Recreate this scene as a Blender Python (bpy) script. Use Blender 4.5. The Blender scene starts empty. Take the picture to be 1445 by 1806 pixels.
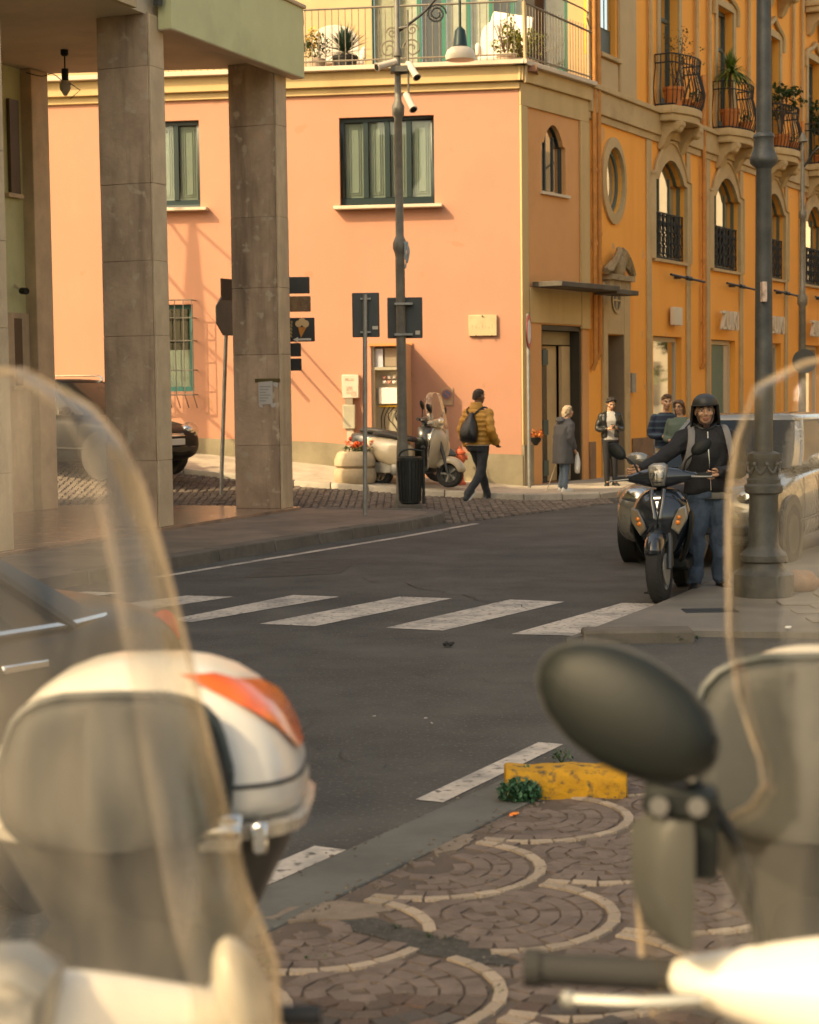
import bpy, bmesh, math, random
from mathutils import Vector, Matrix, noise
from mathutils.geometry import tessellate_polygon
R = math.radians
rnd = random.Random(7)
S = bpy.context.scene
COL = S.collection
# ---------------------------------------------------------------- camera
CAM_H, PITCH, ROLL, FPX = 1.73, math.atan(213/3200), 0.0125, 3200.0
fwd = Vector((0, math.cos(PITCH), -math.sin(PITCH)))
right = Vector((1, 0, 0)); up = right.cross(fwd)
right, up = (right*math.cos(ROLL)-up*math.sin(ROLL)), (up*math.cos(ROLL)+right*math.sin(ROLL))
CAM = Vector((0, 0, CAM_H))
cd = bpy.data.cameras.new('camera'); co = bpy.data.objects.new('camera', cd); COL.objects.link(co)
cd.sensor_width = 36; cd.lens = 36*FPX/1806; cd.clip_start = .05; cd.clip_end = 600
co.matrix_world = Matrix(((right.x, up.x, -fwd.x, 0), (right.y, up.y, -fwd.y, 0), (right.z, up.z, -fwd.z, CAM_H), (0, 0, 0, 1)))
cd.dof.use_dof = True; cd.dof.focus_distance = 13.5; cd.dof.aperture_fstop = 4.8
S.camera = co
# ---------------------------------------------------------------- sky, sun, exposure
to_sun = Vector((-.831*.765, -.556*.765, .646)).normalized()
elev = math.asin(to_sun.z); az = math.atan2(to_sun.x, to_sun.y)
W = bpy.data.worlds.new('World'); S.world = W; W.use_nodes = True
nt = W.node_tree; bg = nt.nodes['Background']
sky = nt.nodes.new('ShaderNodeTexSky'); sky.sky_type = 'NISHITA'; sky.sun_disc = False
sky.sun_elevation = elev; sky.sun_rotation = az
sky.air_density = 1.0; sky.dust_density = 4.0; sky.ozone_density = .6
nt.links.new(sky.outputs[0], bg.inputs[0]); bg.inputs[1].default_value = .15
sl = bpy.data.lights.new('sun', 'SUN'); sl.energy = 2.0; sl.angle = R(.5); sl.color = (1, .89, .74)
so = bpy.data.objects.new('sun', sl); COL.objects.link(so)
so.rotation_euler = to_sun.to_track_quat('Z', 'Y').to_euler(); so.location = (-10, -8, 30)
S.view_settings.view_transform = 'Standard'; S.view_settings.look = 'None'
S.view_settings.gamma = 1; S.view_settings.use_curve_mapping = False
S.view_settings.exposure = 1.28
S.view_settings.use_white_balance = True
S.view_settings.white_balance_temperature = 10000
S.view_settings.white_balance_tint = 6
S.cycles.max_bounces = 8; S.cycles.transparent_max_bounces = 16; S.cycles.diffuse_bounces = 4
S.cycles.caustics_reflective = False; S.cycles.caustics_refractive = False
S.cycles.use_denoising = True
# ---------------------------------------------------------------- pixel of the photo -> place
def ray(px, py): return (right*((px-722.5)/FPX)+up*((903-py)/FPX)+fwd)
def P(px, py, y):
    r = ray(px, py); return CAM+r*(y/r.y)
def G(px, py, z=0.):
    r = ray(px, py); return CAM+r*((z-CAM_H)/r.z)
def frame(o, ang):          # X runs along the wall (to the right as seen), Y into the wall
    return Matrix.Translation(o) @ Matrix.Rotation(ang, 4, 'Z')
def hit(px, py, T, dep=0.):  # (s, z) on the wall plane
    Ti = T.inverted(); o = Ti @ CAM; d = Ti.to_3x3() @ ray(px, py)
    p = o+d*((dep-o.y)/d.y); return p.x, p.z
# ---------------------------------------------------------------- mesh building
I4 = Matrix.Identity(4)
def wmat(o):
    m = o.matrix_basis.copy()
    return (wmat(o.parent) @ m) if o.parent else m
class MB:
    def __init__(s, T=None): s.v = []; s.f = []; s.T = T or I4
    def add(s, vs, fs):
        n = len(s.v); s.v += [s.T @ Vector(p) for p in vs]; s.f += [tuple(i+n for i in f) for f in fs]; return s
    def box(s, x0, y0, z0, x1, y1, z1):
        return s.add([(x, y, z) for z in (z0, z1) for x, y in ((x0, y0), (x1, y0), (x1, y1), (x0, y1))],
                     [(3, 2, 1, 0), (4, 5, 6, 7), (0, 1, 5, 4), (1, 2, 6, 5), (2, 3, 7, 6), (3, 0, 4, 7)])
    def obox(s, c, h, M=None):
        M = M or Matrix.Identity(3); c = Vector(c)
        return s.add([c+M @ Vector((x*h[0], y*h[1], z*h[2])) for z in (-1, 1) for x, y in ((-1, -1), (1, -1), (1, 1), (-1, 1))],
                     [(3, 2, 1, 0), (4, 5, 6, 7), (0, 1, 5, 4), (1, 2, 6, 5), (2, 3, 7, 6), (3, 0, 4, 7)])
    def loft(s, rings, cap=True, closed=True):
        n = len(rings[0]); vs = [p for r in rings for p in r]; fs = []
        for k in range(len(rings)-1):
            for i in range(n if closed else n-1):
                j = (i+1) % n; fs.append((k*n+i, k*n+j, (k+1)*n+j, (k+1)*n+i))
        if cap: fs += [tuple(range(n))[::-1], tuple(range((len(rings)-1)*n, len(rings)*n))]
        return s.add(vs, fs)
    def tube(s, path, r, n=8, cap=True, flat=1.):
        path = [Vector(p) for p in path]; m = len(path)
        if not isinstance(r, (list, tuple)): r = [r]*m
        rings = []; ref = None
        for k in range(m):
            t = (path[min(k+1, m-1)]-path[max(k-1, 0)])
            t = t.normalized() if t.length > 1e-9 else Vector((0, 0, 1))
            if ref is None: ref = Vector((0, 1, 0)) if abs(t.y) < .9 else Vector((1, 0, 0))
            a = (ref-t*ref.dot(t))
            a = a.normalized() if a.length > 1e-6 else t.orthogonal().normalized()
            ref = a; b = t.cross(a)
            rings.append([path[k]+(a*math.cos(2*math.pi*i/n)*flat+b*math.sin(2*math.pi*i/n))*r[k] for i in range(n)])
        return s.loft(rings, cap)
    def lathe(s, prof, c=(0, 0, 0), n=20, M=None, cap=True):
        c = Vector(c); M = M or Matrix.Identity(3)
        return s.loft([[c+M @ Vector((r*math.cos(2*math.pi*i/n), r*math.sin(2*math.pi*i/n), z)) for i in range(n)] for r, z in prof], cap)
    def ball(s, c, r, n=14, m=9, M=None):
        if not isinstance(r, (tuple, list, Vector)): r = (r, r, r)
        c = Vector(c); M = M or Matrix.Identity(3); rings = []
        for k in range(m+1):
            a = -math.pi/2+math.pi*(.02+.96*k/m)
            rings.append([c+M @ Vector((r[0]*math.cos(a)*math.cos(2*math.pi*i/n), r[1]*math.cos(a)*math.sin(2*math.pi*i/n), r[2]*math.sin(a))) for i in range(n)])
        return s.loft(rings)
    def prism(s, poly, d0, d1, f=None):   # polygon (a,b) swept from d0 to d1; f maps (a,b,d) to xyz
        f = f or (lambda a, b, d: (a, b, d)); n = len(poly)
        vs = [f(a, b, d0) for a, b in poly]+[f(a, b, d1) for a, b in poly]
        tr = [tuple(t) for t in tessellate_polygon([[Vector((a, b, 0)) for a, b in poly]])]
        fs = [t for t in tr]+[tuple(i+n for i in t[::-1]) for t in tr]+[(i, (i+1) % n, n+(i+1) % n, n+i) for i in range(n)]
        return s.add(vs, fs)
    def wallprism(s, poly, d0, d1): return s.prism(poly, d0, d1, lambda a, b, d: (a, d, b))
    def mesh(s, name, mat, inv=None, smooth=None, sub=0, bev=0, remesh=0, relax=0, merge=True):
        me = bpy.data.meshes.new(name)
        me.from_pydata([inv @ p for p in s.v] if inv else s.v, [], s.f); me.validate()
        bm = bmesh.new(); bm.from_mesh(me)
        if merge: bmesh.ops.remove_doubles(bm, verts=bm.verts, dist=1e-5)
        bmesh.ops.recalc_face_normals(bm, faces=bm.faces)
        if bev:
            es = [e for e in bm.edges if len(e.link_faces) == 2 and e.calc_face_angle(0) > R(35)]
            bmesh.ops.bevel(bm, geom=es, offset=bev, segments=1, affect='EDGES', profile=.5, clamp_overlap=True)
        bm.to_mesh(me); bm.free()
        if sub or remesh:
            o = bpy.data.objects.new('tmp', me); COL.objects.link(o)
            if remesh:
                md = o.modifiers.new('r', 'REMESH'); md.mode = 'VOXEL'; md.voxel_size = remesh
                if relax: md = o.modifiers.new('s', 'SMOOTH'); md.iterations = relax; md.factor = .5
            if sub: md = o.modifiers.new('u', 'SUBSURF'); md.levels = md.render_levels = sub
            dg = bpy.context.evaluated_depsgraph_get()
            me2 = bpy.data.meshes.new_from_object(o.evaluated_get(dg)); bpy.data.objects.remove(o); me = me2; me.name = name
        if smooth is None: smooth = 40
        if smooth:
            me.polygons.foreach_set('use_smooth', [True]*len(me.polygons)); me.set_sharp_from_angle(angle=R(smooth))
        me.materials.clear(); me.materials.append(mat)
        return me
    def build(s, name, mat, parent=None, label=None, cat=None, group=None, kind=None, **k):
        inv = wmat(parent).inverted() if parent else None
        org = k.pop('org', None)
        if parent is None and org is not None: inv = Matrix.Translation(-Vector(org))
        o = bpy.data.objects.new(name, s.mesh(name, mat, inv, **k)); COL.objects.link(o)
        if parent: o.parent = parent
        elif org is not None: o.location = org
        return tag(o, label, cat, group, kind)
def tag(o, label=None, cat=None, group=None, kind=None):
    if label: o['label'] = label
    if cat: o['category'] = cat
    if group: o['group'] = group
    if kind: o['kind'] = kind
    return o
def thing(name, label, cat, loc=(0, 0, 0), rz=0, group=None):
    o = bpy.data.objects.new(name, None); o.empty_display_size = .1; COL.objects.link(o)
    o.location = loc; o.rotation_euler = (0, 0, rz); return tag(o, label, cat, group)
def copy_tree(o, parent=None):
    c = o.copy(); COL.objects.link(c); c.parent = parent
    for ch in list(o.children): copy_tree(ch, c)
    return c
def place(name, me, loc, parent=None, rot=(0, 0, 0), sc=(1, 1, 1)):
    o = bpy.data.objects.new(name, me); COL.objects.link(o); o.parent = parent
    o.location = loc; o.rotation_euler = rot; o.scale = sc; return o
def mwall(mb, outer, holes, dep, d0=0.):
    """wall face with openings, and the reveal of each opening (dep = one depth or one per hole)"""
    loops = [[Vector((a, b, 0)) for a, b in l] for l in [outer]+holes]
    flat = [(a, d0, b) for l in [outer]+holes for a, b in l]
    mb.add(flat, [tuple(t) for t in tessellate_polygon(loops)])
    for k, h in enumerate(holes):
        d = dep[k] if isinstance(dep, (list, tuple)) else dep; n = len(h)
        mb.add([(a, d0, b) for a, b in h]+[(a, d0+d, b) for a, b in h], [(i, (i+1) % n, n+(i+1) % n, n+i) for i in range(n)])
def rect(a0, b0, a1, b1): return [(a0, b0), (a1, b0), (a1, b1), (a0, b1)]
def smooth_path(pts, k=6):
    pts = [Vector(p) for p in pts]; out = []
    for i in range(len(pts)-1):
        p0, p1, p2, p3 = pts[max(i-1, 0)], pts[i], pts[i+1], pts[min(i+2, len(pts)-1)]
        for j in range(k):
            t = j/k; out.append(.5*((2*p1)+(p2-p0)*t+(2*p0-5*p1+4*p2-p3)*t*t+(3*p1-p0-3*p2+p3)*t**3))
    return out+[pts[-1]]
def lerp_list(rs, k=6):
    out = []
    for i in range(len(rs)-1): out += [rs[i]+(rs[i+1]-rs[i])*j/k for j in range(k)]
    return out+[rs[-1]]
# ---------------------------------------------------------------- materials
MATS = {}
def M(name, col, rough=.6, metal=0., var=.12, scale=2., bump=0., bscale=60., coat=0., stain=None, sscale=.7, spots=None, streak=False, spec=.5, trans=None, sr=(.52, .75), rand=0.):
    """principled material with a colour that varies by noise, optional stain colour in patches and fine relief"""
    if name in MATS: return MATS[name]
    m = bpy.data.materials.new(name); m.use_nodes = True; t = m.node_tree; N, L = t.nodes, t.links
    b = N['Principled BSDF']; b.inputs['Roughness'].default_value = rough; b.inputs['Metallic'].default_value = metal
    b.inputs['Specular IOR Level'].default_value = spec
    if coat: b.inputs['Coat Weight'].default_value = coat; b.inputs['Coat Roughness'].default_value = .05
    tc = N.new('ShaderNodeTexCoord')
    def nz(sc, det=5., ro=.6, vec=None):
        n = N.new('ShaderNodeTexNoise'); n.inputs['Scale'].default_value = sc; n.inputs['Detail'].default_value = det; n.inputs['Roughness'].default_value = ro
        L.new(vec or tc.outputs['Object'], n.inputs['Vector']); return n.outputs[0]
    def ramp(v, a, b_):
        r = N.new('ShaderNodeMapRange'); r.inputs[1].default_value = a; r.inputs[2].default_value = b_; L.new(v, r.inputs[0]); return r.outputs[0]
    def mix(f, a, c):
        x = N.new('ShaderNodeMix'); x.data_type = 'RGBA'
        if f is not None: L.new(f, x.inputs[0])
        for s_, q in ((6, a), (7, c)):
            if isinstance(q, (tuple, list)): x.inputs[s_].default_value = (*q[:3], 1)
            else: L.new(q, x.inputs[s_])
        return x.outputs[2]
    c = mix(ramp(nz(scale), .3, .7), tuple(v*(1-var) for v in col), tuple(min(v*(1+var), .95) for v in col))
    if stain:
        vec = tc.outputs['Object']
        if streak:
            mp = N.new('ShaderNodeMapping'); mp.inputs['Scale'].default_value = (1, 1, .12); L.new(vec, mp.inputs[0]); vec = mp.outputs[0]
        c = mix(ramp(nz(sscale, 8, .65, vec), *sr), c, stain)
    if spots: c = mix(ramp(nz(spots[1], 3, .5), spots[2] if len(spots) > 2 else .62, .7), c, spots[0])
    if rand:      # every piece its own shade
        oi = N.new('ShaderNodeObjectInfo'); r2 = N.new('ShaderNodeMapRange'); r2.inputs[3].default_value = 1-rand; r2.inputs[4].default_value = 1+rand; L.new(oi.outputs['Random'], r2.inputs[0])
        hs = N.new('ShaderNodeHueSaturation'); L.new(r2.outputs[0], hs.inputs['Value']); L.new(c, hs.inputs['Color']); c = hs.outputs[0]
    L.new(c, b.inputs['Base Color'])
    rr = N.new('ShaderNodeMapRange'); rr.inputs[3].default_value = max(rough-.08, 0); rr.inputs[4].default_value = min(rough+.1, 1)
    L.new(nz(scale*3), rr.inputs[0]); L.new(rr.outputs[0], b.inputs['Roughness'])
    if bump:
        bp = N.new('ShaderNodeBump'); bp.inputs['Strength'].default_value = bump; bp.inputs['Distance'].default_value = .01
        L.new(nz(bscale, 6), bp.inputs['Height']); L.new(bp.outputs[0], b.inputs['Normal'])
    if trans: b.inputs['Transmission Weight'].default_value = trans
    MATS[name] = m; return m
def glass(name, tint=(.9, .95, .93), veil=0., vcol=(.8, .75, .68), refl=1.):
    """thin pane: clear, with a fresnel reflection and, for worn plastic, a milky veil streaked like smeared reflections"""
    if name in MATS: return MATS[name]
    m = bpy.data.materials.new(name); m.use_nodes = True; t = m.node_tree; N, L = t.nodes, t.links; N.clear()
    out = N.new('ShaderNodeOutputMaterial'); tr = N.new('ShaderNodeBsdfTransparent'); tr.inputs[0].default_value = (*tint, 1)
    gl = N.new('ShaderNodeBsdfGlossy'); gl.inputs['Roughness'].default_value = .03
    lw = N.new('ShaderNodeLayerWeight'); lw.inputs[0].default_value = .5     # Schlick's fresnel, the same from both sides of the sheet
    pw = N.new('ShaderNodeMath'); pw.operation = 'POWER'; pw.inputs[1].default_value = 5; L.new(lw.outputs['Facing'], pw.inputs[0])
    ad = N.new('ShaderNodeMath'); ad.operation = 'MULTIPLY_ADD'; ad.inputs[1].default_value = .96*refl; ad.inputs[2].default_value = .04*refl; ad.use_clamp = True; L.new(pw.outputs[0], ad.inputs[0]); mul = ad
    base = tr.outputs[0]
    if veil:
        df = N.new('ShaderNodeBsdfDiffuse'); df.inputs[0].default_value = (*vcol, 1)
        tl = N.new('ShaderNodeBsdfTranslucent'); tl.inputs[0].default_value = (*vcol, 1)
        a = N.new('ShaderNodeMixShader'); L.new(df.outputs[0], a.inputs[1]); L.new(tl.outputs[0], a.inputs[2])
        tc = N.new('ShaderNodeTexCoord'); mp = N.new('ShaderNodeMapping'); mp.inputs['Scale'].default_value = (9, 9, 1.2); L.new(tc.outputs['Object'], mp.inputs[0])
        n = N.new('ShaderNodeTexNoise'); n.inputs['Scale'].default_value = 2; n.inputs['Detail'].default_value = 4; L.new(mp.outputs[0], n.inputs['Vector'])
        mr = N.new('ShaderNodeMapRange'); mr.inputs[1].default_value = .3; mr.inputs[2].default_value = .75; mr.inputs[3].default_value = veil*.2; mr.inputs[4].default_value = veil*2.8; L.new(n.outputs[0], mr.inputs[0])  # streaks in the veil stand in for highlights and smeared reflections
        v = N.new('ShaderNodeMixShader'); L.new(mr.outputs[0], v.inputs[0]); L.new(base, v.inputs[1]); L.new(a.outputs[0], v.inputs[2]); base = v.outputs[0]
        bp = N.new('ShaderNodeBump'); bp.inputs['Strength'].default_value = .35; bp.inputs['Distance'].default_value = .02; L.new(n.outputs[0], bp.inputs['Height']); L.new(bp.outputs[0], gl.inputs['Normal'])
    mx = N.new('ShaderNodeMixShader'); L.new(mul.outputs[0], mx.inputs[0]); L.new(base, mx.inputs[1]); L.new(gl.outputs[0], mx.inputs[2]); L.new(mx.outputs[0], out.inputs[0])
    MATS[name] = m; return m
PAINT = dict(rough=.3, coat=.6, var=.04)
m_dark = M('black_metal', (.02, .021, .022), .5, .3, bump=.1)
m_iron = M('wrought_iron', (.035, .036, .036), .6, .4, var=.3, scale=20)
m_rubber = M('rubber', (.018, .018, .018), .8, bump=.3, bscale=200)
m_chrome = M('chrome', (.75, .74, .72), .15, 1., var=.03)
m_galv = M('galvanised_steel', (.30, .30, .28), .5, .6, var=.2, scale=8)
m_plastic = M('black_plastic', (.008, .0105, .010), .5, var=.1, bump=.15, bscale=300, spec=.3)
m_white = M('white_paint', (.78, .76, .72), .45, var=.04)
m_amber = M('amber_lens', (.85, .22, .02), .15, coat=.5, var=.05)
m_red = M('red_lens', (.55, .03, .01), .15, coat=.5, var=.05)
m_lens = glass('headlight_lens', (.9, .9, .88), refl=1.5)
m_pane = glass('window_glass', (.93, .96, .93), refl=1.2)
# ================================================================ frames of the two buildings
K = Vector((P(921, 860, 30.5).x, 30.5, 0))
PW = frame(K, R(-8))                                     # pink wall, s=0 at the corner, negative to the left
PP = frame(K, R(90-32))                                  # side of the pink building
KO = K+Vector((math.sin(R(32)), math.cos(R(32)), 0))*2.545
OF = frame(KO, R(90-27.5))                               # orange facade
def interp(x, tab):
    if x <= tab[0][0]: return tab[0][1]
    for (a, b), (c, d) in zip(tab, tab[1:]):
        if x <= c: return b+(d-b)*(x-a)/(c-a)
    return tab[-1][1]
KERB = [(-14, 30.9, 1.25), (-9, 30.4, .98), (-5.8, 30.0, .74), (-3.49, 29.6, .497), (-1.886, 29.3, .315), (-1.08, 29.0, .266), (.356, 28.5, .167), (1.78, 28.0, .11), (3.0, 28.3, .10), (4.2, 30.2, .10)]
def kerb_y(x): return interp(x, [(a, b) for a, b, c in KERB])
def kerb_z(x): return interp(x, [(a, c) for a, b, c in KERB])
WBASE = [(-14, 1.42), (-9, 1.05), (-5.6, .72), (-3.5, .52), (-1.7, .28), (0, .12), (9, .10)]
def wall_base(s): return interp(s, WBASE)
def ground_z(x, y):
    """height of the sett paved side street, rising to the left along the pink wall"""
    k = max(kerb_z(x)-.1, 0) if x < 2 else 0.
    return k*max(0, min(1, (y-24.6)/(kerb_y(x)-24.6)))
# ================================================================ road
m_road = M('asphalt', (.074, .071, .066), .85, var=.35, scale=1.3, bump=1., bscale=55, stain=(.048, .047, .045), sscale=.45, spots=((.145, .135, .122), 45, .58))
mb = MB(); mb.add([(-90, -30, 0), (90, -30, 0), (90, 130, 0), (-90, 130, 0)], [(0, 1, 2, 3)])
road = mb.build('road', m_road, kind='structure', smooth=0)
m_mark = M('road_marking_paint', (.56, .50, .44), .75, var=.1, scale=6, bump=.5, bscale=80, stain=(.30, .28, .26), sscale=2.5, spots=((.11, .10, .09), 22, .56), sr=(.44, .62))
def marking(pts, name='road_marking'):
    m = MB(); m.add([(x, y, .004) for x, y in pts], [tuple(range(len(pts)))]); return m.build(name, m_mark, road, smooth=0)
def gq(*pp): return [(G(a, b).x, G(a, b).y) for a, b in pp]
for q in (((902, 1119), (1010, 1122), (1195, 1066), (1098, 1064)), ((680, 1108), (782, 1113), (996, 1062), (900, 1058)),
          ((458, 1101), (556, 1105), (798, 1056), (705, 1053)), ((292, 1095), (340, 1098), (600, 1053), (518, 1050)), ((60, 1086), (170, 1090), (412, 1053), (330, 1051)),
          ((-120, 1078), (-60, 1081), (215, 1046), (150, 1044))):
    marking(gq(*q), 'crosswalk_stripe')
def strip(a, b, w):
    a, b = Vector((a.x, a.y)), Vector((b.x, b.y)); n = (b-a).normalized(); n = Vector((-n.y, n.x))*w/2
    return [tuple(a-n), tuple(b-n), tuple(b+n), tuple(a+n)]
marking(strip(G(757, 1414), G(972, 1312), .13), 'lane_dash'); marking(strip(G(440, 1560), G(583, 1497), .14), 'lane_dash')
marking(strip(G(275, 1019), G(705, 948), .1), 'edge_line'); marking(strip(G(705, 948), G(840, 924), .1), 'edge_line')
# repairs and cracks in the asphalt
m_rep = M('asphalt_repair', (.070, .063, .056), .9, var=.3, scale=6, bump=.8, bscale=70, spots=((.10, .09, .08), 60, .6))
def sheet(pts, name, mat, z=.003):
    m = MB(); m.add([(x, y, z) for x, y in pts], [tuple(range(len(pts)))]); return m.build(name, mat, road, smooth=0)
sheet(gq((430, 1020), (600, 1012), (640, 985), (500, 990)), 'asphalt_repair', m_rep); 0 and sheet(gq((760, 1040), (1010, 1046), (1000, 1022), (800, 1016)), 'asphalt_repair', m_rep)
m_tar = M('tar_crack', (.022, .021, .02), .7)
def crack(a, b, n=22, w=.012, wob=.12, seed=1):
    r = random.Random(seed); a, b = Vector((*a, 0)), Vector((*b, 0)); d = b-a; nn = Vector((-d.y, d.x, 0)).normalized(); m = MB(); prev = None
    for i in range(n+1):
        p = a+d*i/n+nn*r.uniform(-wob, wob)*(1 if 0 < i < n else 0); ww = nn*w*r.uniform(.4, 1.3)
        if prev: m.add([(q.x, q.y, .0065) for q in (prev[0]-prev[1], p-ww, p+ww, prev[0]+prev[1])], [(0, 1, 2, 3)])
        prev = (p, ww)
    m.build('tar_crack', m_tar, road, smooth=0)
for q, (a, b) in enumerate((((560, 1180), (1010, 1215)), ((480, 1250), (700, 1380)), ((830, 960), (1070, 985)), ((640, 1020), (930, 1075)))): crack(*gq(a, b), seed=q, w=.003 if q < 2 else .006)
# ================================================================ sett paved side street (stuff: some thousand setts)
m_sett = M('basalt_setts', (.15, .12, .098), .75, var=.45, scale=5, bump=.6, bscale=40)
m_joint = M('sett_joints', (.05, .044, .038), .95, var=.3, bump=.5)
mb = MB(); nx, ny = 40, 14
def street_edge(x):   # near edge of the setts
    return 25.1 if x < -1.5 else (24.1 if x < .5 else 23.5+(x-.5)*1.5)
for i in range(nx):
    for j in range(ny):
        q = []
        for a, b in ((i, j), (i+1, j), (i+1, j+1), (i, j+1)):
            x = -14+17.2*a/nx; y0 = street_edge(x); y = y0+(kerb_y(x)-.02-y0)*b/ny; q.append((x, y, ground_z(x, y)+.006))
        if q[0][1] < q[3][1]: mb.add(q, [(0, 1, 2, 3)])
street = mb.build('side_street', m_joint, kind='structure')
mb = MB()
for i in range(0, 108):
    x0 = -8.2+i*.105
    y = street_edge(x0)
    while y < kerb_y(x0)-.12:
        d = .09+rnd.random()*.035; x = x0+rnd.uniform(-.01, .01); h = ground_z(x, y+.05)+.006
        t = h+.012+rnd.random()*.014; w = .047+rnd.uniform(-.004, .003)
        mb.add([(x-w, y+.004, h-.01), (x+w, y+.004, h-.01), (x+w, y+d-.01, h-.01), (x-w, y+d-.01, h-.01),
                (x-w+.01, y+.014, t), (x+w-.01, y+.014, t), (x+w-.01, y+d-.02, t+rnd.uniform(-.004, .004)), (x-w+.01, y+d-.02, t)],
               [(4, 5, 6, 7), (0, 1, 5, 4), (1, 2, 6, 5), (2, 3, 7, 6), (3, 0, 4, 7)])
        y += d
mb.build('sett', m_sett, street, kind='stuff', smooth=0, merge=False)
# ================================================================ pavement along the pink wall and round the corner
m_flag = M('pale_stone', (.40, .34, .27), .8, var=.18, scale=3, bump=.4, bscale=40, stain=(.2, .17, .14), sscale=1.4)
m_kerbst = M('kerb_stone', (.42, .37, .30), .8, var=.2, scale=4, bump=.5, bscale=30, stain=(.17, .15, .13), sscale=2)
xs = [KERB[0][0]+(4.2-KERB[0][0])*i/60 for i in range(61)]
mb = MB()
for a, b in zip(xs, xs[1:]):
    q = []
    for x in (a, b):
        y = kerb_y(x); q.append((x, y+.16, kerb_z(x)+.002)); s = x-K.x
        w = PW @ Vector((min(s, 0)/math.cos(R(8)), .05, 0)) if x < K.x else PP @ Vector(((x-K.x)/math.sin(R(32)), .05, 0))
        q.append((w.x, max(w.y, y+.3), wall_base(s) if x < K.x else .11))
    mb.add(q, [(0, 2, 3, 1)])
pave_c = mb.build('pavement', m_flag, kind='structure')
for a, b in zip(xs[::2], xs[2::2]):
    m = MB(); ya, yb, za, zb = kerb_y(a), kerb_y(b), kerb_z(a), kerb_z(b); g = .006; j = rnd.uniform(0, .008)
    m.add([(a+g, ya, za-.16), (b-g, yb, zb-.16), (b-g, yb+.2, zb-.16), (a+g, ya+.2, za-.16), (a+g, ya+.01, za+j), (b-g, yb+.01, zb+j), (b-g, yb+.2, zb+j), (a+g, ya+.2, za+j)],
          [(4, 5, 6, 7), (0, 1, 5, 4), (1, 2, 6, 5), (3, 0, 4, 7), (2, 3, 7, 6)]); m.build('kerb_stone', m_kerbst, pave_c, bev=.012)
# pavement running along the orange facade
m_pave = M('grey_paving', (.17, .15, .13), .85, var=.25, scale=2, bump=.5, bscale=50, stain=(.09, .08, .07), sscale=1.2)
mb = MB(OF); mb.box(-1.2, -2.6, -.1, 40, .3, .1); mb.box(-1.2, -2.75, -.1, 40, -2.6, .105)
mb.build('facade_pavement', m_pave, kind='structure')
# ================================================================ pavement under and before the arcade
AD = Vector((.361, .933, 0)).normalized(); AN = Vector((AD.y, -AD.x, 0))       # along the arcade, and outwards to the road
A1 = Vector((-2.96, 21.42, 0))                                             # outer corner of the nearer full column
AR = Matrix(((AD.x, -AN.x, 0, A1.x), (AD.y, -AN.y, 0, A1.y), (0, 0, 1, 0), (0, 0, 0, 1)))   # X along the arcade, Y inwards
kl = [(-9.6, 2.), (-6.1, 9.6), (-4.0, 14.3), (-2.49, 17.6), (-1.05, 20.66), (-.15, 22.3), (.20, 23.1), (.42, 23.8), (.40, 24.3), (.1, 24.7), (-.6, 25.0), (-1.5, 25.3)]
kl = [tuple(p)[:2] for p in smooth_path([(a, b, 0) for a, b in kl], 3)]
m_pv2 = M('worn_paving', (.18, .145, .115), .75, var=.3, scale=1.5, bump=.5, bscale=50, stain=(.11, .09, .072), sscale=.9)
poly = kl+[(-14, 25.3), (-14, 2)]
mb = MB(); mb.prism(poly, -.05, .12); pave_a = mb.build('arcade_pavement', m_pv2, kind='structure', smooth=0)
m_kerb2 = M('dark_kerb_stone', (.13, .112, .092), .8, var=.3, scale=4, bump=.6, bscale=30, stain=(.05, .046, .035), sscale=2)
for k in range(8, len(kl)-2, 1):
    a, b = Vector((*kl[k], 0)), Vector((*kl[k+1], 0)); t = (b-a).normalized(); n = Vector((t.y, -t.x, 0)); L = (b-a).length
    for q in range(max(1, round(L/.9))):
        nq = max(1, round(L/.9)); p0 = a+t*(L*q/nq+.008); p1 = a+t*(L*(q+1)/nq-.008); j = rnd.uniform(.001, .01)
        m = MB(); m.add([p0+n*.03, p1+n*.03, p1-n*.2, p0-n*.2]+[p0+n*.015+Vector((0, 0, .122+j)), p1+n*.015+Vector((0, 0, .122+j)), p1-n*.2+Vector((0, 0, .122+j)), p0-n*.2+Vector((0, 0, .122+j))],
                        [(4, 5, 6, 7), (0, 1, 5, 4), (1, 2, 6, 5), (3, 0, 4, 7), (2, 3, 7, 6)]); m.build('kerb_stone', m_kerb2, pave_a, bev=.012)
m_marble = M('polished_floor', (.34, .22, .15), .22, var=.25, scale=2, stain=(.12, .085, .065), sscale=1.2)
mb = MB(AR); mb.box(-16, -.08, .1, 3.86, 4.2, .16); mb.build('arcade_floor', m_marble, kind='structure', bev=.008)
# ================================================================ right hand pavement with the lamp post
m_rp = M('grey_concrete_paving', (.17, .155, .135), .8, var=.25, scale=1.2, bump=.6, bscale=50, stain=(.095, .085, .072), sscale=.8)
rp = [G(1000, 1131, .02), G(1155, 1072, .02), G(1225, 1042, .02), G(1300, 1010, .02), G(1500, 950, .02)]
poly = [(p.x, p.y) for p in rp]+[(16, 21), (16, 12.2), (3.0, 12.3), (1.65, 12.6)]
mb = MB(); mb.prism(poly, -.05, .045); pave_r = mb.build('corner_pavement', m_rp, kind='structure', smooth=0)
m_slab = M('paving_slab', (.19, .17, .15), .8, var=.25, scale=1.5, bump=.5, bscale=40, stain=(.11, .098, .085), sscale=1)
sl_me = [None]*4
for k in range(4):
    m = MB(); m.box(-.19, -.12, 0, .19, .12, .012+.002*k); sl_me[k] = m.mesh('paving_slab', m_slab, bev=.008)
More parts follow.
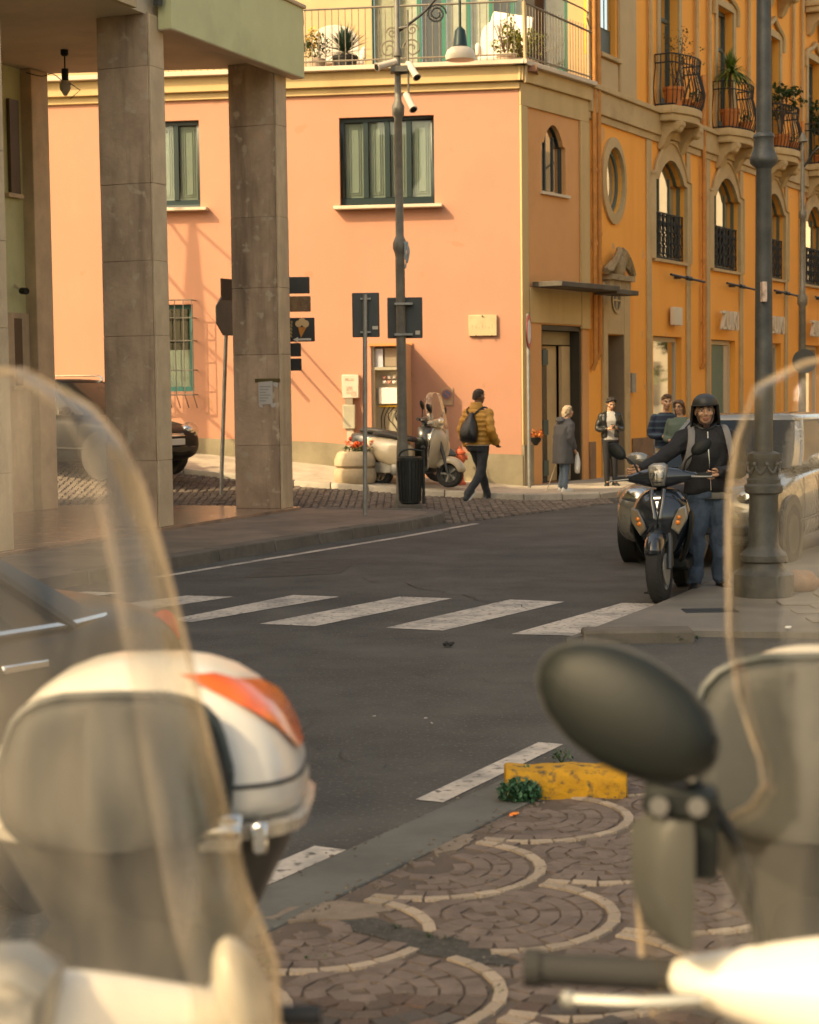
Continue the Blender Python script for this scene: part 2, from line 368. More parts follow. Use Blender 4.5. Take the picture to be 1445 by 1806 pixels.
for i in range(12):
    for j in range(9):
        x = 3.05+i*.4+(.2 if j % 2 else 0); y = 12.45+j*.26
        if y < 14.2 or x > 3.4: place('paving_slab', sl_me[rnd.randrange(4)], (x, y, .044), pave_r, (0, 0, rnd.uniform(-.01, .01)))
a, b = G(1030, 1128, .03), G(1226, 1126, .03)
mb = MB(); mb.add([(a.x, a.y, 0), (b.x, b.y, 0), (b.x, b.y+.22, 0), (a.x, a.y+.22, 0), (a.x, a.y, .085), (b.x, b.y, .085), (b.x, b.y+.22, .09), (a.x, a.y+.22, .09)],
                   [(4, 5, 6, 7), (0, 1, 5, 4), (1, 2, 6, 5), (2, 3, 7, 6), (3, 0, 4, 7)])
mb.build('kerb_stone', m_kerb2, pave_r, bev=.015)
a, b = G(1205, 1076, .05), G(1300, 1076, .05)
mb = MB(); mb.box(a.x, a.y-.14, .045, b.x, a.y+.1, .05); mb.build('drain_cover', M('grey_iron', (.07, .075, .08), .5, .7), pave_r)
# ================================================================ near pavement: fan pattern of setts with pale arcs
RD = Vector((.474, .88, 0)).normalized(); RN = Vector((RD.y, -RD.x, 0))        # along the road edge, and away from the road
def on_line(px, py): return G(px, py)
E0 = G(905, 1437); 
m_np = M('paving_bed', (.115, .086, .07), .9, var=.3, scale=3, bump=.6, bscale=60, stain=(.05, .043, .037), sscale=1.5)
e0 = E0-RD*8; e1 = E0+RD*1.25
mb = MB(); mb.prism([tuple(e0.xy), tuple(e1.xy), tuple((e1+RN*1.2).xy), tuple((e1+RN*9).xy), tuple((e0+RN*9).xy)], -.05, .012)
pave_n = mb.build('brick_pavement', m_np, kind='structure', smooth=0)
m_flat = M('flush_kerb_stone', (.115, .115, .105), .8, var=.2, scale=3, bump=.4, bscale=50, stain=(.075, .075, .07), sscale=2)
for k in range(9):
    a = E0-RD*(7.2-k*.9+.012); b = E0-RD*(6.3-k*.9+.0)
    m = MB(); n = RN*.30; m.add([a-n, b-n, b, a, a-n+Vector((0, 0, .016)), b-n+Vector((0, 0, .016)), b+Vector((0, 0, .022)), a+Vector((0, 0, .022))],
                               [(4, 5, 6, 7), (0, 1, 5, 4), (1, 2, 6, 5), (2, 3, 7, 6), (3, 0, 4, 7)]); m.build('kerb_stone', m_flat, pave_n, bev=.006)
rng = random.Random(3)
C0 = Vector((.05, 6.44, 0)); LU, RR = .86, .405
centres = {}
for k in range(-4, 8):
    for j in range(-6, 7):
        centres[(k, j)] = C0+RN*(k*.455)+RD*(LU*(j+(.5 if k % 2 else 0)))
def owner(p):
    best = None; back = None
    for (k, j), c in centres.items():
        d = p-c
        if d.length < RR+.035:
            if d.dot(RN) > -.02:
                if best is None or k < best[0]: best = (k, j)
            elif d.length < RR+.03 and (back is None or k < back[0]): back = (k, j)
    return best or back
def sett_mesh(name, mat, dz):
    m = MB(); w = [rng.uniform(.93, 1.02) for _ in range(8)]
    b_ = [(-.5*w[0], -.5*w[1]), (.5*w[2], -.5*w[3]), (.5*w[4], .5*w[5]), (-.5*w[6], .5*w[7])]
    m.add([(x, y, 0) for x, y in b_]+[(x*.955, y*.94, dz+rng.uniform(-.0015, .0015)) for x, y in b_], [(4, 5, 6, 7), (0, 1, 5, 4), (1, 2, 6, 5), (2, 3, 7, 6), (3, 0, 4, 7)])
    return m.mesh(name, mat, smooth=0)
m_bk = [M('porphyry_sett_%s' % n, c, .7, var=.3, scale=9, bump=.7, bscale=90, rand=.28) for n, c in (('brown', (.128, .096, .08)), ('grey', (.112, .096, .088)), ('red', (.145, .096, .078)))]
m_pale = M('pale_sett', (.38, .305, .235), .75, var=.2, scale=8, bump=.4, bscale=80, stain=(.27, .21, .16), sscale=6, rand=.16)
dk_me = [sett_mesh('paving_sett', m_bk[i % 3], .011) for i in range(9)]; pl_me = [sett_mesh('pale_sett', m_pale, .013) for i in range(4)]
g2 = lambda px, py: Vector((G(px, py).x, G(px, py).y, 0))
patch_c, patch_ax = g2(745, 1668), None
def in_patch(p):   # asphalt repair across the setts
    q = p-patch_c; a, b_ = q.dot(Vector((.72, -.69, 0))), q.dot(Vector((.69, .72, 0)))
    return (a/.40)**2+(b_/.085)**2 < 1+.25*math.sin(a*17)
def in_mortar(p):
    q = p-g2(585, 1617); return (q.x/.20)**2+(q.y/.10)**2 < 1 or (p-g2(800, 1497)).length < .09
cand = []
for (k, j), c in centres.items():
    for ring in range(6):
        r = (RR, .335, .265, .195, .125, .055)[ring]; pale = ring == 0
        wd = .041 if pale else .066; ln = .092 if pale else .083
        n = max(1, int(round(math.pi*r/ln)))
        for i in (range(n) if pale else range(-n//2-1, n+n//2+1)):
            a = -math.pi/2+math.pi*(i+.5+(.0 if pale else rng.uniform(-.12, .12)))/n
            if abs(a) > math.pi*1.02: continue
            dirv = RN*math.cos(a)+RD*math.sin(a); p = c+dirv*r
            if p.y < 4.2 or p.y > 8.2 or abs(p.x) > 1.6 or (p-E0).dot(RN) < .05 or (p-E0).dot(RD) > 1.2: continue
            if owner(p) != (k, j) or in_patch(p) or in_mortar(p): continue
            if not pale and (p-E0).dot(RN) < .16 and rng.random() < .5: continue
            cand.append((p, math.atan2(dirv.y, dirv.x), wd*rng.uniform(.9, 1.02), math.pi*r/n*.97 if n > 1 else .07, pale))
cand.sort(key=lambda q: q[0].y)
rest = MB(); cnt = {True: 0, False: 0}
for p, a, wd, ln, pale in cand:
    cnt[pale] += 1; lo = rng.uniform(.003, .006)
    if pale or cnt[pale] <= 299:
        place('pale_sett' if pale else 'paving_sett', rng.choice(pl_me if pale else dk_me), (p.x, p.y, lo+.004), pave_n, (rng.uniform(-.02, .02), rng.uniform(-.02, .02), a), (wd*1.06, ln*1.02, 1))
    else:
        t = Vector((math.cos(a), math.sin(a), 0)); n = Vector((-t.y, t.x, 0)); hw, hl = t*wd*.5, n*ln*.49; z = Vector((0, 0, 1)); q = rng.uniform(.016, .02)
        bs = [p-hw-hl, p+hw-hl, p+hw+hl, p-hw+hl]
        rest.add([b_+z*.005 for b_ in bs]+[p+(b_-p)*.96+z*q for b_ in bs], [(4, 5, 6, 7), (0, 1, 5, 4), (1, 2, 6, 5), (2, 3, 7, 6), (3, 0, 4, 7)])
if rest.v: rest.build('paving_sett', m_bk[0], pave_n, kind='stuff', smooth=0, merge=False)
m_patch = M('asphalt_patch', (.06, .057, .052), .95, var=.4, scale=30, bump=1., bscale=130, spots=((.14, .13, .115), 90, .6))
def blob(c, ax, ay, ang, z, name, mat, n=28, seed=1):
    r = random.Random(seed); m = MB(); A = [r.uniform(.8, 1.15) for _ in range(n)]
    pts = [c+Vector((math.cos(t)*ax*A[i], math.sin(t)*ay*A[i], 0)) for i, t in enumerate([2*math.pi*k/n for k in range(n)])]
    cs, sn = math.cos(ang), math.sin(ang); pts = [(c.x+(p.x-c.x)*cs-(p.y-c.y)*sn, c.y+(p.x-c.x)*sn+(p.y-c.y)*cs) for p in pts]
    m.prism(pts, 0, z); return m.build(name, mat, pave_n, smooth=0)
blob(patch_c, .41, .085, math.atan2(-.69, .72), .017, 'asphalt_patch', m_patch)
m_mort = M('mortar_patch', (.21, .165, .13), .9, var=.2, scale=8, bump=.5, bscale=60)
blob(g2(585, 1617), .21, .10, .2, .021, 'mortar_patch', m_mort, seed=4); blob(g2(800, 1497), .16, .05, 1.1, .019, 'mortar_patch', m_mort, seed=5)
# ================================================================ arcade building on the left
m_trav = M('dirty_travertine', (.53, .375, .265), .8, var=.22, scale=2.5, bump=.8, bscale=18, stain=(.24, .17, .12), sscale=2.2, streak=True, sr=(.45, .66), spots=((.58, .46, .34), 7, .60), rand=.12)
m_travp = M('pale_travertine', (.58, .44, .29), .75, var=.15, scale=3, bump=.5, bscale=25, stain=(.30, .22, .15), sscale=1.2, streak=True)
m_cream = M('cream_plaster', (.52, .40, .24), .8, var=.08, scale=1.5, bump=.3, stain=(.40, .30, .18), sscale=.8)
m_soff = M('ceiling_plaster', (.58, .49, .37), .9, var=.12, scale=.9, bump=.3, stain=(.42, .36, .27), sscale=.7)
m_green = M('green_plaster', (.60, .60, .34), .8, var=.07, scale=1.5, bump=.3, stain=(.46, .46, .25), sscale=.8)
m_gdark = M('dark_trim', (.05, .055, .05), .6)
ZS = 6.15
arc = thing('arcade_building', 'arcaded building on square stone clad columns with a green balcony parapet', 'building', A1)
def AB(): return MB(AR)
for k, X in enumerate((-23.8, -20.4, -17., -13.6, -10.2, -6.8, -3.40, 0, 3.41)):
    c = AB(); c.box(X+.03, .03, .15, X+.31, .687, ZS+(.02 if k < 8 else .05)); col = c.build('column', m_trav, arc)
    if k < 6: continue
    z = .16; zz = [.16, 1.02, 2.25, 3.15, 4.1, 5.32, ZS] if k == 8 else [.16, .95, 2.42, 3.3, 4.2, 5.55, ZS]
    for a, b in zip(zz, zz[1:]):
        j = rnd.uniform(0, .006); g = .0015
        s_ = AB(); s_.box(X-.012-j, .016, a+g, X+.03, .69, b-g); s_.build('stone_slab', m_trav, col, bev=.004)
        s_ = AB(); s_.box(X-.012, -.012-j, a+g, X+.322, .012, b-g); s_.build('pale_stone_slab', m_travp, col, bev=.004)
# slab over the arcade, its outer face, the rear wall and the end pilaster
far = [(-28.5, .05), (3.86, .05), (2.87, 3.4), (2.7, 4.6), (-28.5, 4.6)]
c = AB(); c.prism(far, ZS, 6.9); c.build('ceiling', m_soff, arc, smooth=0)
c = AB(); c.box(-28.5, -.02, ZS+.004, -.3, .048, 7.0); c.build('fascia', m_cream, arc)
c = AB(); c.box(-28.5, 3.35, .1, 2.45, 4.6, ZS-.003); c.build('rear_wall', m_green, arc)
c = AB(); c.box(-3, 3.30, .16, 2.44, 3.349, 2.85); c.build('lower_wall_panel', m_travp, arc)
c = AB(); c.box(2.452, 3.18, .16, 2.87, 4.5, ZS-.003); c.build('end_pilaster', m_travp, arc, bev=.01)
for px0, px1, y0, y1, nm in ((17, 29, 178, 340, 'window'), (25, 35, 562, 680, 'door')):
    (a, z0), (b, z1) = hit(px0, y1, AR, 3.33), hit(px1, y0, AR, 3.33)
    c = AB(); c.box(a, 3.295, max(z0, .17), b, 3.345, z1); w_ = c.build(nm, M('brown_wood', (.10, .06, .03), .5), arc)
    c = AB(); c.box(a-.1, 3.27, z0-.06, b+.04, 3.34, z0-.005); c.build('sill', m_travp, w_)
# green balcony parapet in front of the upper floor
(xa, za), (xb, zb) = hit(303, 62, AR, -.2), hit(537, 127, AR, -.2); zp = (za+zb)/2
c = AB(); c.box(xa, -.2, zp, xb, -.12, 6.92); c.box(xa, -.119, zp, xa+.08, -.025, 6.92); c.box(xb-.08, -.119, zp, xb, -.025, 6.92)
bal = c.build('balcony_parapet', m_green, arc, smooth=0)
c = AB(); c.box(xa+.01, -.19, zp-.012, xb-.01, -.024, zp+.06); c.build('balcony_floor', m_soff, bal)
c = AB(); c.box(xa-.03, -.235, 6.922, xb+.03, -.09, 6.975); c.build('coping', m_travp, bal, bev=.01)
c = AB(); c.tube([(xb+.03, -.15, 7.0), (xb+.06, -.15, 6.9), (xb+.08, -.15, 6.75), (xb+.02, -.15, 6.6)], .022, 6); c.build('drain_spout', m_dark, bal)
c = AB(); c.tube([(xa-.12, -.1, 6.62), (xa-.1, -.09, 6.4), (xa-.08, -.07, 6.25)], .06, 6); c.build('drain_pipe', m_gdark, bal)
# upper storeys, back along the street (out of frame, they shade it)
c = AB(); c.box(-28.5, .06, 7.0, -4.2, 5, 20.5); c.build('upper_storeys', m_cream, arc)
# ================================================================ pink building
m_pink = M('pink_plaster', (.51, .25, .165), .85, var=.05, scale=.8, bump=.25, bscale=25, stain=(.50, .235, .15), sscale=.9, streak=True, spots=((.45, .225, .14), 2.3, .66), sr=(.45, .8))
m_yel = M('ochre_plaster', (.56, .40, .20), .85, var=.06, scale=1, bump=.25, stain=(.46, .31, .15), sscale=.9, streak=True)
m_dado = M('grey_render', (.27, .23, .155), .9, var=.2, scale=2, bump=.6, bscale=25, stain=(.19, .17, .09), sscale=1.2, spots=((.42, .34, .22), 3, .64))
m_teal = M('dark_teal_paint', (.010, .026, .026), .4, var=.1)
m_shut = M('grey_green_shutter', (.215, .25, .225), .55, var=.06)
m_stone = M('sill_stone', (.60, .50, .38), .7, var=.1)
pink = thing('pink_building', 'pink plastered corner building with a railed roof terrace and green windows', 'building', K, R(-8))
def rc(x0, y0, x1, y1, T, d=0.):
    (a, z1), (b, z0) = hit(x0, y0, T, d), hit(x1, y1, T, d); return a, z0, b, z1
w1, w2, w3, nic = rc(598, 208, 767, 360, PW), rc(192, 217, 354, 366, PW), rc(262, 538, 343, 690, PW), rc(654, 611, 724, 806, PW)
bot = [(s, wall_base(s)-.15) for s in (-14, -9, -5.6, -3.5, -1.7, 0)]
nic = (nic[0], max(nic[1], wall_base(nic[0])+.1), nic[2], nic[3])
mb = MB(PW); mwall(mb, [(0, 7.1), (-14, 7.1)]+bot, [rect(*w1), rect(*w2), rect(*w3), rect(*nic)], [.16, .16, .22, .28]); mb.build('street_wall', m_pink, pink, smooth=0)
mb = MB(PW); mb.box(-14, .6, 0, -.6, .7, 7.0); mb.build('inner_wall', m_gdark, pink)
def shutter_window(w, n, sill=True):
    a, z0, b, z1 = w; f = .07; d = .09
    m = MB(PW); m.box(a, d, z0, b, d+.07, z0+.14); m.box(a, d, z1-f, b, d+.07, z1)
    m.box(a, d, z0+.14, a+f, d+.07, z1-f); m.box(b-f, d, z0+.14, b, d+.07, z1-f)
    wd = (b-a-2*f)/n
    for k in range(1, n): m.box(a+f+wd*k-.045, d-.01, z0+.14, a+f+wd*k+.045, d+.06, z1-f)
    win = m.build('window', m_teal, pink, bev=.006)
    for k in range(n):
        x0, x1 = a+f+wd*k+(.045 if k else 0), a+f+wd*(k+1)-(.045 if k < n-1 else 0)
        p = MB(PW); p.box(x0+.01, d+.06, z0+.15, x1-.01, d+.075, z1-f-.02)
        for q in (.05, .085):
            for e in ((x0+q, z0+.15+q, x1-q, z0+.165+q), (x0+q, z1-f-q-.015, x1-q, z1-f-q), (x0+q, z0+.165+q, x0+q+.014, z1-f-q-.015), (x1-q-.014, z0+.165+q, x1-q, z1-f-q-.015)):
                p.box(e[0], d+.045, e[1], e[2], d+.061, e[3])
        p.build('shutter_panel', m_shut, win)
        p = MB(PW); p.box(x0, d+.022, z0+.14, x1, d+.026, z1-f); p.build('pane', m_pane, win)
    p = MB(PW); p.box(a-.09, -.17, z0-.06, b+.14, .08, z0-.002); p.build('sill', m_stone, win, bev=.008)
shutter_window(w1, 4); shutter_window(w2, 4)
# barred ground floor window with a projecting grille
a, z0, b, z1 = w3; m = MB(PW)
for e in ((a, z0, b, z0+.08), (a, z1-.07, b, z1), (a, z0+.08, a+.07, z1-.07), (b-.09, z0+.08, b, z1-.07)): m.box(e[0], .12, e[1], e[2], .19, e[3])
gw = m.build('barred_window', M('teal_paint', (.012, .11, .10), .45), pink)
m = MB(PW); m.box(a+.07, .16, z0+.08, b-.09, .164, z1-.07); m.build('pane', m_pane, gw)
m = MB(PW); m.box(a+.07, .20, z0+.08, b-.09, .21, z0+(z1-z0)*.48); m.build('blind', m_shut, gw)
m = MB(PW); zz = [z0-.06, z0+.36, z0+.86, z0+(z1-z0)-.24, z1+.06]
for z in zz: m.tube([(a-.05, 0, z), (a-.05, -.3, z), (b+.06, -.3, z), (b+.06, 0, z)], .011, 5)
for k in range(7):
    x = a-.05+(b-a+.11)*k/6; m.tube([(x, -.3, z0-.06), (x, -.3, z1+.06)], .009, 5)
    m.tube([(x, -.3, z0-.06), (x, -.06, z0-.28)], .009, 5)
m.build('window_grille', M('grey_iron_bars', (.16, .15, .13), .6, .4), gw)
# dado
mb = MB(PW); d_ = [(s, wall_base(s)+h) for s, h in ((-14, .2), (-9, .23), (-5.6, .25), (-3.5, .37), (-2.25, .42))]; mb.wallprism([(s, z-.6) for s, z in d_]+d_[::-1], -.025, -.002)
mb.wallprism([(-1.42, .1), (.02, .05), (.02, .64), (-1.42, .70)], -.03, -.002); mb.build('dado', m_dado, pink, smooth=0)
# electricity niche: frame, panels, open door standing square to the wall
a, z0, b, z1 = nic; m = MB(PW)
m.box(a, .05, z0, a+.05, .27, z1); m.box(b-.05, .05, z0, b, .27, z1); m.box(a+.05, .05, z1-.4, b-.05, .1, z1-.35)
m_cab = M('grey_metal_cabinet', (.40, .37, .28), .5, .1, var=.1, scale=4)
nich = m.build('electric_cabinet', m_cab, pink)
m = MB(PW); m.box(a+.05, .24, z0, b-.05, .27, z1); m.build('back_plate', m_cab, nich)
m = MB(PW); m.box(a+.22, .12, z1-.34, b-.06, .15, z1-.03); m.build('upper_hatch', M('brown_grey_hatch', (.27, .22, .16), .6), nich)
m = MB(PW); m.box(a+.06, .1, z1-.36, a+.19, .13, z1-.04); m.build('warning_sticker', M('pale_blue_paper', (.5, .52, .58), .6), nich)
for k in range(10):
    x = a+.17+(k % 5)*.085; z = z1-.55-(k//5)*.08
    m = MB(PW); m.box(x, .17, z, x+.06, .235, z+.05); m.box(x+.02, .15, z+.01, x+.04, .169, z+.04); m.build('breaker', m_white if k % 3 else M('pink_breaker', (.6, .3, .25), .5), nich)
m = MB(PW); m.box(a+.1, .14, z1-.98, a+.44, .235, z1-.70); m.build('meter_box', m_white, nich, bev=.01)
m = MB(PW); m.box(a+.47, .15, z1-.95, b-.06, .235, z1-.66); m.build('meter_box', m_cab, nich, bev=.01)
m = MB(PW); m.box(a+.1, .2, z1-1.03, b-.1, .235, z1-1.0); m.build('yellow_rail', M('yellow_plastic', (.7, .45, .05), .5), nich)
m = MB(PW)
for q in range(5):
    x = a+.2+q*.08; m.tube(smooth_path([(x, .2, z1-1.03), (x-.1+rnd.uniform(-.05, .05), .18, z1-1.2), (x+rnd.uniform(-.12, .1), .2, z1-1.45), (x+rnd.uniform(-.1, .1), .22, z0+.05)], 4), .009, 5)
m.build('cable', m_plastic, nich)
m = MB(PW); m.box(b+.01, -.76, z0+.02, b+.04, -.004, z1+.02); dr = m.build('open_door', M('cabinet_door', (.52, .33, .2), .6), nich)
m = MB(PW); m.box(a-.03, -.03, z1+.005, b+.06, .03, z1+.05); m.build('lintel', M('orange_lintel', (.62, .25, .09), .7), nich)
# cornice, ledge and side wall
def band(T, s0, s1, z0, z1, d, name, mat, t=.0):
    m = MB(T); m.box(s0, -d, z0, s1, -t-.001, z1); return m.build(name, mat, pink, bev=.008)
band(PW, -14, .02, 6.71, 6.83, .05, 'moulding', m_yel); band(PW, -14, .09, 6.832, 7.08, .13, 'cornice', m_yel); band(PW, -14, .16, 7.082, 7.16, .25, 'ledge', m_stone)
SL = 2.545
pw4, dr1 = rc(955, 252, 998, 345, PP), rc(955, 572, 1029, 862, PP)
top4 = hit(978, 221, PP)[1]; cx = (pw4[0]+pw4[2])/2; hw = (pw4[2]-pw4[0])/2
def ogee(cx, hw, z0, zs, zt):
    h = zt-zs; r_ = [(hw, zs), (hw*.80, zs+.06*h), (hw*.70, zs+.34*h), (hw*.46, zs+.72*h), (hw*.2, zs+.95*h)]
    return [(cx-hw, z0), (cx+hw, z0)]+[(cx+x, z) for x, z in r_]+[(cx, zt)]+[(cx-x, z) for x, z in r_[::-1]]
mb = MB(PP); mwall(mb, [(0, 7.1), (0, -.1), (SL, -.1), (SL, 7.1)], [ogee(cx, hw, pw4[1], pw4[3], top4), rect(dr1[0], .1, dr1[2], dr1[3])], [.2, .5]); mb.build('side_wall', M('orange_pink_plaster', (.66, .33, .14), .85, var=.07, scale=.8, bump=.25, stain=(.58, .28, .10), sscale=.6), pink, smooth=0)
band(PP, -.12, SL, 6.832, 7.08, .10, 'cornice', m_yel); band(PP, -.2, SL+.02, 7.082, 7.16, .2, 'ledge', m_stone)
band(PP, .0, SL, 6.45, 6.83, .04, 'moulding', m_yel); band(PP, 0, .24, .8, 6.448, .04, 'corner_strip', m_yel); band(PP, SL-.34, SL, 2.8, 6.448, .05, 'corner_strip', m_yel)
band(PP, .3, SL-.02, dr1[3]+.02, hit(990, 512, PP)[1], .03, 'door_panel', m_yel); band(PP, 0, .35, .1, .8, .05, 'base_block', m_dado)
m_dark_in = M('dark_interior', (.03, .027, .024), .9)
mb = MB(PP); mb.box(dr1[0]-.2, .505, .1, dr1[2]+.2, .55, dr1[3]+.1); mb.build('door_back', m_dark_in, pink)
mb = MB(PP); mb.box(dr1[0]+.01, .02, .1, dr1[0]+.06, .49, dr1[3]-.01); mb.box(dr1[2]-.08, .02, .1, dr1[2]-.02, .49, dr1[3]-.01); mb.box(dr1[0]+.061, .02, dr1[3]-.09, dr1[2]-.081, .49, dr1[3]-.01)
dfr = mb.build('door_frame', M('dark_bronze', (.05, .045, .035), .5, .4), pink)
mb = MB(PP); mb.box(dr1[0]+.07, .3, .12, dr1[2]-.44, .36, dr1[3]-.35); mb.build('roller_shutter', M('tan_door_leaf', (.50, .36, .20), .6, var=.1), dfr)
mb = MB(PP); mb.box(dr1[0]+.07, .2, dr1[3]-.33, dr1[2]-.1, .45, dr1[3]-.1); mb.build('shutter_housing', M('tan_metal', (.28, .21, .11), .5), dfr)
mb = MB(PP); mb.box(dr1[0]+.08, .06, .12, dr1[0]+.3, .1, dr1[3]-.4); mb.build('door_leaf', M('door_glass_dark', (.02, .025, .025), .15), dfr)
mb = MB(PP); mb.box(dr1[2]-.42, .2, .12, dr1[2]-.1, .26, dr1[3]-.35); mb.build('door_leaf', MATS['tan_door_leaf'], dfr)
for z in (2.15, .95, .25):
    mb = MB(PP); mb.box(dr1[0]+.02, -.02, z, dr1[0]+.2, .06, z+.26); mb.build('hinge_plate', M('teal_lock_box', (.04, .07, .065), .5), dfr)
def arch_window(T, par, poly, d, n, mat=m_teal, mtx=None):
    m = MB(T); zb_ = poly[0][1]; x0, x1 = poly[0][0], poly[1][0]; c_ = sum(p[0] for p in poly)/len(poly); zc = sum(p[1] for p in poly)/len(poly)
    inn = [(c_+(x-c_)*.92, zc+(z-zc)*.97) for x, z in poly]; k = len(poly)
    m.add([(x, d, z) for x, z in poly]+[(x, d, z) for x, z in inn]+[(x, d+.06, z) for x, z in inn], [(i, (i+1) % k, k+(i+1) % k, k+i) for i in range(k)]+[(k+i, k+(i+1) % k, 2*k+(i+1) % k, 2*k+i) for i in range(k)])
    for q in range(1, n):
        x = x0+(x1-x0)*q/n; zt = max(z for _, z in poly)-abs(x-c_)*.9-.05; m.box(x-.02, d+.005, zb_+.05, x+.02, d+.04, zt)
    win = m.build('arched_window', mat, par, smooth=0)
    m = MB(T); m.wallprism(inn, d+.03, d+.034); m.build('pane', m_pane2, win, smooth=0)
    m = MB(T); m.wallprism(poly, d+.14, d+.16); m.build('curtain_or_dark', m_curt, win, smooth=0)
    return win
m_pane2 = glass('mirror_like_glass', (.45, .48, .45), refl=8.)
m_curt = M('pale_curtain', (.50, .46, .37), .9, var=.15, scale=6)
w4 = arch_window(PP, pink, ogee(cx, hw, pw4[1], pw4[3], top4), .08, 3)
mb = MB(PP); mb.box(pw4[0]-.06, -.06, pw4[1]-.05, pw4[2]+.08, .1, pw4[1]-.002); mb.build('sill', m_stone, w4)
# canopy slab over the two doors
mb = MB(PP); ca, cb = hit(949, 497, PP, -.55), hit(1090, 497, PP, -.3); zc = hit(1000, 497, PP, -.5)[1]
mb.box(.32, -.62, zc-.09, SL+.02, -.052, zc); mb.box(SL+.021, -.55, zc-.13, SL+.95, -.1, zc-.045)
mb.build('canopy', M('weathered_slab', (.10, .085, .065), .85, var=.3, bump=.5), pink, bev=.01)
# roof terrace: floor, rear wall with a glazed veranda, railing
mb = MB(PW); mb.box(-14, .02, 7.0, .3, 3.6, 7.1); mb.add([(0, 0, 7.095), tuple(PW.inverted() @ (PP @ Vector((SL, 0, 7.095)))), (1.2, 3.6, 7.095), (-.5, 3.6, 7.095)], [(0, 1, 2, 3)]); mb.build('terrace_floor', M('terracotta_tiles', (.30, .15, .09), .8, var=.2, scale=6), pink, smooth=0)
TY = 3.0
m_beige = M('beige_plaster', (.50, .37, .21), .85, var=.06, bump=.2)
mb = MB(PW); ve = rc(655, -30, 1002, 104, PW, TY); mwall(mb, rect(-14, 7.0, 1.25, 10.8), [rect(ve[0], 7.1, ve[2], 10.0)], .2, TY); mb.build('terrace_wall', m_beige, pink, smooth=0)
m_teal2 = M('green_joinery', (.02, .16, .11), .45, var=.1)
m = MB(PW); xs_ = [hit(x, 50, PW, TY)[0] for x in (655, 700, 739, 783, 826, 866, 905, 953, 1000)]
for k, x in enumerate(xs_): m.box(x-.04, TY+.04, 7.1, x+.04, TY+.1, 10.)
m.box(xs_[0]+.04, TY+.05, 7.1, xs_[-1]-.04, TY+.085, 7.5); m.box(xs_[0], TY+.03, 7.5, xs_[-1], TY+.11, 7.56)
ver = m.build('veranda_glazing', m_teal2, pink, bev=.005)
for k, (x0, x1) in enumerate(zip(xs_, xs_[1:])):
    m = MB(PW); m.box(x0+.04, TY+.15, 7.56, x1-.04, TY+.17, 10.); m.build('curtain_or_dark', m_curt if k % 3 != 2 else m_dark_in, ver)  # every third sheet is no cloth but the dark of the room, as colour
    m = MB(PW); m.box(x0+.04, TY+.07, 7.565, x1-.04, TY+.074, 10.); m.build('pane', m_pane, ver)
ral = thing('terrace_railing', 'thin wrought iron railing with scrolls edging the roof terrace', 'railing', K+Vector((0, 0, 7.16)), R(-8))
m_rail = M('pale_grey_iron', (.20, .17, .13), .6, .4, var=.2, scale=8)  # iron in a lighter, warmer grey than the balcony railings
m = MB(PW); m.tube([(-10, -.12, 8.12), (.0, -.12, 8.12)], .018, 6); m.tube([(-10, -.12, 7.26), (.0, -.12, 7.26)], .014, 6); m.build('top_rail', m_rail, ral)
q0, q1 = (PP @ Vector((.02, -.1, 0))), (PP @ Vector((SL, -.1, 0)))
def pp(s, z, d=-.1): return PP @ Vector((s, d, z))
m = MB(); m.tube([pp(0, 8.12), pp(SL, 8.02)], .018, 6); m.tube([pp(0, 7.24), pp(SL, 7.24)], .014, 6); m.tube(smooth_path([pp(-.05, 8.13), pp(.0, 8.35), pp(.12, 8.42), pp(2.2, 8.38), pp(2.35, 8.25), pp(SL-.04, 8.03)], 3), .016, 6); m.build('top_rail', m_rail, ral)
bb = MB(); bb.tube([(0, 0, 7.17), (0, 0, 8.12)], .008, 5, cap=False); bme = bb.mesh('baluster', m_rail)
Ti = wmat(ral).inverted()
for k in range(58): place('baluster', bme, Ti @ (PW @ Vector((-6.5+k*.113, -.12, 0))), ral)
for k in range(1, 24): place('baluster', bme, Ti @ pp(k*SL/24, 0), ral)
def scroll(c, r, T, turns=1.6, flip=1, t=.014):
    pts = []
    for k in range(28):
        a = k/27*turns*2*math.pi; rr = r*(1-.8*k/27); pts.append((c[0]+flip*rr*math.cos(a), c[1], c[2]+rr*math.sin(a)))
    m = MB(T); m.tube(pts, t, 5); return m
for (x, y, f) in ((686, 87, 1), (727, 85, -1), (692, 58, -1), (727, 52, 1)):
    s_, z_ = hit(x, y, PW, -.12); scroll((s_, -.13, z_), .16 if y > 70 else .1, PW, flip=f).build('scroll', m_rail, ral)
m = MB(); m.tube([pp(-.02, 6.8, -.14), pp(-.02, 7.1, -.14), pp(-.02, 8.12, -.12)], .035, 6); m.build('corner_post', M('ochre_metal', (.42, .3, .16), .6), ral)
# ================================================================ orange building
m_or = M('orange_plaster', (.93, .40, .085), .85, var=.07, scale=.5, bump=.3, bscale=20, stain=(.84, .325, .06), sscale=.8, streak=True, spots=((.70, .37, .15), 2, .68))
m_trim = M('beige_trim', (.50, .36, .19), .85, var=.1, scale=2, bump=.3, stain=(.38, .26, .13), sscale=1.5)
m_pipe = M('copper_brown_pipe', (.52, .22, .06), .5, .2, var=.2, scale=6)
ora = thing('orange_building', 'orange plastered building with arched windows and iron balconies', 'building', KO, R(90-27.5))
LEN = 34; HT = 16
zb0, zb1 = hit(1117, 225, OF)[1], hit(1117, 187, OF)[1]
aw = rc(1153, 290, 1206, 464, OF); zs1, zt1, zsill = hit(1200, 330, OF)[1], hit(1178, 283, OF)[1], aw[1]
c0 = (aw[0]+aw[2])/2; hw0 = (aw[2]-aw[0])/2+.05; BAY = 3.62; NB = 8
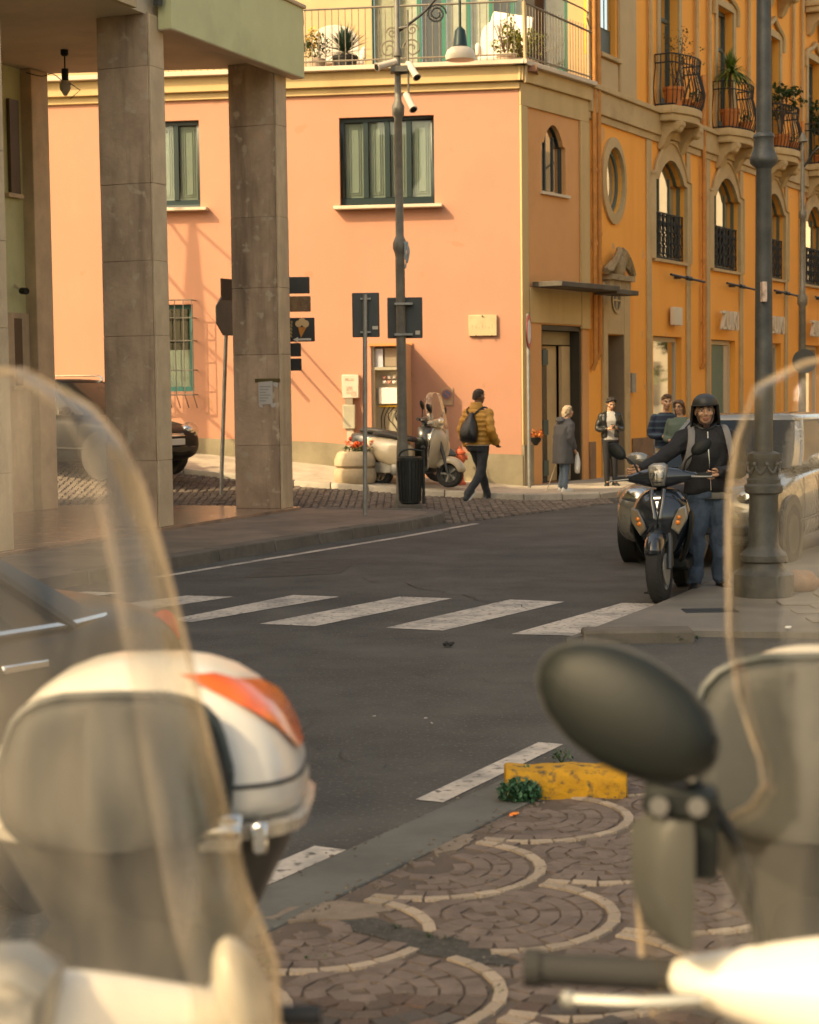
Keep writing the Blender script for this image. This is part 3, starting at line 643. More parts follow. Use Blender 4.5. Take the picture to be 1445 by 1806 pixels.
sh = rc(1153, 592, 1206, 840, OF); zsh = sh[3]
d2 = rc(1068, 590, 1098, 850, OF); ow = rc(1064, 255, 1097, 382, OF)
oc = ((ow[0]+ow[2])/2, (ow[1]+ow[3])/2); orx, orz = (ow[2]-ow[0])/2, (ow[3]-ow[1])/2
oval = lambda k, n=24: [(oc[0]+orx*k*math.cos(2*math.pi*i/n), oc[1]+orz*k*math.sin(2*math.pi*i/n)) for i in range(n)]
up0 = rc(1056, -200, 1086, 105, OF)
holes = [oval(1), rect(d2[0], .1, d2[2], d2[3]), rect(up0[0], up0[1], up0[2], up0[1]+2.6)]; deps = [.25, .5, .3]
fz0 = zb1+.06; fz1 = fz0+2.75; fw = .55
for k in range(NB):
    c = c0+BAY*k
    holes += [ogee(c, hw0, zsill, zs1, zt1), rect(c-.95, .35 if k != 1 else .1, c+.75, zsh), rect(c-fw, fz0, c+fw, fz1), rect(c-fw, fz0+4.0, c+fw, fz1+4.0)]; deps += [.28, .3, .3, .3]
mb = MB(OF); mwall(mb, rect(0, -.2, LEN, HT), holes, deps); mb.build('street_wall', m_or, ora, smooth=0)
mb = MB(OF); mb.box(0, 1.0, 0, LEN, 1.2, HT); mb.box(0, .02, HT, LEN, 8, HT+.3); mb.build('inner_wall', m_dark_in, ora)
def ob(s0, s1, z0, z1, d, name, mat, par=None, t=0., bev=.01):
    m = MB(OF); m.box(s0, -d, z0, s1, t-.001, z1); return m.build(name, mat, par or ora, bev=bev)
ob(-.02, LEN, zb0, zb1, .10, 'string_course', m_trim); ob(-.04, LEN, zb1, zb1+.09, .16, 'string_course', m_trim); ob(-.03, LEN, zb0-.13, zb0-.002, .05, 'string_course', m_trim)
ob(-.02, .32, zb1+.1, HT-.1, .05, 'pilaster', m_beige); ob(up0[2]+.08, up0[2]+.95, zb1+.1, HT-.1, .06, 'pilaster', m_beige); ob(up0[0]-.02, up0[2]+.02, zb1+.1, up0[1]-.1, .04, 'window_panel', m_beige); ob(up0[0]-.1, up0[2]+.1, up0[1]-.08, up0[1]-.002, .1, 'sill', m_trim)
m = MB(OF); m.box(up0[0]+.01, .1, up0[1], up0[2]-.01, .16, up0[1]+2.59); uw = m.build('window', M('bluegrey_joinery', (.07, .11, .11), .5), ora)
m = MB(OF); m.box(up0[0]+.1, .07, up0[1]+.5, (up0[0]+up0[2])/2-.03, .099, up0[1]+2.5); m.box((up0[0]+up0[2])/2+.03, .07, up0[1]+.5, up0[2]-.1, .099, up0[1]+2.5); m.build('pane', m_pane2, uw)
# dado of the shopfront level
for a, b in [(-.02, .25), (d2[2]+.5, c0-1.05)]+[(c0+BAY*k+.82, c0+BAY*(k+1)-1.03) for k in range(NB-1)]:
    ob(a, b, 0, .78, .04, 'base_course', M('brown_base', (.25, .15, .085), .85, var=.2, scale=3, bump=.5, stain=(.17, .105, .065)))
# oval window
m = MB(OF); o1, o2 = oval(1.30, 32), oval(1.0, 32); n = 32
m.add([(x, -.05, z) for x, z in o1]+[(x, -.07, z) for x, z in o2]+[(x, .01, z) for x, z in o1]+[(x, .01, z) for x, z in o2], [(i, (i+1) % n, n+(i+1) % n, n+i) for i in range(n)]+[(2*n+i, 2*n+(i+1) % n, (i+1) % n, i) for i in range(n)]+[(n+i, n+(i+1) % n, 3*n+(i+1) % n, 3*n+i) for i in range(n)])
ovw = m.build('oval_window', m_trim, ora)
m = MB(OF); o2, o3 = oval(.99), oval(.84); n = 24; m.add([(x, .07, z) for x, z in o2]+[(x, .07, z) for x, z in o3]+[(x, .12, z) for x, z in o3], [(i, (i+1) % n, n+(i+1) % n, n+i) for i in range(n)]+[(n+i, n+(i+1) % n, 2*n+(i+1) % n, 2*n+i) for i in range(n)]); m.build('frame', M('grey_teal_frame', (.10, .15, .13), .5), ovw)
m = MB(OF); m.wallprism(oval(.85), .09, .095); m.build('pane', m_pane2, ovw, smooth=0)
m = MB(OF); m.wallprism(oval(.99), .22, .24); m.build('curtain_or_dark', m_curt, ovw, smooth=0)
# second doorway with stone surround, vent and broken pediment
m = MB(OF); zt2 = hit(1085, 500, OF)[1]; m.box(d2[0]-.22, -.06, .1, d2[0]-.01, 0, zt2); m.box(d2[2]+.01, -.06, .1, d2[2]+.3, 0, zt2); m.box(d2[0]-.01, -.05, d2[3]+.01, d2[2]+.01, 0, zt2)
sur = m.build('door_surround', m_trim, ora, bev=.01)
m = MB(OF); m.box(d2[2]-.025, -.05, .1, d2[2]-.003, .29, d2[3]-.003); m.build('jamb_lining', M('brown_grey_lining', (.22, .16, .10), .8), sur); m = MB(OF); m.box(d2[0], .3, .1, d2[2]-.026, .36, d2[3]); m.build('door', M('dark_brown_door', (.045, .026, .018), .5), sur)
vc = hit(1082, 530, OF); m = MB(OF)
for a in range(28):
    t0, t1 = 2*math.pi*a/28, 2*math.pi*(a+1)/28; pr = lambda t, r, d: (vc[0]+r*.24*math.cos(t), d, vc[1]+r*.24*math.sin(t))
    m.add([pr(t0, 1, -.08), pr(t1, 1, -.08), pr(t1, .8, -.08), pr(t0, .8, -.08), pr(t1, .8, -.02), pr(t0, .8, -.02)], [(0, 1, 2, 3), (3, 2, 4, 5)])
for a in (0, math.pi/2): m.tube([pr(a, .85, -.06), pr(a+math.pi, .85, -.06)], .02, 5)
vent = m.build('round_vent', m_trim, sur); m = MB(OF); m.wallprism([(vc[0]+.2*math.cos(2*math.pi*i/20), vc[1]+.2*math.sin(2*math.pi*i/20)) for i in range(20)], -.055, -.052); m.build('vent_mesh', M('vent_grey', (.12, .11, .09), .8), vent)
pc = hit(1080, 480, OF); m = MB(OF)
m.box(pc[0]-.55, -.22, pc[1]-.16, pc[0]+.62, -.0, pc[1]-.06); m.box(pc[0]-.5, -.16, pc[1]-.32, pc[0]+.55, 0, pc[1]-.162)
for f, x0 in ((1, .42), (-1, -.35)):
    for q in range(3):
        pts = [(pc[0]+f*(abs(x0)+.30-.05*q), -.13-.03*q, pc[1]-.02), (pc[0]+f*(abs(x0)+.05-.03*q), -.14-.03*q, pc[1]+.10+.05*q), (pc[0]+f*(abs(x0)-.22), -.14-.03*q, pc[1]+.2+.07*q), (pc[0]+f*(abs(x0)-.3), -.14, pc[1]+.32+.05*q)]
        m.tube(smooth_path(pts, 4), [.075-.012*q]*13, 6)
m.ball((pc[0]+.02, -.12, pc[1]+.1), (.2, .12, .24)); m.build('broken_pediment', M('weathered_carving', (.33, .25, .15), .9, var=.3, scale=5, bump=.8, stain=(.13, .12, .06), sscale=3), sur)
m = MB(OF); it = rc(1110, 658, 1117, 692, OF); m.box(it[0], -.06, it[1], it[2], 0, it[3]); m.build('intercom', m_galv, ora)
for px, y1 in ((1034, 640), (1050, 622), (1235, 640), (1409, 660)):
    s_, z_ = hit(px, y1, OF); s_ = max(s_, .1); m = MB(OF); m.tube([(s_, -.09, 8.2 if px > 1100 else 9.5), (s_, -.09, z_), (s_, -.03, z_-.12)], .05, 8)
    for q in range(4): m.tube([(s_, -.09, z_+.8+q*1.3), (s_, -.09, z_+.86+q*1.3)], .062, 8)
    m.build('downpipe', m_pipe, ora)
# one bay of windows, balcony and shop, then repeats
m_shopf = M('shop_frame', (.55, .46, .33), .5, var=.05); m_tdoor = M('teal_grey_door', (.10, .17, .13), .5, var=.08)
def fancy_rail(m, p0, p1, z0, z1, n):
    p0, p1 = Vector(p0), Vector(p1)
    for z in (z0+.02, z1): m.tube([p0+Vector((0, 0, z)), p1+Vector((0, 0, z))], .018, 5)
    for k in range(n+1):
        p = p0.lerp(p1, k/n); m.tube([p+Vector((0, 0, z0)), p+Vector((0, 0, z1))], .011, 4)
        if k < n:
            c = p0.lerp(p1, (k+.5)/n); r = (p1-p0).length/n*.36; d = (p1-p0).normalized()
            for zc in (z0+(z1-z0)*f for f in (.2, .45, .7, .88)):
                m.tube([c+d*(r*math.cos(t*math.pi/4))+Vector((0, 0, zc+r*1.3*math.sin(t*math.pi/4))) for t in range(9)], .011, 4, cap=False)
def bay(k):
    c = c0+BAY*k; poly = ogee(c, hw0, zsill, zs1, zt1); w = arch_window(OF, ora, poly, .09, 3, M('olive_frame', (.10, .12, .08), .5))
    m = MB(OF); o1 = ogee(c, hw0+.24, zsill-.02, zs1+.1, zt1+.36); n = len(poly)
    m.add([(x, -.05, z) for x, z in o1]+[(x, -.07, z) for x, z in poly]+[(x, .0, z) for x, z in o1]+[(x, .0, z) for x, z in poly], [(i, (i+1) % n, n+(i+1) % n, n+i) for i in range(1, n)]+[(2*n+i, 2*n+(i+1) % n, (i+1) % n, i) for i in range(1, n)]+[(n+i, n+(i+1) % n, 3*n+(i+1) % n, 3*n+i) for i in range(1, n)])
    m.tube([(x, -.06, z) for x, z in o1[1:]], .035, 5); m.build('surround', m_trim, w, smooth=50)
    m = MB(OF); fancy_rail(m, (c-hw0+.03, .03, 0), (c+hw0-.03, .03, 0), zsill+.03, zsill+.92, 8); m.build('iron_balustrade', m_iron, w)
    m = MB(OF); m.box(c-hw0-.05, -.08, zsill-.06, c+hw0+.05, .1, zsill-.002); m.build('sill', m_trim, w)
    for s0, s1 in ((c-1.35, c-1.12), (c+1.0, c+1.22)): ob(s0, s1, .78, zb0-.14, .045, 'pilaster', m_trim)
    # shop opening
    z0 = .35 if k != 1 else .12
    m = MB(OF); m.box(c-.949, .12, z0, c-.88, .2, zsh-.01); m.box(c+.66, .12, z0, c+.749, .2, zsh-.01); m.box(c-.879, .12, zsh-.1, c+.659, .2, zsh-.01); m.box(c-.879, .12, z0, c+.659, .2, z0+.07)
    sw = m.build('shop_window' if k != 1 else 'shop_door', m_shopf, ora)
    m = MB(OF)
    if k == 1: m.box(c-.87, .16, .2, c+.35, .2, zsh-.11); m.build('door_leaf', m_tdoor, sw); m = MB(OF); m.box(c+.36, .14, .2, c+.655, .18, zsh-.11); m.build('side_panel', m_shopf, sw)
    else: m.box(c-.879, .15, z0+.07, c+.659, .155, zsh-.1); m.build('pane', m_pane2, sw); m = MB(OF); m.box(c-.9, .27, z0, c+.7, .29, zsh); m.build('display_back', M('shop_interior', (.20, .17, .12), .8, var=.3, scale=2), sw)
    m = MB(OF); m.tube([(c+.25, -.02, zsill-.33), (c+.25, -.16, zsill-.33)], .03, 5); m.tube([(c-.35, -.16, zsill-.3), (c+1.75, -.16, zsill-.35)], .025, 6); m.tube([(c+.6, -.16, zsill-.32), (c+.9, -.16, zsill-.33)], .045, 6); m.build('awning_bar', m_dark, ora)
    # balcony storeys
    for f in range(2):
        dz = 4.0*f; b0 = zb1+.02+dz; out = .62; hwid = .88
        n = 8; front = [(c-hwid, -.02), (c-hwid, -out*.62)]+[(c-hwid+2*hwid*i/n, -out*(.62+.38*math.sin(math.pi*i/n))) for i in range(1, n)]+[(c+hwid, -out*.62), (c+hwid, -.02)]
        m = MB(OF); m.prism([(x*1., y) for x, y in front], b0-.02, b0+.13); m.prism([(c+(x-c)*.94, y*.93) for x, y in front], b0-.16, b0-.021); bl = m.build('balcony', m_trim, ora, bev=.012)
        for sx in (-.55, .55):
            m = MB(OF); prof = [(0, b0-.165), (-.5, b0-.165), (-.5, b0-.24), (-.42, b0-.34), (-.3, b0-.36), (-.2, b0-.45), (-.14, b0-.6), (-.05, b0-.68), (0, b0-.68)]
            m.prism([(a, z) for a, z in prof], c+sx-.13, c+sx+.13, lambda a, b, d: (d, a, b)); m.ball((c+sx, -.38, b0-.3), (.15, .1, .09), 10, 6); m.build('corbel', m_trim, bl, bev=.015)
        m = MB(OF); pts = [Vector((x, y, 0)) for x, y in front]; path = []
        for a, b in zip(pts, pts[1:]):
            q = max(1, int((b-a).length/.1))
            path += [a.lerp(b, i/q) for i in range(q)]
        path.append(pts[-1]); h0, h1 = b0+.13, b0+1.12
        nrm = lambda p: Vector(((p.x-c)*.8, p.y, 0)).normalized() if abs(p.y) > .05 else Vector((1 if p.x > c else -1, 0, 0))
        for p in path:
            m.tube([p*.97+Vector((c, 0, 0))*.03+nrm(p)*o+Vector((0, 0, h0+(h1-h0)*t)) for t, o in ((0, -.02), (.15, .05), (.33, .085), (.55, .03), (.75, -.03), (1, -.01))], .011, 4, cap=False)
        for h, o in ((h1, -.01), (h0+.03, -.02), (h1-.16, -.03)): m.tube([p*.97+Vector((c, 0, 0))*.03+nrm(p)*o+Vector((0, 0, h)) for p in path], .016, 5)
        m.build('balcony_railing', m_iron, bl)
        m = MB(OF); m.box(c-fw+.01, .16, fz0+dz, c-fw+.09, .24, fz1+dz-.01); m.box(c+fw-.09, .16, fz0+dz, c+fw-.01, .24, fz1+dz-.01); m.box(c-fw+.09, .16, fz1+dz-.09, c+fw-.09, .24, fz1+dz-.01); m.box(c-.04, .16, fz0+dz, c+.04, .24, fz1+dz-.091); m.box(c-fw+.091, .17, fz0+dz+1.9, c+fw-.091, .23, fz0+dz+1.97); m.box(c-fw+.091, .17, fz0+dz, c+fw-.091, .23, fz0+dz+.4)
        fwn = m.build('french_window', M('greygreen_joinery', (.06, .085, .07), .5), ora)
        m = MB(OF); m.box(c-fw+.09, .2, fz0+dz+.4, c+fw-.09, .205, fz1+dz-.09); m.build('pane', m_pane2, fwn)
        m = MB(OF); m.box(c-fw, .28, fz0+dz, c+fw, .3, fz1+dz); m.build('curtain_or_dark', m_dark_in, fwn)  # dark sheet painted as the unlit room, no cloth
        m = MB(OF)
        for s0, s1, z0_, z1_ in ((c-fw-.16, c-fw, fz0+dz, fz1+dz+.16), (c+fw, c+fw+.16, fz0+dz, fz1+dz+.16), (c-fw, c+fw, fz1+dz, fz1+dz+.16)): m.box(s0, -.04, z0_, s1, -.001, z1_)
        for sgn in (-1, 1): m.tube(smooth_path([(c+sgn*(fw+.26), -.04, fz1+dz-.25), (c+sgn*(fw+.2), -.05, fz1+dz+.1), (c+sgn*fw*.6, -.06, fz1+dz+.25), (c, -.06, fz1+dz+.42)], 4), .06, 6)
        m.build('surround', m_trim, fwn, smooth=50)
    for s0, s1 in ((c-1.28, c-1.18), (c+1.5, c+1.6)):
        m = MB(OF); m.tube([((s0+s1)/2, -.07, zb1+.1), ((s0+s1)/2, -.07, HT)], .045, 6); m.build('downpipe', m_trim, ora)
for k in range(6): bay(k)
# flat letters standing off the wall over the shops
m_let = M('pale_letter', (.62, .55, .43), .5, var=.06)
def letters(txt, c, z, h, adv, gap, T, par, mat, dep=.07, off=-.12, sw=.16):
    # strokes in a unit box (x 0..1, z 0..1)
    G_ = {'Z': [((0, 1), (1, 1)), ((1, 1), (0, 0)), ((0, 0), (1, 0))], 'U': [((0, 1), (0, .2)), ((0, .2), (.25, 0)), ((.25, 0), (.75, 0)), ((.75, 0), (1, .2)), ((1, .2), (1, 1))],
          'I': [((.5, 0), (.5, 1))], 'K': [((0, 0), (0, 1)), ((0, .45), (1, 1)), ((.25, .55), (1, 0))]}
    n = len(txt); x = c-(n*adv+(n-1)*gap)/2
    for ch in txt:
        w = adv if ch != 'I' else adv*.35; m = MB(T)
        for q, (a, b) in enumerate(G_[ch]):
            p0, p1 = Vector((x+a[0]*w, z+a[1]*h)), Vector((x+b[0]*w, z+b[1]*h)); t = (p1-p0); t = t.normalized()*(sw*h/2); nn = Vector((-t.y, t.x)); p0, p1 = p0-t, p1+t
            m.wallprism([tuple(p0-nn), tuple(p1-nn), tuple(p1+nn), tuple(p0+nn)], off-dep-.002*q, off+.002*q)
        m.build('letter', mat, par, smooth=0); x += w+gap
zl = hit(1280, 580, OF)[1]
for k in (1, 2, 3, 4): letters('ZUIKI', c0+BAY*k+.0, zl, .34, .2, .09, OF, thing('shop_sign', ['', 'raised pale shop letters over the teal grey shop door', 'raised pale shop letters partly behind the dark lamp post', 'raised pale shop letters by the far slim lamp post', 'raised pale shop letters farthest along the orange facade'][k], 'shop sign', OF @ Vector((c0+BAY*k, -.1, zl)), R(90-27.5), 'raised shop letters on the orange facade'), m_let)
sp = thing('shop_sign', 'small blurred pale box sign over the nearest shop window', 'shop sign', OF @ Vector((c0+.05, -.1, zl)), R(90-27.5), 'raised shop letters on the orange facade')
m = MB(OF); m.box(c0-.12, -.16, zl-.02, c0+.36, -.06, zl+.34); m.build('plate', m_let, sp, bev=.01)
# ================================================================ buildings across the street (out of frame, seen in the glass)
m_oppw = M('brown_shutters', (.22, .17, .11), .7)
ov = Vector((math.cos(R(27.5)), -math.sin(R(27.5)), 0)); OPP = frame(KO+ov*15, R(90-27.5))
for k in range(7):
    b = thing('street_house', ('tan house across the street nearest the corner', 'tall pale house across the street', 'low brown ochre house across the street', 'fourth tan house across the street', 'fifth pale house across the street', 'sixth ochre house across the street', 'farthest tan house across the street')[k], 'building', OPP @ Vector((-6+k*14, 0, 0)), R(90-27.5), 'houses across the street')
    s0 = -12+k*14; m = MB(OPP); hh = (11, 13.5, 10.5, 12.5, 11.5, 9.5, 12)[k]; m.box(s0, -8, 0, s0+13.6, 0, hh); m.build('wall', M('tan_plaster_%d' % k, ((.55, .42, .26), (.6, .5, .36), (.5, .34, .2), (.6, .46, .3), (.62, .5, .34), (.55, .4, .24), (.6, .48, .33))[k], .85, var=.1), b)
    for i in range(3):
        for j in range(3):
            m = MB(OPP); x = s0+1.6+i*4.4; m.box(x, .0, 1+j*3.3, x+1.1, .05, 2.9+j*3.3); m.build('window', m_oppw, b)
# ================================================================ street furniture
m_post = M('weathered_grey_paint', (.16, .15, .125), .55, .3, var=.25, scale=5, bump=.3, stain=(.09, .085, .075), sscale=3)
def lamp_top(T, par, c):       # bell shaped lamp hanging under a scrolled arm
    m = MB(T); m.tube([(c[0], c[1], c[2]+.27), (c[0], c[1], c[2]+.85)], .022, 6); m.lathe([(.03, .27), (.075, .22), (.1, .02), (.11, 0)], c, 14); b = m.build('lamp_neck', M('dark_green_metal', (.012, .035, .035), .4, .3), par)
    m = MB(T); m.lathe([(.05, 0.001), (.13, -.015), (.19, -.06), (.215, -.13), (.205, -.19), (.12, -.2)], c, 20); m.build('lamp_shade', M('milky_glass', (.66, .58, .46), .3, var=.03), b)
lp = Vector((-.09, 26.0, ground_z(-.09, 26.0)))
L1 = thing('street_lamp', 'slim grey street lamp with cameras and a hanging bell shade before the pink wall', 'street lamp', lp)
def zat(py, d, px=722): return P(px, py, d).z
m = MB(); m.lathe([(.14, 0), (.14, .12), (.1, .2), (.085, .9), (.072, 1.0), (.066, 3.6), (.075, 3.66), (.1, 3.72), (.1, 3.80), (.075, 3.86), (.058, 3.9), (.055, 5.55), (.085, 5.6), (.09, 5.72), (.05, 5.8), (.042, 6.4), (.06, 6.42), (.06, 6.5), (.04, 6.54), (.038, 8.4)], lp, 14)
m.build('pole', m_post, L1)
LC = Vector((P(812, 83, 26).x, 26, zat(83, 26)))
m = MB(); m.tube(smooth_path([lp+Vector((0, 0, 6.75)), lp+Vector((.35, 0, 7.0)), lp+Vector((.6, 0, 7.25)), LC+Vector((0, 0, .85))], 4), .02, 6); m.tube([lp+Vector((0, 0, 8.0)), LC+Vector((0, 0, .86))], .018, 6)
c = Vector((P(770, 25, 26).x, 26, zat(25, 26))); pts = [c+Vector((math.cos(t*.42)*.14*(1-t*.022), 0, math.sin(t*.42)*.14*(1-t*.022))) for t in range(32)]; m.tube(pts, .013, 5); m.build('scroll_arm', m_iron, L1)
lamp_top(I4, L1, LC)
m = MB(); x = P(720, 100, 26).x; m.tube([(x, 25.9, zat(165, 26)), (x, 25.9, zat(20, 26))], .016, 6)
for y in (50, 130): m.tube([(lp.x, 26, zat(y, 26)), (x, 25.9, zat(y, 26))], .018, 6)
m.build('side_pole', m_post, L1)
m_camw = M('white_plastic', (.6, .52, .42), .4, var=.05)
for (px, py, dx, dz) in ((684, 113, -.16, -.06), (722, 178, .05, -.12), (727, 122, .06, -.12)):
    a = P(px, py, 25.85); d = Vector((dx, -.1, dz)).normalized(); m = MB(); m.tube([a-d*.14, a+d*.14, a+d*.19], [.05, .05, .062], 10); b = m.build('surveillance_camera', m_camw, L1)
    m = MB(); m.tube([a+d*.188, a+d*.2], .045, 10); m.build('lens', m_plastic, b)
m = MB(); m.tube([lp+Vector((0, 0, 6.35)), P(700, 130, 25.9)], .03, 6); m.box(lp.x-.1, 25.86, 6.22, lp.x+.14, 26.1, 6.3); m.build('camera_bracket', m_post, L1)
m = MB(); z = zat(437, 26)
for q in range(6): m.tube(smooth_path([(lp.x+.06+.01*q, 25.93, z+.08), (lp.x+.1+rnd.uniform(-.03, .05), 25.9, z-.05), (lp.x+.08+rnd.uniform(-.05, .09), 25.88, z-.1-.04*q)], 3), .012, 5)
m.build('tied_plastic_strip', M('blue_grey_film', (.22, .28, .29), .4), L1)
# sign boards seen from behind
m_sback = M('sign_back_grey', (.062, .068, .068), .5, .4, var=.12, scale=3)
def board(px0, y0, px1, y1, d, par, name='sign_panel', mat=None, bev=.012, t=.02):
    a, b = P(px0, y1, d), P(px1, y0, d); m = MB(); m.box(a.x, d, a.z, b.x, d+t, b.z); return m.build(name, mat or m_sback, par, bev=bev)
s2 = thing('road_sign', 'grey back of a wide road sign clamped to the slim lamp post', 'road sign', P(714, 560, 26.1), 0, 'road signs seen from behind')
bd = board(684, 524, 745, 597, 26.1, s2); m = MB()
for y in (536, 590): m.box(P(696, y, 26).x, 25.9, zat(y, 26)-.015, P(728, y, 26).x, 26.09, zat(y, 26)+.015)
m.build('clamp', m_galv, s2); board(733, 583, 741, 590, 26.09, bd, 'sticker', m_camw, 0, .005)
px_ = P(644, 900, 23.7); s1 = thing('road_sign', 'grey back of a road sign on its own thin pole standing on the pavement', 'road sign', (px_.x, 23.7, .12), 0, 'road signs seen from behind')
m = MB(); m.tube([(px_.x, 23.7, .1), (P(644, 520, 23.7).x, 23.7, zat(518, 23.7))], .03, 10); m.build('pole', m_galv, s1)
bd = board(622, 516, 669, 595, 23.76, s1)
for y in (526, 585):
    m = MB(); m.box(P(636, y, 23.7).x, 23.69, zat(y, 23.7)-.01, P(654, y, 23.7).x, 23.755, zat(y, 23.7)+.012); m.build('clamp', m_galv, s1)
board(657, 575, 667, 581, 23.75, bd, 'sticker', m_camw, 0, .005)
# octagonal sign on a leaning pole between the columns
b0 = P(390, 872, 27.4); b0.z = ground_z(b0.x, b0.y); b1 = P(402, 492, 27.4)
s3 = thing('road_sign', 'octagonal road sign turned edge on, on a leaning pole between the columns', 'road sign', b0, 0, 'road signs seen from behind')
m = MB(); m.tube([b0, b1], .03, 8); m.build('pole', m_galv, s3)
c = P(400, 556, 27.4); rot = Matrix.Rotation(R(62), 3, 'Z'); m = MB()
oct_ = [(.33*math.cos(R(22.5+45*i)), .33*math.sin(R(22.5+45*i))) for i in range(8)]; m.prism(oct_, -.01, .01, lambda a, b, d: tuple(c+Vector((.02, -.05, 0))+rot @ Vector((a, d, b)))); m.build('octagon_panel', m_sback, s3, smooth=0)
m = MB(); m.obox(c+Vector((.03, -.03, .38)), (.18, .012, .16), rot); m.build('small_panel', m_plastic, s3)
# finger boards behind the nearer column: ice cream sign with an arrow
b0 = P(470, 880, 26.6); b0.z = ground_z(b0.x, b0.y); s4 = thing('sign_stack', 'stack of dark advertising boards with an ice cream cone and white arrow', 'sign stack', b0)
m = MB(); m.tube([b0, P(462, 470, 26.6)], .035, 8); m.build('pole', m_galv, s4)
m_blk = M('black_board', (.022, .024, .026), .4, var=.2)
board(430, 488, 546, 519, 26.5, s4, 'dark_board', m_sback); bd = board(430, 522, 548, 551, 26.5, s4, 'picture_board', M('brown_picture', (.20, .12, .06), .5, var=.6, scale=7, stain=(.05, .03, .015), sscale=5))
board(425, 632, 532, 655, 26.5, s4, 'dark_board', m_blk); board(425, 605, 531, 630, 26.5, s4, 'dark_board', m_blk)
ib = board(420, 560, 555, 604, 26.5, s4, 'ice_cream_board', m_blk); D = 26.492
def flat(pp_, name, mat, d, par, t=.006): m = MB(); m.wallprism([(P(a, b, d).x, P(a, b, d).z) for a, b in pp_], d-t, d); return m.build(name, mat, par, smooth=0)
flat([(526, 577), (541, 577), (531, 596)], 'cone', M('wafer_print', (.66, .26, .05), .5, var=.15, scale=30), D, ib)
circ = lambda x, y, r: [(x+r*math.cos(i*math.pi/7), y+r*math.sin(i*math.pi/7)) for i in range(14)]
for k, (x, y, r) in enumerate(((527, 571, 6), (539, 571, 6.5), (533, 567, 6.5))): flat(circ(x, y, r), 'scoop', M('cream_print', (.72, .50, .25), .5), D-.004-.003*k, ib)
flat([(549, 596.5), (526, 597), (526, 594.5), (517, 599), (526, 603), (526, 600.5), (549, 600)], 'arrow', M('white_print', (.7, .67, .6), .5), D-.002, ib)
for q in range(5): flat([(515-q*1.0-2, 566+q*6), (515-q*.5+1, 566+q*6), (516, 571+q*6), (514, 571+q*6)], 'print_mark', M('gold_print', (.4, .28, .1), .5), D, ib)
# paper notice on the column, torn edges and tape
nx = hit(469, 692, AR); c = MB(AR)
def onface(px, py, d=-.0): # broad face of the second column: plane X = 3.41-.02
    o = AR.inverted() @ CAM; r = AR.inverted().to_3x3() @ ray(px, py); t = (3.385-d-o.x)/r.x; return o+r*t
q = [onface(*p) for p in ((456, 674), (481, 672), (481, 712), (457, 714))]
nt_ = thing('paper_notice', 'torn white paper notice taped to the stone column', 'notice', AR @ q[3])
c.add([(p.x, p.y, p.z) for p in q]+[(p.x-.006, p.y, p.z) for p in q], [(0, 1, 2, 3), (4, 5, 6, 7), (0, 1, 5, 4), (1, 2, 6, 5), (2, 3, 7, 6), (3, 0, 4, 7)]); pn = c.build('sheet', M('paper', (.58, .54, .50), .8, var=.06, scale=5), nt_)
for k in range(6):
    y = 682+k*5; c = MB(AR); p0, p1 = onface(459, y), onface(478-(k % 3)*4, y-.8); c.box(p0.x-.009, p1.y, p0.z-.006, p0.x-.0065, p0.y, p0.z+.006); c.build('printed_line', M('grey_ink', (.36, .34, .33), .8), pn)
for pts in (((482, 672), (491, 676), (489, 684), (482, 680)), ((456, 713), (462, 712), (464, 719), (458, 718)), ((477, 713), (487, 710), (486, 717), (480, 719))):
    c = MB(AR); q = [onface(*p) for p in pts]; c.add([(p.x-.003, p.y, p.z) for p in q]+[(p.x, p.y, p.z) for p in q], [(0, 1, 2, 3), (7, 6, 5, 4), (0, 1, 5, 4), (1, 2, 6, 5), (2, 3, 7, 6), (3, 0, 4, 7)]); c.build('torn_scrap', MATS['paper'], nt_)
c = MB(AR); p0, p1 = onface(450, 672), onface(494, 666); c.box(p0.x-.004, p1.y, p0.z-.02, p0.x+.002, p0.y, p0.z+.03); c.build('brown_tape', M('brown_tape', (.12, .085, .03), .5), nt_)
# lamp under the arcade ceiling and camera on the green wall
cl = P(114, 97, 23.6); CLT = thing('ceiling_lamp', 'bare bulb lamp hanging from the arcade ceiling on a black rod', 'lamp', (cl.x, cl.y, ZS))
m = MB(); m.lathe([(.05, 0), (.05, -.06), (.03, -.08)], (cl.x, cl.y, ZS), 10); m.tube([(cl.x, cl.y, ZS-.05), (cl.x, cl.y, ZS-.26)], .01, 6); m.lathe([(.045, -.24), (.045, -.38), (.03, -.40)], (cl.x, cl.y, ZS), 10); m.build('rod', m_plastic, CLT)
m = MB(); m.lathe([(.045, -.39), (.075, -.44), (.07, -.50), (.02, -.58)], (cl.x, cl.y, ZS), 12); m.build('bulb_glass', M('frosted_bulb', (.45, .42, .36), .3, var=.1), CLT)
m = MB(); m.tube([(cl.x+.03, cl.y, ZS-.4), (cl.x+.2, cl.y-.05, ZS-.52), (cl.x+.06, cl.y, ZS-.62)], .006, 4); m.tube(smooth_path([(cl.x-.03, cl.y, ZS-.4), (cl.x-.16, cl.y, ZS-.3), (cl.x-.3, cl.y, ZS-.33), (cl.x-.5, cl.y, ZS-.28)], 3), .006, 4); m.build('cable', m_plastic, CLT)
a = P(38, 513, 24.6); sc_ = thing('wall_camera', 'small black camera fixed to the green wall under the arcade', 'camera', a)
m = MB(); m.tube([a+Vector((-.12, .1, .1)), a+Vector((-.02, 0, .02))], .02, 6); m.build('bracket', m_camw, sc_); m = MB(); m.tube([a, a+Vector((.09, -.08, -.01))], .045, 8); m.build('camera_body', m_plastic, sc_)
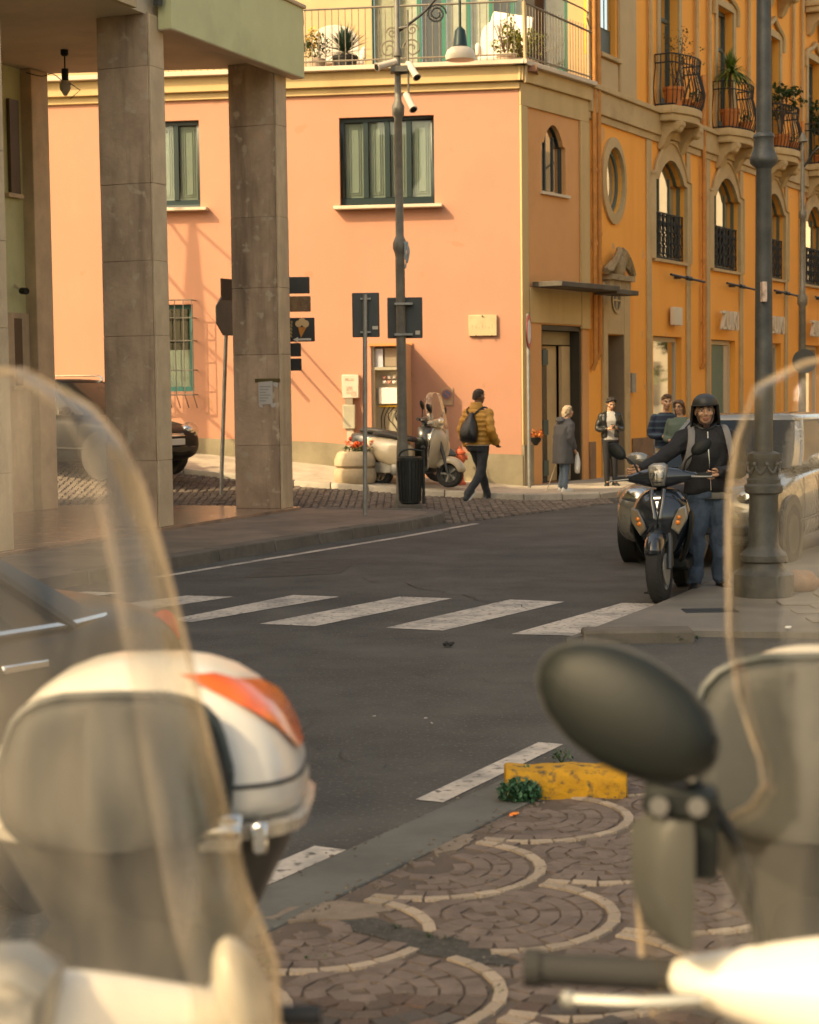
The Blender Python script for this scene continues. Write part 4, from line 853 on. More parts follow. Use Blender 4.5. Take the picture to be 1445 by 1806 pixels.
# boxes and plates on the pink wall
def wbox(name, label, cat, px0, y0, px1, y1, dep, mat, bev=.01):
    a, z0, b, z1 = rc(px0, y0, px1, y1, PW); t = thing(name, label, cat, PW @ Vector(((a+b)/2, 0, z0)), R(-8))
    m = MB(PW); m.box(a, -dep, z0, b, -.003, z1); m.build('box', mat, t, bev=bev); return t, a, z0, b, z1
t, a, z0, b, z1 = wbox('meter_cabinet', 'white meter box with stickers fixed high on the pink wall', 'meter box', 605, 661, 635, 702, .12, m_camw)
m_stk = M('worn_sticker', (.5, .36, .28), .7, var=.5, scale=14)
for q, (u0, v0, u1, v1) in enumerate(((.25, .2, .6, .5), (.55, .1, .85, .28), (.2, .75, .7, .85))):
    m = MB(PW); m.box(a+(b-a)*u0, -.126, z0+(z1-z0)*v0, a+(b-a)*u1, -.1205, z0+(z1-z0)*v1); m.build('sticker', m_stk, t)
t, a, z0, b, z1 = wbox('junction_box', 'grey junction box on a conduit above the flower planter', 'junction box', 607, 714, 629, 756, .14, m_cab)
m = MB(PW); m.box(a+.04, -.12, z1+.001, b-.04, -.004, z1+.11); m.build('connector', M('brown_grey_hatch', (.27, .22, .16), .6), t)
m = MB(PW); m.box(a+.06, -.1, z0-.62, b-.04, -.004, z0-.001); m.build('conduit', M('pale_conduit', (.5, .42, .32), .6), t)
t, a, z0, b, z1 = wbox('street_nameplate', 'blank looking pale marble street name plate on the pink wall', 'name plate', 827, 556, 877, 592, .05, M('yellowed_marble', (.55, .42, .25), .5, var=.1, scale=6, stain=(.48, .35, .19), sscale=4), .006)
for k in range(7):
    x = a+.06+k*.055; m = MB(PW); m.box(x, -.0515, z0+.12, x+.012+.014*(k % 2), -.0495, z0+.19-.02*(k % 3)); m.build('worn_stroke', M('worn_engraving', (.46, .34, .2), .7), t)
for (px, py) in ((851, 557), (840, 592), (868, 592)):
    s_, z_ = hit(px, py, PW); m = MB(PW); m.tube([(s_, -.01, z_), (s_+.005, -.075, z_-.005)], .012, 5); m.build('bolt', m_dark, t)
t, a, z0, b, z1 = wbox('parking_notice', 'small weathered no parking plate on the pink wall above the scooter', 'sign', 777, 684, 800, 715, .02, M('tan_plate', (.42, .26, .16), .6, var=.15, scale=8), .004)
cx_, cz_ = (a+b)/2, z1-.11
m = MB(PW); m.lathe([(.085, 0), (.085, .012)], (cx_, -.0215, cz_), 18, Matrix.Rotation(R(90), 3, 'X')); m.build('red_ring', M('faded_red', (.32, .12, .10), .6), t)
m = MB(PW); m.lathe([(.06, 0), (.06, .012)], (cx_, -.0255, cz_), 18, Matrix.Rotation(R(90), 3, 'X')); m.build('blue_disc', M('faded_blue', (.10, .12, .22), .6), t)
m = MB(PW); m.obox((cx_, -.039, cz_), (.055, .002, .012), Matrix.Rotation(R(45), 3, 'Y')); m.build('red_bar', MATS['faded_red'], t)
# planter with geraniums
pb = Vector((P(627, 850, 29.35).x, 29.35, .275)); pl_ = thing('planter', 'round two tiered concrete planter full of orange red geraniums', 'planter', pb)
m_conc = M('planter_concrete', (.50, .39, .26), .85, var=.1, scale=5, bump=.4, stain=(.36, .27, .17), sscale=3)
m = MB(); m.lathe([(.26, -.06), (.335, .02), (.35, .12), (.33, .215), (.30, .23)], pb, 24); m.build('lower_tier', m_conc, pl_)
m = MB(); m.lathe([(.29, .231), (.335, .27), (.335, .36), (.29, .47), (.24, .50), (.2, .49), (.19, .44)], pb, 24); m.build('upper_tier', m_conc, pl_)
def leaves(mb_, c, rad, n, size, r=rnd, flat=.6, up_=0., shell=.0):
    c = Vector(c)
    for _ in range(n):
        while True:
            p = Vector((r.uniform(-1, 1), r.uniform(-1, 1), r.uniform(-1, 1)))
            if shell < p.length < 1: break
        p = c+Vector((p.x*rad[0], p.y*rad[1], p.z*rad[2])); q = Matrix.Rotation(r.uniform(0, 6.28), 3, 'Z') @ Matrix.Rotation(r.uniform(-1.2, 1.2)+up_, 3, 'X'); s = size*r.uniform(.6, 1.3)
        mb_.add([p+q @ Vector(v)*s for v in ((0, -.5, 0), (flat*.5, 0, .08), (0, .6, 0), (-flat*.5, 0, .08))], [(0, 1, 2, 3)])
m_leaf = M('dark_leaves', (.035, .075, .02), .5, var=.5, scale=9); m_leaf2 = M('yellow_green_leaves', (.19, .20, .03), .5, var=.5, scale=9); m_gera = M('geranium_petals', (.75, .10, .015), .5, var=.3, scale=20)
m = MB(); leaves(m, pb+Vector((.05, 0, .53)), (.27, .25, .07), 260, .05); m.build('foliage', m_leaf, pl_, kind='stuff', smooth=0, merge=False)
m = MB()
for q in range(16): leaves(m, pb+Vector((rnd.uniform(-.14, .30), rnd.uniform(-.2, .15), .60+rnd.uniform(-.03, .05))), (.05, .05, .04), 40, .03)
m.build('blossoms', m_gera, pl_, kind='stuff', smooth=0, merge=False)
# hydrant
hb = Vector((P(812, 855, 29.75).x, 29.75, .185)); hy = thing('fire_hydrant', 'red orange pillar fire hydrant against the grey dado', 'hydrant', hb)
m_hyd = M('hydrant_red', (.62, .12, .05), .5, var=.15, scale=8, stain=(.42, .1, .05), sscale=6)
m = MB(); m.lathe([(.10, 0), (.10, .04), (.062, .07), (.058, .36), (.085, .385), (.09, .42), (.085, .5), (.095, .51), (.095, .54), (.06, .56), (.05, .585), (.02, .59), (.02, .63)], hb, 16); m.build('body', m_hyd, hy)
for a in (0, 90, 200):
    d = Vector((math.cos(R(a)), math.sin(R(a)), 0)); m = MB(); m.tube([hb+d*.05+Vector((0, 0, .45)), hb+d*.125+Vector((0, 0, .45))], .04, 10); m.build('outlet_cap', m_hyd, hy)
# litter bin on a stone block
bb_ = Vector((P(724, 905, 25.6).x, 25.5, ground_z(0, 25.5)+.005)); bn = thing('litter_bin', 'dark cast iron litter bin on a stone block before the cream scooter', 'litter bin', bb_)
m = MB(); m.box(bb_.x-.17, bb_.y-.15, bb_.z-.02, bb_.x+.17, bb_.y+.15, bb_.z+.12); m.build('stone_block', m_kerb2, bn, bev=.01)
m_bin = M('dark_bin_iron', (.03, .035, .033), .5, .4, var=.3, scale=12)
m = MB(); m.lathe([(.12, .125), (.14, .14), (.16, .45), (.17, .74), (.185, .745), (.185, .78), (.15, .79), (.14, .6)], bb_, 18); body = m.build('bucket', m_bin, bn)
for k in range(18):
    a = 2*math.pi*k/18; m = MB(); m.tube([bb_+Vector((.145*math.cos(a), .145*math.sin(a), .16)), bb_+Vector((.175*math.cos(a), .175*math.sin(a), .73))], .011, 4); m.build('slat', m_iron, body)
m = MB(); m.tube([bb_+Vector((.19, 0, .12)), bb_+Vector((.19, 0, .9))], .022, 8); m.ball(bb_+Vector((.19, 0, .91)), .035, 8, 6); m.tube(smooth_path([bb_+Vector((-.16, 0, .76)), bb_+Vector((-.12, 0, .85)), bb_+Vector((0, 0, .89)), bb_+Vector((.19, 0, .86))], 4), .014, 6); m.build('hood_frame', m_bin, bn)
# big lamp post on the right hand pavement
rb = Vector((P(1347, 1042, 14.6).x, 14.6, .045)); L2 = thing('street_lamp', 'large dark cast iron lamp post with a garlanded pedestal beside the rider', 'street lamp', rb)
m_cast = M('cast_iron_paint', (.075, .08, .08), .5, .4, var=.3, scale=6, bump=.4, bscale=60, stain=(.13, .115, .095), sscale=2, spots=((.20, .17, .14), 9, .70))
zz = lambda y: zat(y, 14.6, 1347)-.045; wr = lambda px: px/2*14.6/3200
m = MB(); m.lathe([(wr(104), 0), (wr(104), zz(1012)), (wr(92), zz(1008)), (wr(74), zz(1000)), (wr(70), zz(992)), (wr(82), zz(988)), (wr(84), zz(978)), (wr(72), zz(972)), (wr(58), zz(966)), (wr(54), zz(960)), (wr(50), zz(880)), (wr(52), zz(872)), (wr(66), zz(868)), (wr(68), zz(856)), (wr(58), zz(852)), (wr(60), zz(845)), (wr(52), zz(842)), (wr(50), zz(815)), (wr(58), zz(808)), (wr(58), zz(800)), (wr(40), zz(796))], rb, 24); m.build('pedestal', m_cast, L2)
m = MB(); m.lathe([(wr(33), zz(800)), (wr(31), zz(600)), (wr(27), zz(300)), (wr(30), zz(296)), (wr(47), zz(288)), (wr(50), zz(280)), (wr(44), zz(274)), (wr(36), zz(262)), (wr(34), zz(246)), (wr(38), zz(242)), (wr(36), zz(238)), (wr(27), zz(234)), (wr(25), zz(0)), (wr(22), zz(-400))], rb, 20); m.build('pole', m_cast, L2)
for k in range(8):
    a = 2*math.pi*k/8; m = MB(); r0 = wr(56); pts = [rb+Vector((r0*math.cos(a+t*.78), r0*math.sin(a+t*.78), zz(818)-.07*math.sin(math.pi*t))) for t in (0, .2, .4, .6, .8, 1)]; m.tube(pts, [.008, .012, .016, .016, .012, .008], 6); m.ball(pts[0], .02, 8, 5); m.build('garland', m_cast, L2)
m = MB(); a = P(1343, 505, 14.5); m.box(a.x, 14.45, zat(540, 14.5), P(1351, 505, 14.5).x, 14.545, zat(505, 14.5)); m.build('sticker', m_stk, L2)
m = MB(); m.tube([rb+Vector((0, 0, zz(-400))), rb+Vector((0, 0, zz(-460)))], .12, 8); m.build('lantern', m_cast, L2)
# slim far lamp post with a round sign seen from behind
fb = Vector((P(1415, 800, 36).x, 36, .1)); L3 = thing('street_lamp', 'slim grey lamp post far along the orange facade pavement', 'street lamp', fb)
m = MB(); m.lathe([(.13, 0), (.1, .6), (.075, .9), (.065, 3.2), (.1, 3.25), (.1, 3.4), (.06, 3.45), (.052, 4.9), (.08, 4.95), (.08, 5.05), (.045, 5.1), (.04, 6.4), (.1, 6.42), (.02, 6.6)], fb, 12); m.build('pole', m_post, L3)
m = MB(); m.tube(smooth_path([fb+Vector((0, 0, 5.9)), fb+Vector((.3, -.2, 6.3)), fb+Vector((.8, -.5, 6.45)), fb+Vector((1.1, -.7, 6.3))], 4), .025, 6); m.build('scroll_arm', m_iron, L3)
lamp_top(I4, L3, fb+Vector((1.1, -.7, 5.6)))
a = P(1419, 637, 35.85); rs = thing('road_sign', 'round road sign seen from behind on the slim far lamp post', 'road sign', a, 0, 'road signs seen from behind')
m = MB(); m.lathe([(.24, 0), (.24, .02)], a, 24, Matrix.Rotation(R(90), 3, 'X')); m.build('disc', m_sback, rs)
m = MB(); m.box(a.x-.14, a.y, a.z-.015, a.x+.1, a.y+.1, a.z+.015); m.build('clamp', m_galv, rs)
# round sign edge on at the corner door and the flower basket
a = Vector((P(934, 860, 30.0).x, 30.0, .1)); cs_ = thing('road_sign', 'round red and white road sign turned edge on at the building corner', 'road sign', a, 0, 'road signs seen from behind')
m = MB(); m.tube([a, a+Vector((0, 0, zat(556, 30.0)-.1))], .03, 8); m.build('pole', m_galv, cs_)
rot = Matrix.Rotation(R(78), 3, 'Z') @ Matrix.Rotation(R(90), 3, 'X'); c = P(933, 585, 29.95)
for nm, r0, r1, mt, o in (('sign_disc', .0, .28, m_sback, 0), ('red_rim', .2, .278, M('sign_red', (.5, .04, .03), .4), 1), ('white_field', 0., .2, m_white, 1)):
    m = MB()
    if r0: m.loft([[c+rot @ Vector((r*math.cos(t*math.pi/12), r*math.sin(t*math.pi/12), -z)) for t in range(24)] for r, z in ((r0, -.002), (r0, -.008), (r1, -.008), (r1, -.002))], cap=False)
    else: m.lathe([(r1, -.012 if not o else .001), (r1, 0 if not o else .008)], c, 24, rot)
    m.build(nm, mt, cs_)
s_, z_ = .18, 0; fp = P(945, 775, 30.35); fl = thing('flower_basket', 'small hanging basket of orange flowers beside the corner door', 'flower basket', fp)
m = MB(); m.lathe([(.03, -.1), (.09, -.02), (.1, .03)], fp, 12); m.build('basket', m_plastic, fl); m = MB(); leaves(m, fp+Vector((0, 0, .08)), (.14, .12, .1), 150, .05); m.build('flowers', M('orange_petals', (.6, .16, .03), .6, var=.4, scale=20), fl, kind='stuff', smooth=0, merge=False)
# reddish stone by the lamp post, yellow kerb block, litter
a = P(1413, 1036, 14.9); bo = MB(); bo.ball((a.x, 14.9, .12), (.16, .12, .10), 16, 10)
for i, v in enumerate(bo.v): bo.v[i] = v+Vector((1, 1, 1))*(noise.noise(v*9)*.025)
bo.build('loose_stone', M('reddish_stone', (.30, .19, .13), .85, var=.2, scale=12, bump=.5), None, 'reddish rounded stone lying at the foot of the lamp post', 'stone', org=(a.x, 14.9, .045))
a, b = G(893, 1408, .02), G(1110, 1410, .02); yk = MB(); n = 22
m_yk = M('peeling_yellow_paint', (.50, .25, .012), .7, var=.25, scale=9, bump=.8, bscale=30, stain=(.40, .19, .012), sscale=8, spots=((.06, .05, .03), 24, .53))
rings = []
for i in range(n+1):
    x = a.x+(b.x-a.x)*i/n; w = .17; h = .13+.012*noise.noise(Vector((x*11, 2, 0))); y = a.y+.01*noise.noise(Vector((x*5, 0, 0)))
    rings.append([(x, y, .0), (x, y+.004, h*.55), (x, y+.012, h-.02), (x, y+.03, h), (x, y+w, h+.004), (x, y+w+.01, 0)])
yk.loft(rings); yk.build('kerb_block', m_yk, None, 'yellow painted kerb block with peeling paint on the brick paving', 'kerb block', org=(a.x, a.y, 0), bev=.008)
def weed(px, py, rad, n, size, label, z=.02, mat=m_leaf, up_=.3):
    c = G(px, py, z); w = thing('weed_plant', label, 'weed', c); m = MB(); leaves(m, c+Vector((0, 0, rad[2]*.7)), rad, n, size, up_=up_); m.build('foliage', mat, w, kind='stuff', smooth=0, merge=False)
    m = MB()
    for q in range(5): m.tube([c, c+Vector((rnd.uniform(-1, 1)*rad[0]*.6, rnd.uniform(-.5, .5)*rad[1], rad[2]))], .003, 4)
    m.build('stem', m_leaf, w); return w
m_weed = M('bluish_green_leaves', (.025, .10, .045), .55, var=.5, scale=12)
weed(917, 1412, (.10, .06, .055), 520, .025, 'dense green weed growing before the yellow kerb block', mat=m_weed)
weed(932, 1385, (.05, .03, .05), 160, .022, 'green tuft creeping up the yellow kerb block', .05, mat=m_weed)
weed(990, 1345, (.06, .05, .04), 60, .02, 'sparse weed behind the yellow kerb block')
mb = MB()
for q in range(46):
    x0 = rnd.uniform(1035, 1225); p = G(x0, 1129+rnd.uniform(-2, 2), .01); leaves(mb, p+Vector((0, -.02, .02)), (.05, .02, .02), 9, .022)
mb.build('kerb_weeds', m_leaf, None, 'low weeds along the foot of the corner kerb', 'weeds', kind='stuff', smooth=0, merge=False)
mb = MB()
for px, py, n in ((450, 1700, 40), (465, 1715, 40), (455, 1790, 40), (470, 1800, 30), (760, 1648, 16), (880, 1745, 12), (800, 1655, 14), (700, 1640, 10), (560, 1690, 10), (850, 1555, 8)):
    for q in range(4): leaves(mb, G(px+rnd.uniform(-14, 14), py+rnd.uniform(-6, 6), .02), (.03, .02, .012), n//4+1, .014)
mb.build('joint_weeds', m_leaf, None, 'tiny weeds in the joints of the brick paving', 'weeds', kind='stuff', smooth=0, merge=False)
def bit(name, label, px, py, sz, mat, z=.01):
    c = G(px, py, z); m = MB(); m.ball(c+Vector((0, 0, sz*.3)), (sz, sz*.7, sz*.4), 7, 4)
    for i, v in enumerate(m.v): m.v[i] = v+Vector((1, 1, .4))*(noise.noise(v*60)*sz*.7)
    m.build(name, mat, None, label, 'litter', org=(c.x, c.y, 0), smooth=0)
bit('paper_scrap', 'white paper scrap lying on the grey corner pavement', 1390, 1108, .025, m_white, .06)
bit('dry_leaf', 'orange dry leaf on the brick paving by the weed', 906, 1438, .018, m_amber, .02)
bit('dark_clod', 'dark clod lying on the asphalt below the crossing', 790, 1139, .04, m_rubber)
for px, py, lb in ((762, 1276, 'tiny pale paper scrap on the asphalt, nearest of three'), (660, 1264, 'tiny pale paper scrap lying alone on the asphalt'), (750, 1268, 'tiny pale paper scrap close behind another one on asphalt')): bit('paper_scrap', lb, px, py, .012, M('pale_paper', (.35, .33, .3), .8))
# lamp post and sign poles that stand left of the frame and throw their shadow on the pink wall
ob_ = Vector((-7.72, 28.55, .75)); L4 = thing('street_lamp', 'tall lamp post standing in the side street beyond the arcade', 'street lamp', ob_)
m = MB(); m.lathe([(.18, 0), (.14, .8), (.13, 5.4), (.12, 6.8), (.03, 8.4)], ob_, 12)
for z, q in ((4.4, .6), (5.6, .9), (6.6, 1.0), (7.5, .5)): m.tube([ob_+Vector((0, 0, z)), ob_+Vector((.15, q, z+.05))], .03, 6); m.tube([ob_+Vector((0, 0, z+.5)), ob_+Vector((.1, -.7, z+.5))], .025, 6)
m.build('pole', m_post, L4)

s_, z_ = hit(512, 596, PW); wb = thing('shadow_bracket', 'unseen bracket arms added behind the stone column to cast shadow lines on the pink wall', 'bracket', PW @ Vector((s_, 0, z_)), R(-8))  # added and hidden by the column, only its shadow lines show on the wall
for px, py, o in ((514, 594, .9), (520, 640, 1.0)):
    s_, z_ = hit(px, py, PW); m = MB(PW); m.tube([(s_, -.0, z_), (s_, -o, z_)], .022, 6); m.build('arm', m_iron, wb)
s_, z_ = hit(500, 655, PW); m = MB(PW); m.tube([(s_, -.0, z_), (s_-.02, -.4, z_)], .03, 6); m.build('arm', m_iron, wb)

mb = MB(); r_ = random.Random(11)
for q in range(900):
    if q < 600: p = E0+RD*r_.uniform(-6, 1.2)+RN*(r_.choice((-.3, 0, 0, .05))+r_.gauss(0, .03)); z = .022
    else: p = Vector((r_.uniform(-.8, 1.3), r_.uniform(4.8, 7.6), 0)); z = .018
    if q >= 600 and (p-E0).dot(RN) < .05: continue
    sz = r_.uniform(.002, .006); z = z if (p-E0).dot(RN) > -.3 else .004
    mb.obox(p+Vector((0, 0, z+sz*.3)), (sz, sz*.8, sz*.5), Matrix.Rotation(r_.uniform(0, 3), 3, 'Z'))
mb.build('grit', M('grit', (.16, .135, .11), .9, var=.5, scale=40), None, 'loose grit scattered along the flush kerb and brick paving', 'grit', kind='stuff', smooth=0, merge=False)
# ================================================================ cars (front towards -Y, origin on the ground in the middle)
m_cglass = M('car_glass', (.012, .016, .016), .06, 0, var=.05, spec=.22)
m_tyre = m_rubber; m_rim = M('alloy_rim', (.45, .44, .42), .3, .9, var=.05)
m_black_trim = M('black_trim', (.012, .012, .012), .5)
m_plate = M('number_plate', (.7, .7, .66), .4)
def wheel(T, par, c, r, w, name='wheel', rim=m_rim, spokes=5):
    Mx = Matrix.Rotation(R(90), 3, 'Y'); m = MB(T)
    m.lathe([(r*.62, -w*.5), (r*.9, -w*.5), (r*.985, -w*.36), (r, -w*.12), (r, w*.12), (r*.985, w*.36), (r*.9, w*.5), (r*.62, w*.5)], c, 28, Mx, cap=False)
    if w < .15:      # tread blocks of a scooter tyre
        for k in range(26):
            a = 2*math.pi*k/26
            for s in (-1, 1):
                d = Vector((0, math.cos(a+s*.06), math.sin(a+s*.06))); tq = Vector((0, -d.z, d.y)); A = (Vector((s, 0, 0))*.8+tq*.6).normalized(); m.obox(Vector(c)+d*(r*.985)+Vector((s*w*.24, 0, 0)), (w*.17, .006, .0045), Matrix((A, d.cross(A), d)).transposed())
    o = m.build(name, m_tyre, par)
    m = MB(T); m.lathe([(r*.64, -w*.46), (r*.60, -w*.30), (r*.60, w*.30), (r*.64, w*.46)], c, 28, Mx, cap=False)
    c = Vector(c); m.lathe([(r*.16, -w*.44), (r*.16, w*.44)], c, 10, Mx)
    for k in range(spokes):
        a = 2*math.pi*k/spokes; d = Vector((0, math.cos(a), math.sin(a)))
        for s in (-1, 1): m.obox(c+d*r*.36+Vector((s*w*.34, 0, 0)), (w*.08, r*.07, r*.27), Matrix.Rotation(a-math.pi/2, 3, 'X') @ Matrix.Rotation(R(90), 3, 'X') if False else Matrix(((1, 0, 0), (0, -math.sin(a), math.cos(a)), (0, math.cos(a), math.sin(a)))))
    m.build('rim', rim, o); return o
def car(name, label, loc, rz, paint, L=4., W_=1.7, H=1.48, kind='hatch', group=None, rails=False):
    t = thing(name, label, 'car', loc, rz, group); T = Matrix.Translation(loc) @ Matrix.Rotation(rz, 4, 'Z'); h = W_/2
    st = {'hatch': [(-.5, .78, .32, .50, .56), (-.485, .90, .24, .62, .68), (-.44, .97, .19, .72, .78), (-.36, .98, .19, .76, .84), (-.22, 1., .19, .84, .96), (-.05, 1., .19, .88, .98), (.2, 1., .19, .92, 1.0), (.40, .99, .2, .94, 1.02), (.46, .95, .24, .90, 1.0), (.49, .85, .3, .74, .88), (.5, .78, .36, .6, .66)],
          'sedan': [(-.5, .62, .34, .50, .56), (-.485, .78, .24, .60, .67), (-.44, .92, .2, .68, .75), (-.36, .98, .19, .74, .82), (-.22, 1., .19, .82, .93), (-.05, 1., .19, .87, .95), (.2, 1., .19, .90, .96), (.36, .98, .2, .92, .98), (.44, .94, .24, .92, 1.0), (.488, .84, .3, .84, .93), (.5, .76, .4, .66, .74)]}[kind]
    m = MB(T); rings = []
    for y, w, zb, zs, zt in st:
        w *= h; q = [(w*.80, zb), (w*.95, zb+.08), (w, (zb+zs)*.5), (w*.985, zs-.03), (w*.90, zs+.03), (w*.62, zt)]
        rings.append([(x, y*L, z) for x, z in q]+[(0, y*L, zt+.012)]+[(-x, y*L, z) for x, z in q[::-1]]+[(0, y*L, zb-.01)])
    m.loft(rings); body = m.build('body', paint, t, sub=2, smooth=60)
    # greenhouse: rings from the belt to the roof, cut into panes and painted pillars
    yf0, yf1, yr0, yr1 = {'hatch': (-.225, -.035, .465, .36), 'sedan': (-.215, -.045, .40, .23)}[kind]
    base = [(-.92, -.97), (-.45, -1.04), (0, -1.06), (.45, -1.04), (.92, -.97), (.985, -.86), (1., -.45), (1.01, -.08), (1.01, .0), (1., .36), (.985, .62), (.97, .80), (.88, .97), (.45, 1.02), (0, 1.03), (-.45, 1.02), (-.88, .97), (-.97, .80), (-.985, .62), (-1., .36), (-1.01, .0), (-1.01, -.08), (-1., -.45), (-.985, -.86)]
    zb, zr = .93, H
    def ring(f, k=1.):
        y0 = (yf0+(yf1-yf0)*f)*L; y1 = (yr0+(yr1-yr0)*f)*L; w = h*(.93-.20*f**1.3)*k; cy, hy = (y0+y1)/2, (y1-y0)/2*k
        return [(u*w, cy+v*hy, zb+(zr-.07-zb)*f) for u, v in base]
    rs = [ring(f) for f in (0, .33, .66, 1.)]
    def sector(idx, name, mat, par=t, off=0.):
        m = MB(T)
        m.loft([[r[i % 24] for i in idx] for r in rs], cap=False, closed=False); return m.build(name, mat, par, smooth=60)
    sector([0, 1, 2, 3, 4], 'windscreen', m_cglass); sector([5, 6, 7], 'side_window', m_cglass); sector([8, 9, 10], 'side_window', m_cglass)
    sector([12, 13, 14, 15, 16], 'rear_window', m_cglass); sector([18, 19, 20], 'side_window', m_cglass); sector([21, 22, 23], 'side_window', m_cglass)
    m = MB(T)
    for idx in ([4, 5], [10, 11, 12], [16, 17, 18], [23, 24]): m.loft([[r[i % 24] for i in idx] for r in rs], cap=False, closed=False)
    m.build('pillar', paint, body, smooth=60)
    m = MB(T)
    for idx in ([7, 8], [20, 21]): m.loft([[r[i % 24] for i in idx] for r in rs], cap=False, closed=False)
    m.build('door_post', m_black_trim, body)
    top = ring(1.0); mid = [(x*.93, y*.96+(yf1+yr1)*L*.02, zr-.025) for x, y, z in top]; ctr = [(x*.5, (y-(yf1+yr1)/2*L)*.6+(yf1+yr1)/2*L, zr) for x, y, z in top]
    m = MB(T); m.loft([top, mid, ctr]); m.build('roof', paint, t, smooth=60)
    m = MB(T)
    for idx in ((4, 5, 6, 7, 8, 9, 10, 11, 12), (16, 17, 18, 19, 20, 21, 22, 23, 24)): m.tube([top[i % 24] for i in idx], .022, 6)
    for i in (4.5, 23.5, 11, 17): a = int(i); m.tube([rs[k][(a+1) % 24] if i % 1 else rs[k][a] for k in range(4)], .022, 6)
    m.build('roof_gutter', paint, body)
    m = MB(T)
    for idx in ((4, 5, 6, 7, 8, 9, 10, 11, 12), (16, 17, 18, 19, 20, 21, 22, 23, 24)): m.tube([Vector(rs[0][i % 24])+Vector((0, 0, .012)) for i in idx], .012, 5)
    m.build('window_moulding', m_chrome if kind == 'sedan' else m_black_trim, body)
    yw = .315*L
    for sx in (-1, 1):
        for y in (-yw, yw*1.0):
            m = MB(T); m.lathe([(.37, 0), (.37, .16)], (sx*(h-.155) if sx > 0 else sx*(h+.005), y, .32), 28, Matrix.Rotation(R(90), 3, 'Y')); m.build('wheel_arch', m_black_trim, body)
            wheel(T, t, (sx*(h-.09), y, .31), .31, .2)
        m = MB(T); m.ball((sx*h*.70, -.462*L, .66), (.20, .16, .135), 16, 10, Matrix.Rotation(sx*R(28), 3, 'Z') @ Matrix.Rotation(R(-18), 3, 'X')); hl = m.build('headlight', m_lens, t)
        m = MB(T); m.ball((sx*h*.70, -.452*L, .66), (.17, .13, .11), 12, 8, Matrix.Rotation(sx*R(28), 3, 'Z') @ Matrix.Rotation(R(-18), 3, 'X')); m.build('reflector', m_chrome, hl)
        m = MB(T); m.box(sx*h*.55-.13, -.503*L, .33, sx*h*.55+.13, -.47*L, .43); m.build('fog_light', m_black_trim, t, bev=.02)
        m = MB(T); m.ball((sx*h*.80, .463*L, .84), (.03, .07, .09), 14, 9, Matrix.Rotation(-sx*R(12), 3, 'Z')); m.build('taillight', m_red, t)
        m = MB(T); m.ball((sx*(h+.12), -.17*L, 1.0), (.12, .07, .075), 12, 8); m.tube([(sx*h*.93, -.165*L, .96), (sx*(h+.08), -.17*L, .97)], .03, 6); mi = m.build('mirror', paint, t)
        m = MB(T); m.box(sx*(h+.12)-.09, -.17*L+.06, .95, sx*(h+.12)+.09, -.17*L+.068, 1.05); m.build('mirror_glass', m_chrome, mi)
        for y in (-.02, .22): m = MB(T); m.box(sx*(h-.012)-.015, y*L+.12, .82, sx*(h-.012)+.025, y*L+.32, .85); m.build('door_handle', m_chrome if kind == 'sedan' else paint, t, bev=.006)
        for y in (-.20, -.045*1, .205):
            m = MB(T); m.tube([(sx*(h*.992), y*L, .30), (sx*(h*1.003), y*L, .55), (sx*(h*.985), y*L, .84)], .004, 4); m.build('door_gap', m_black_trim, body)
        m = MB(T); m.tube([(sx*h*1.0, -.26*L, .42), (sx*h*1.005, .26*L, .46)], .014, 5); m.build('side_moulding', m_chrome if kind == 'sedan' else m_black_trim, body)
        if rails: m = MB(T); m.tube(smooth_path([(sx*h*.66, -.02*L, H-.03), (sx*h*.66, .02*L, H+.05), (sx*h*.66, .3*L, H+.05), (sx*h*.66, .34*L, H-.03)], 4), .018, 6); m.build('roof_rail', m_chrome, t)
    m = MB(T); m.box(-h*.42, -.508*L, .34, h*.42, -.47*L, .44); m.build('lower_grille', m_black_trim, t, bev=.015)
    m = MB(T); m.box(-h*.38, -.495*L, .56, h*.38, -.47*L, .63); m.tube([(-h*.38, -.498*L, .595), (h*.38, -.498*L, .595)], .012, 5); m.build('grille', m_chrome, t, bev=.01)
    m = MB(T); m.box(-.26, -.512*L, .455, .26, -.50*L, .55); m.build('number_plate', m_plate, t)
    m = MB(T); m.box(-.26, .497*L, .60, .26, .508*L, .71); m.build('number_plate', m_plate, t)
    m = MB(T); m.tube([(-h*.6, .505*L, .42), (h*.6, .505*L, .42)], .05, 6); m.build('rear_bumper', m_black_trim, t)
    return t
p_grey = M('silver_grey_car_paint', (.27, .25, .215), .25, .5, var=.03, coat=1.)
p_silver = M('pale_silver_car_paint', (.40, .38, .35), .3, .4, var=.03, coat=.8)
p_black = M('black_car_paint', (.010, .011, .012), .35, .0, var=.03, spec=.15)
p_dark = M('dark_blue_grey_car_paint', (.016, .020, .023), .3, .0, var=.03, spec=.3)
def at_ground(px, d, z=0): p = P(px, 900, d); return Vector((p.x, d, z))
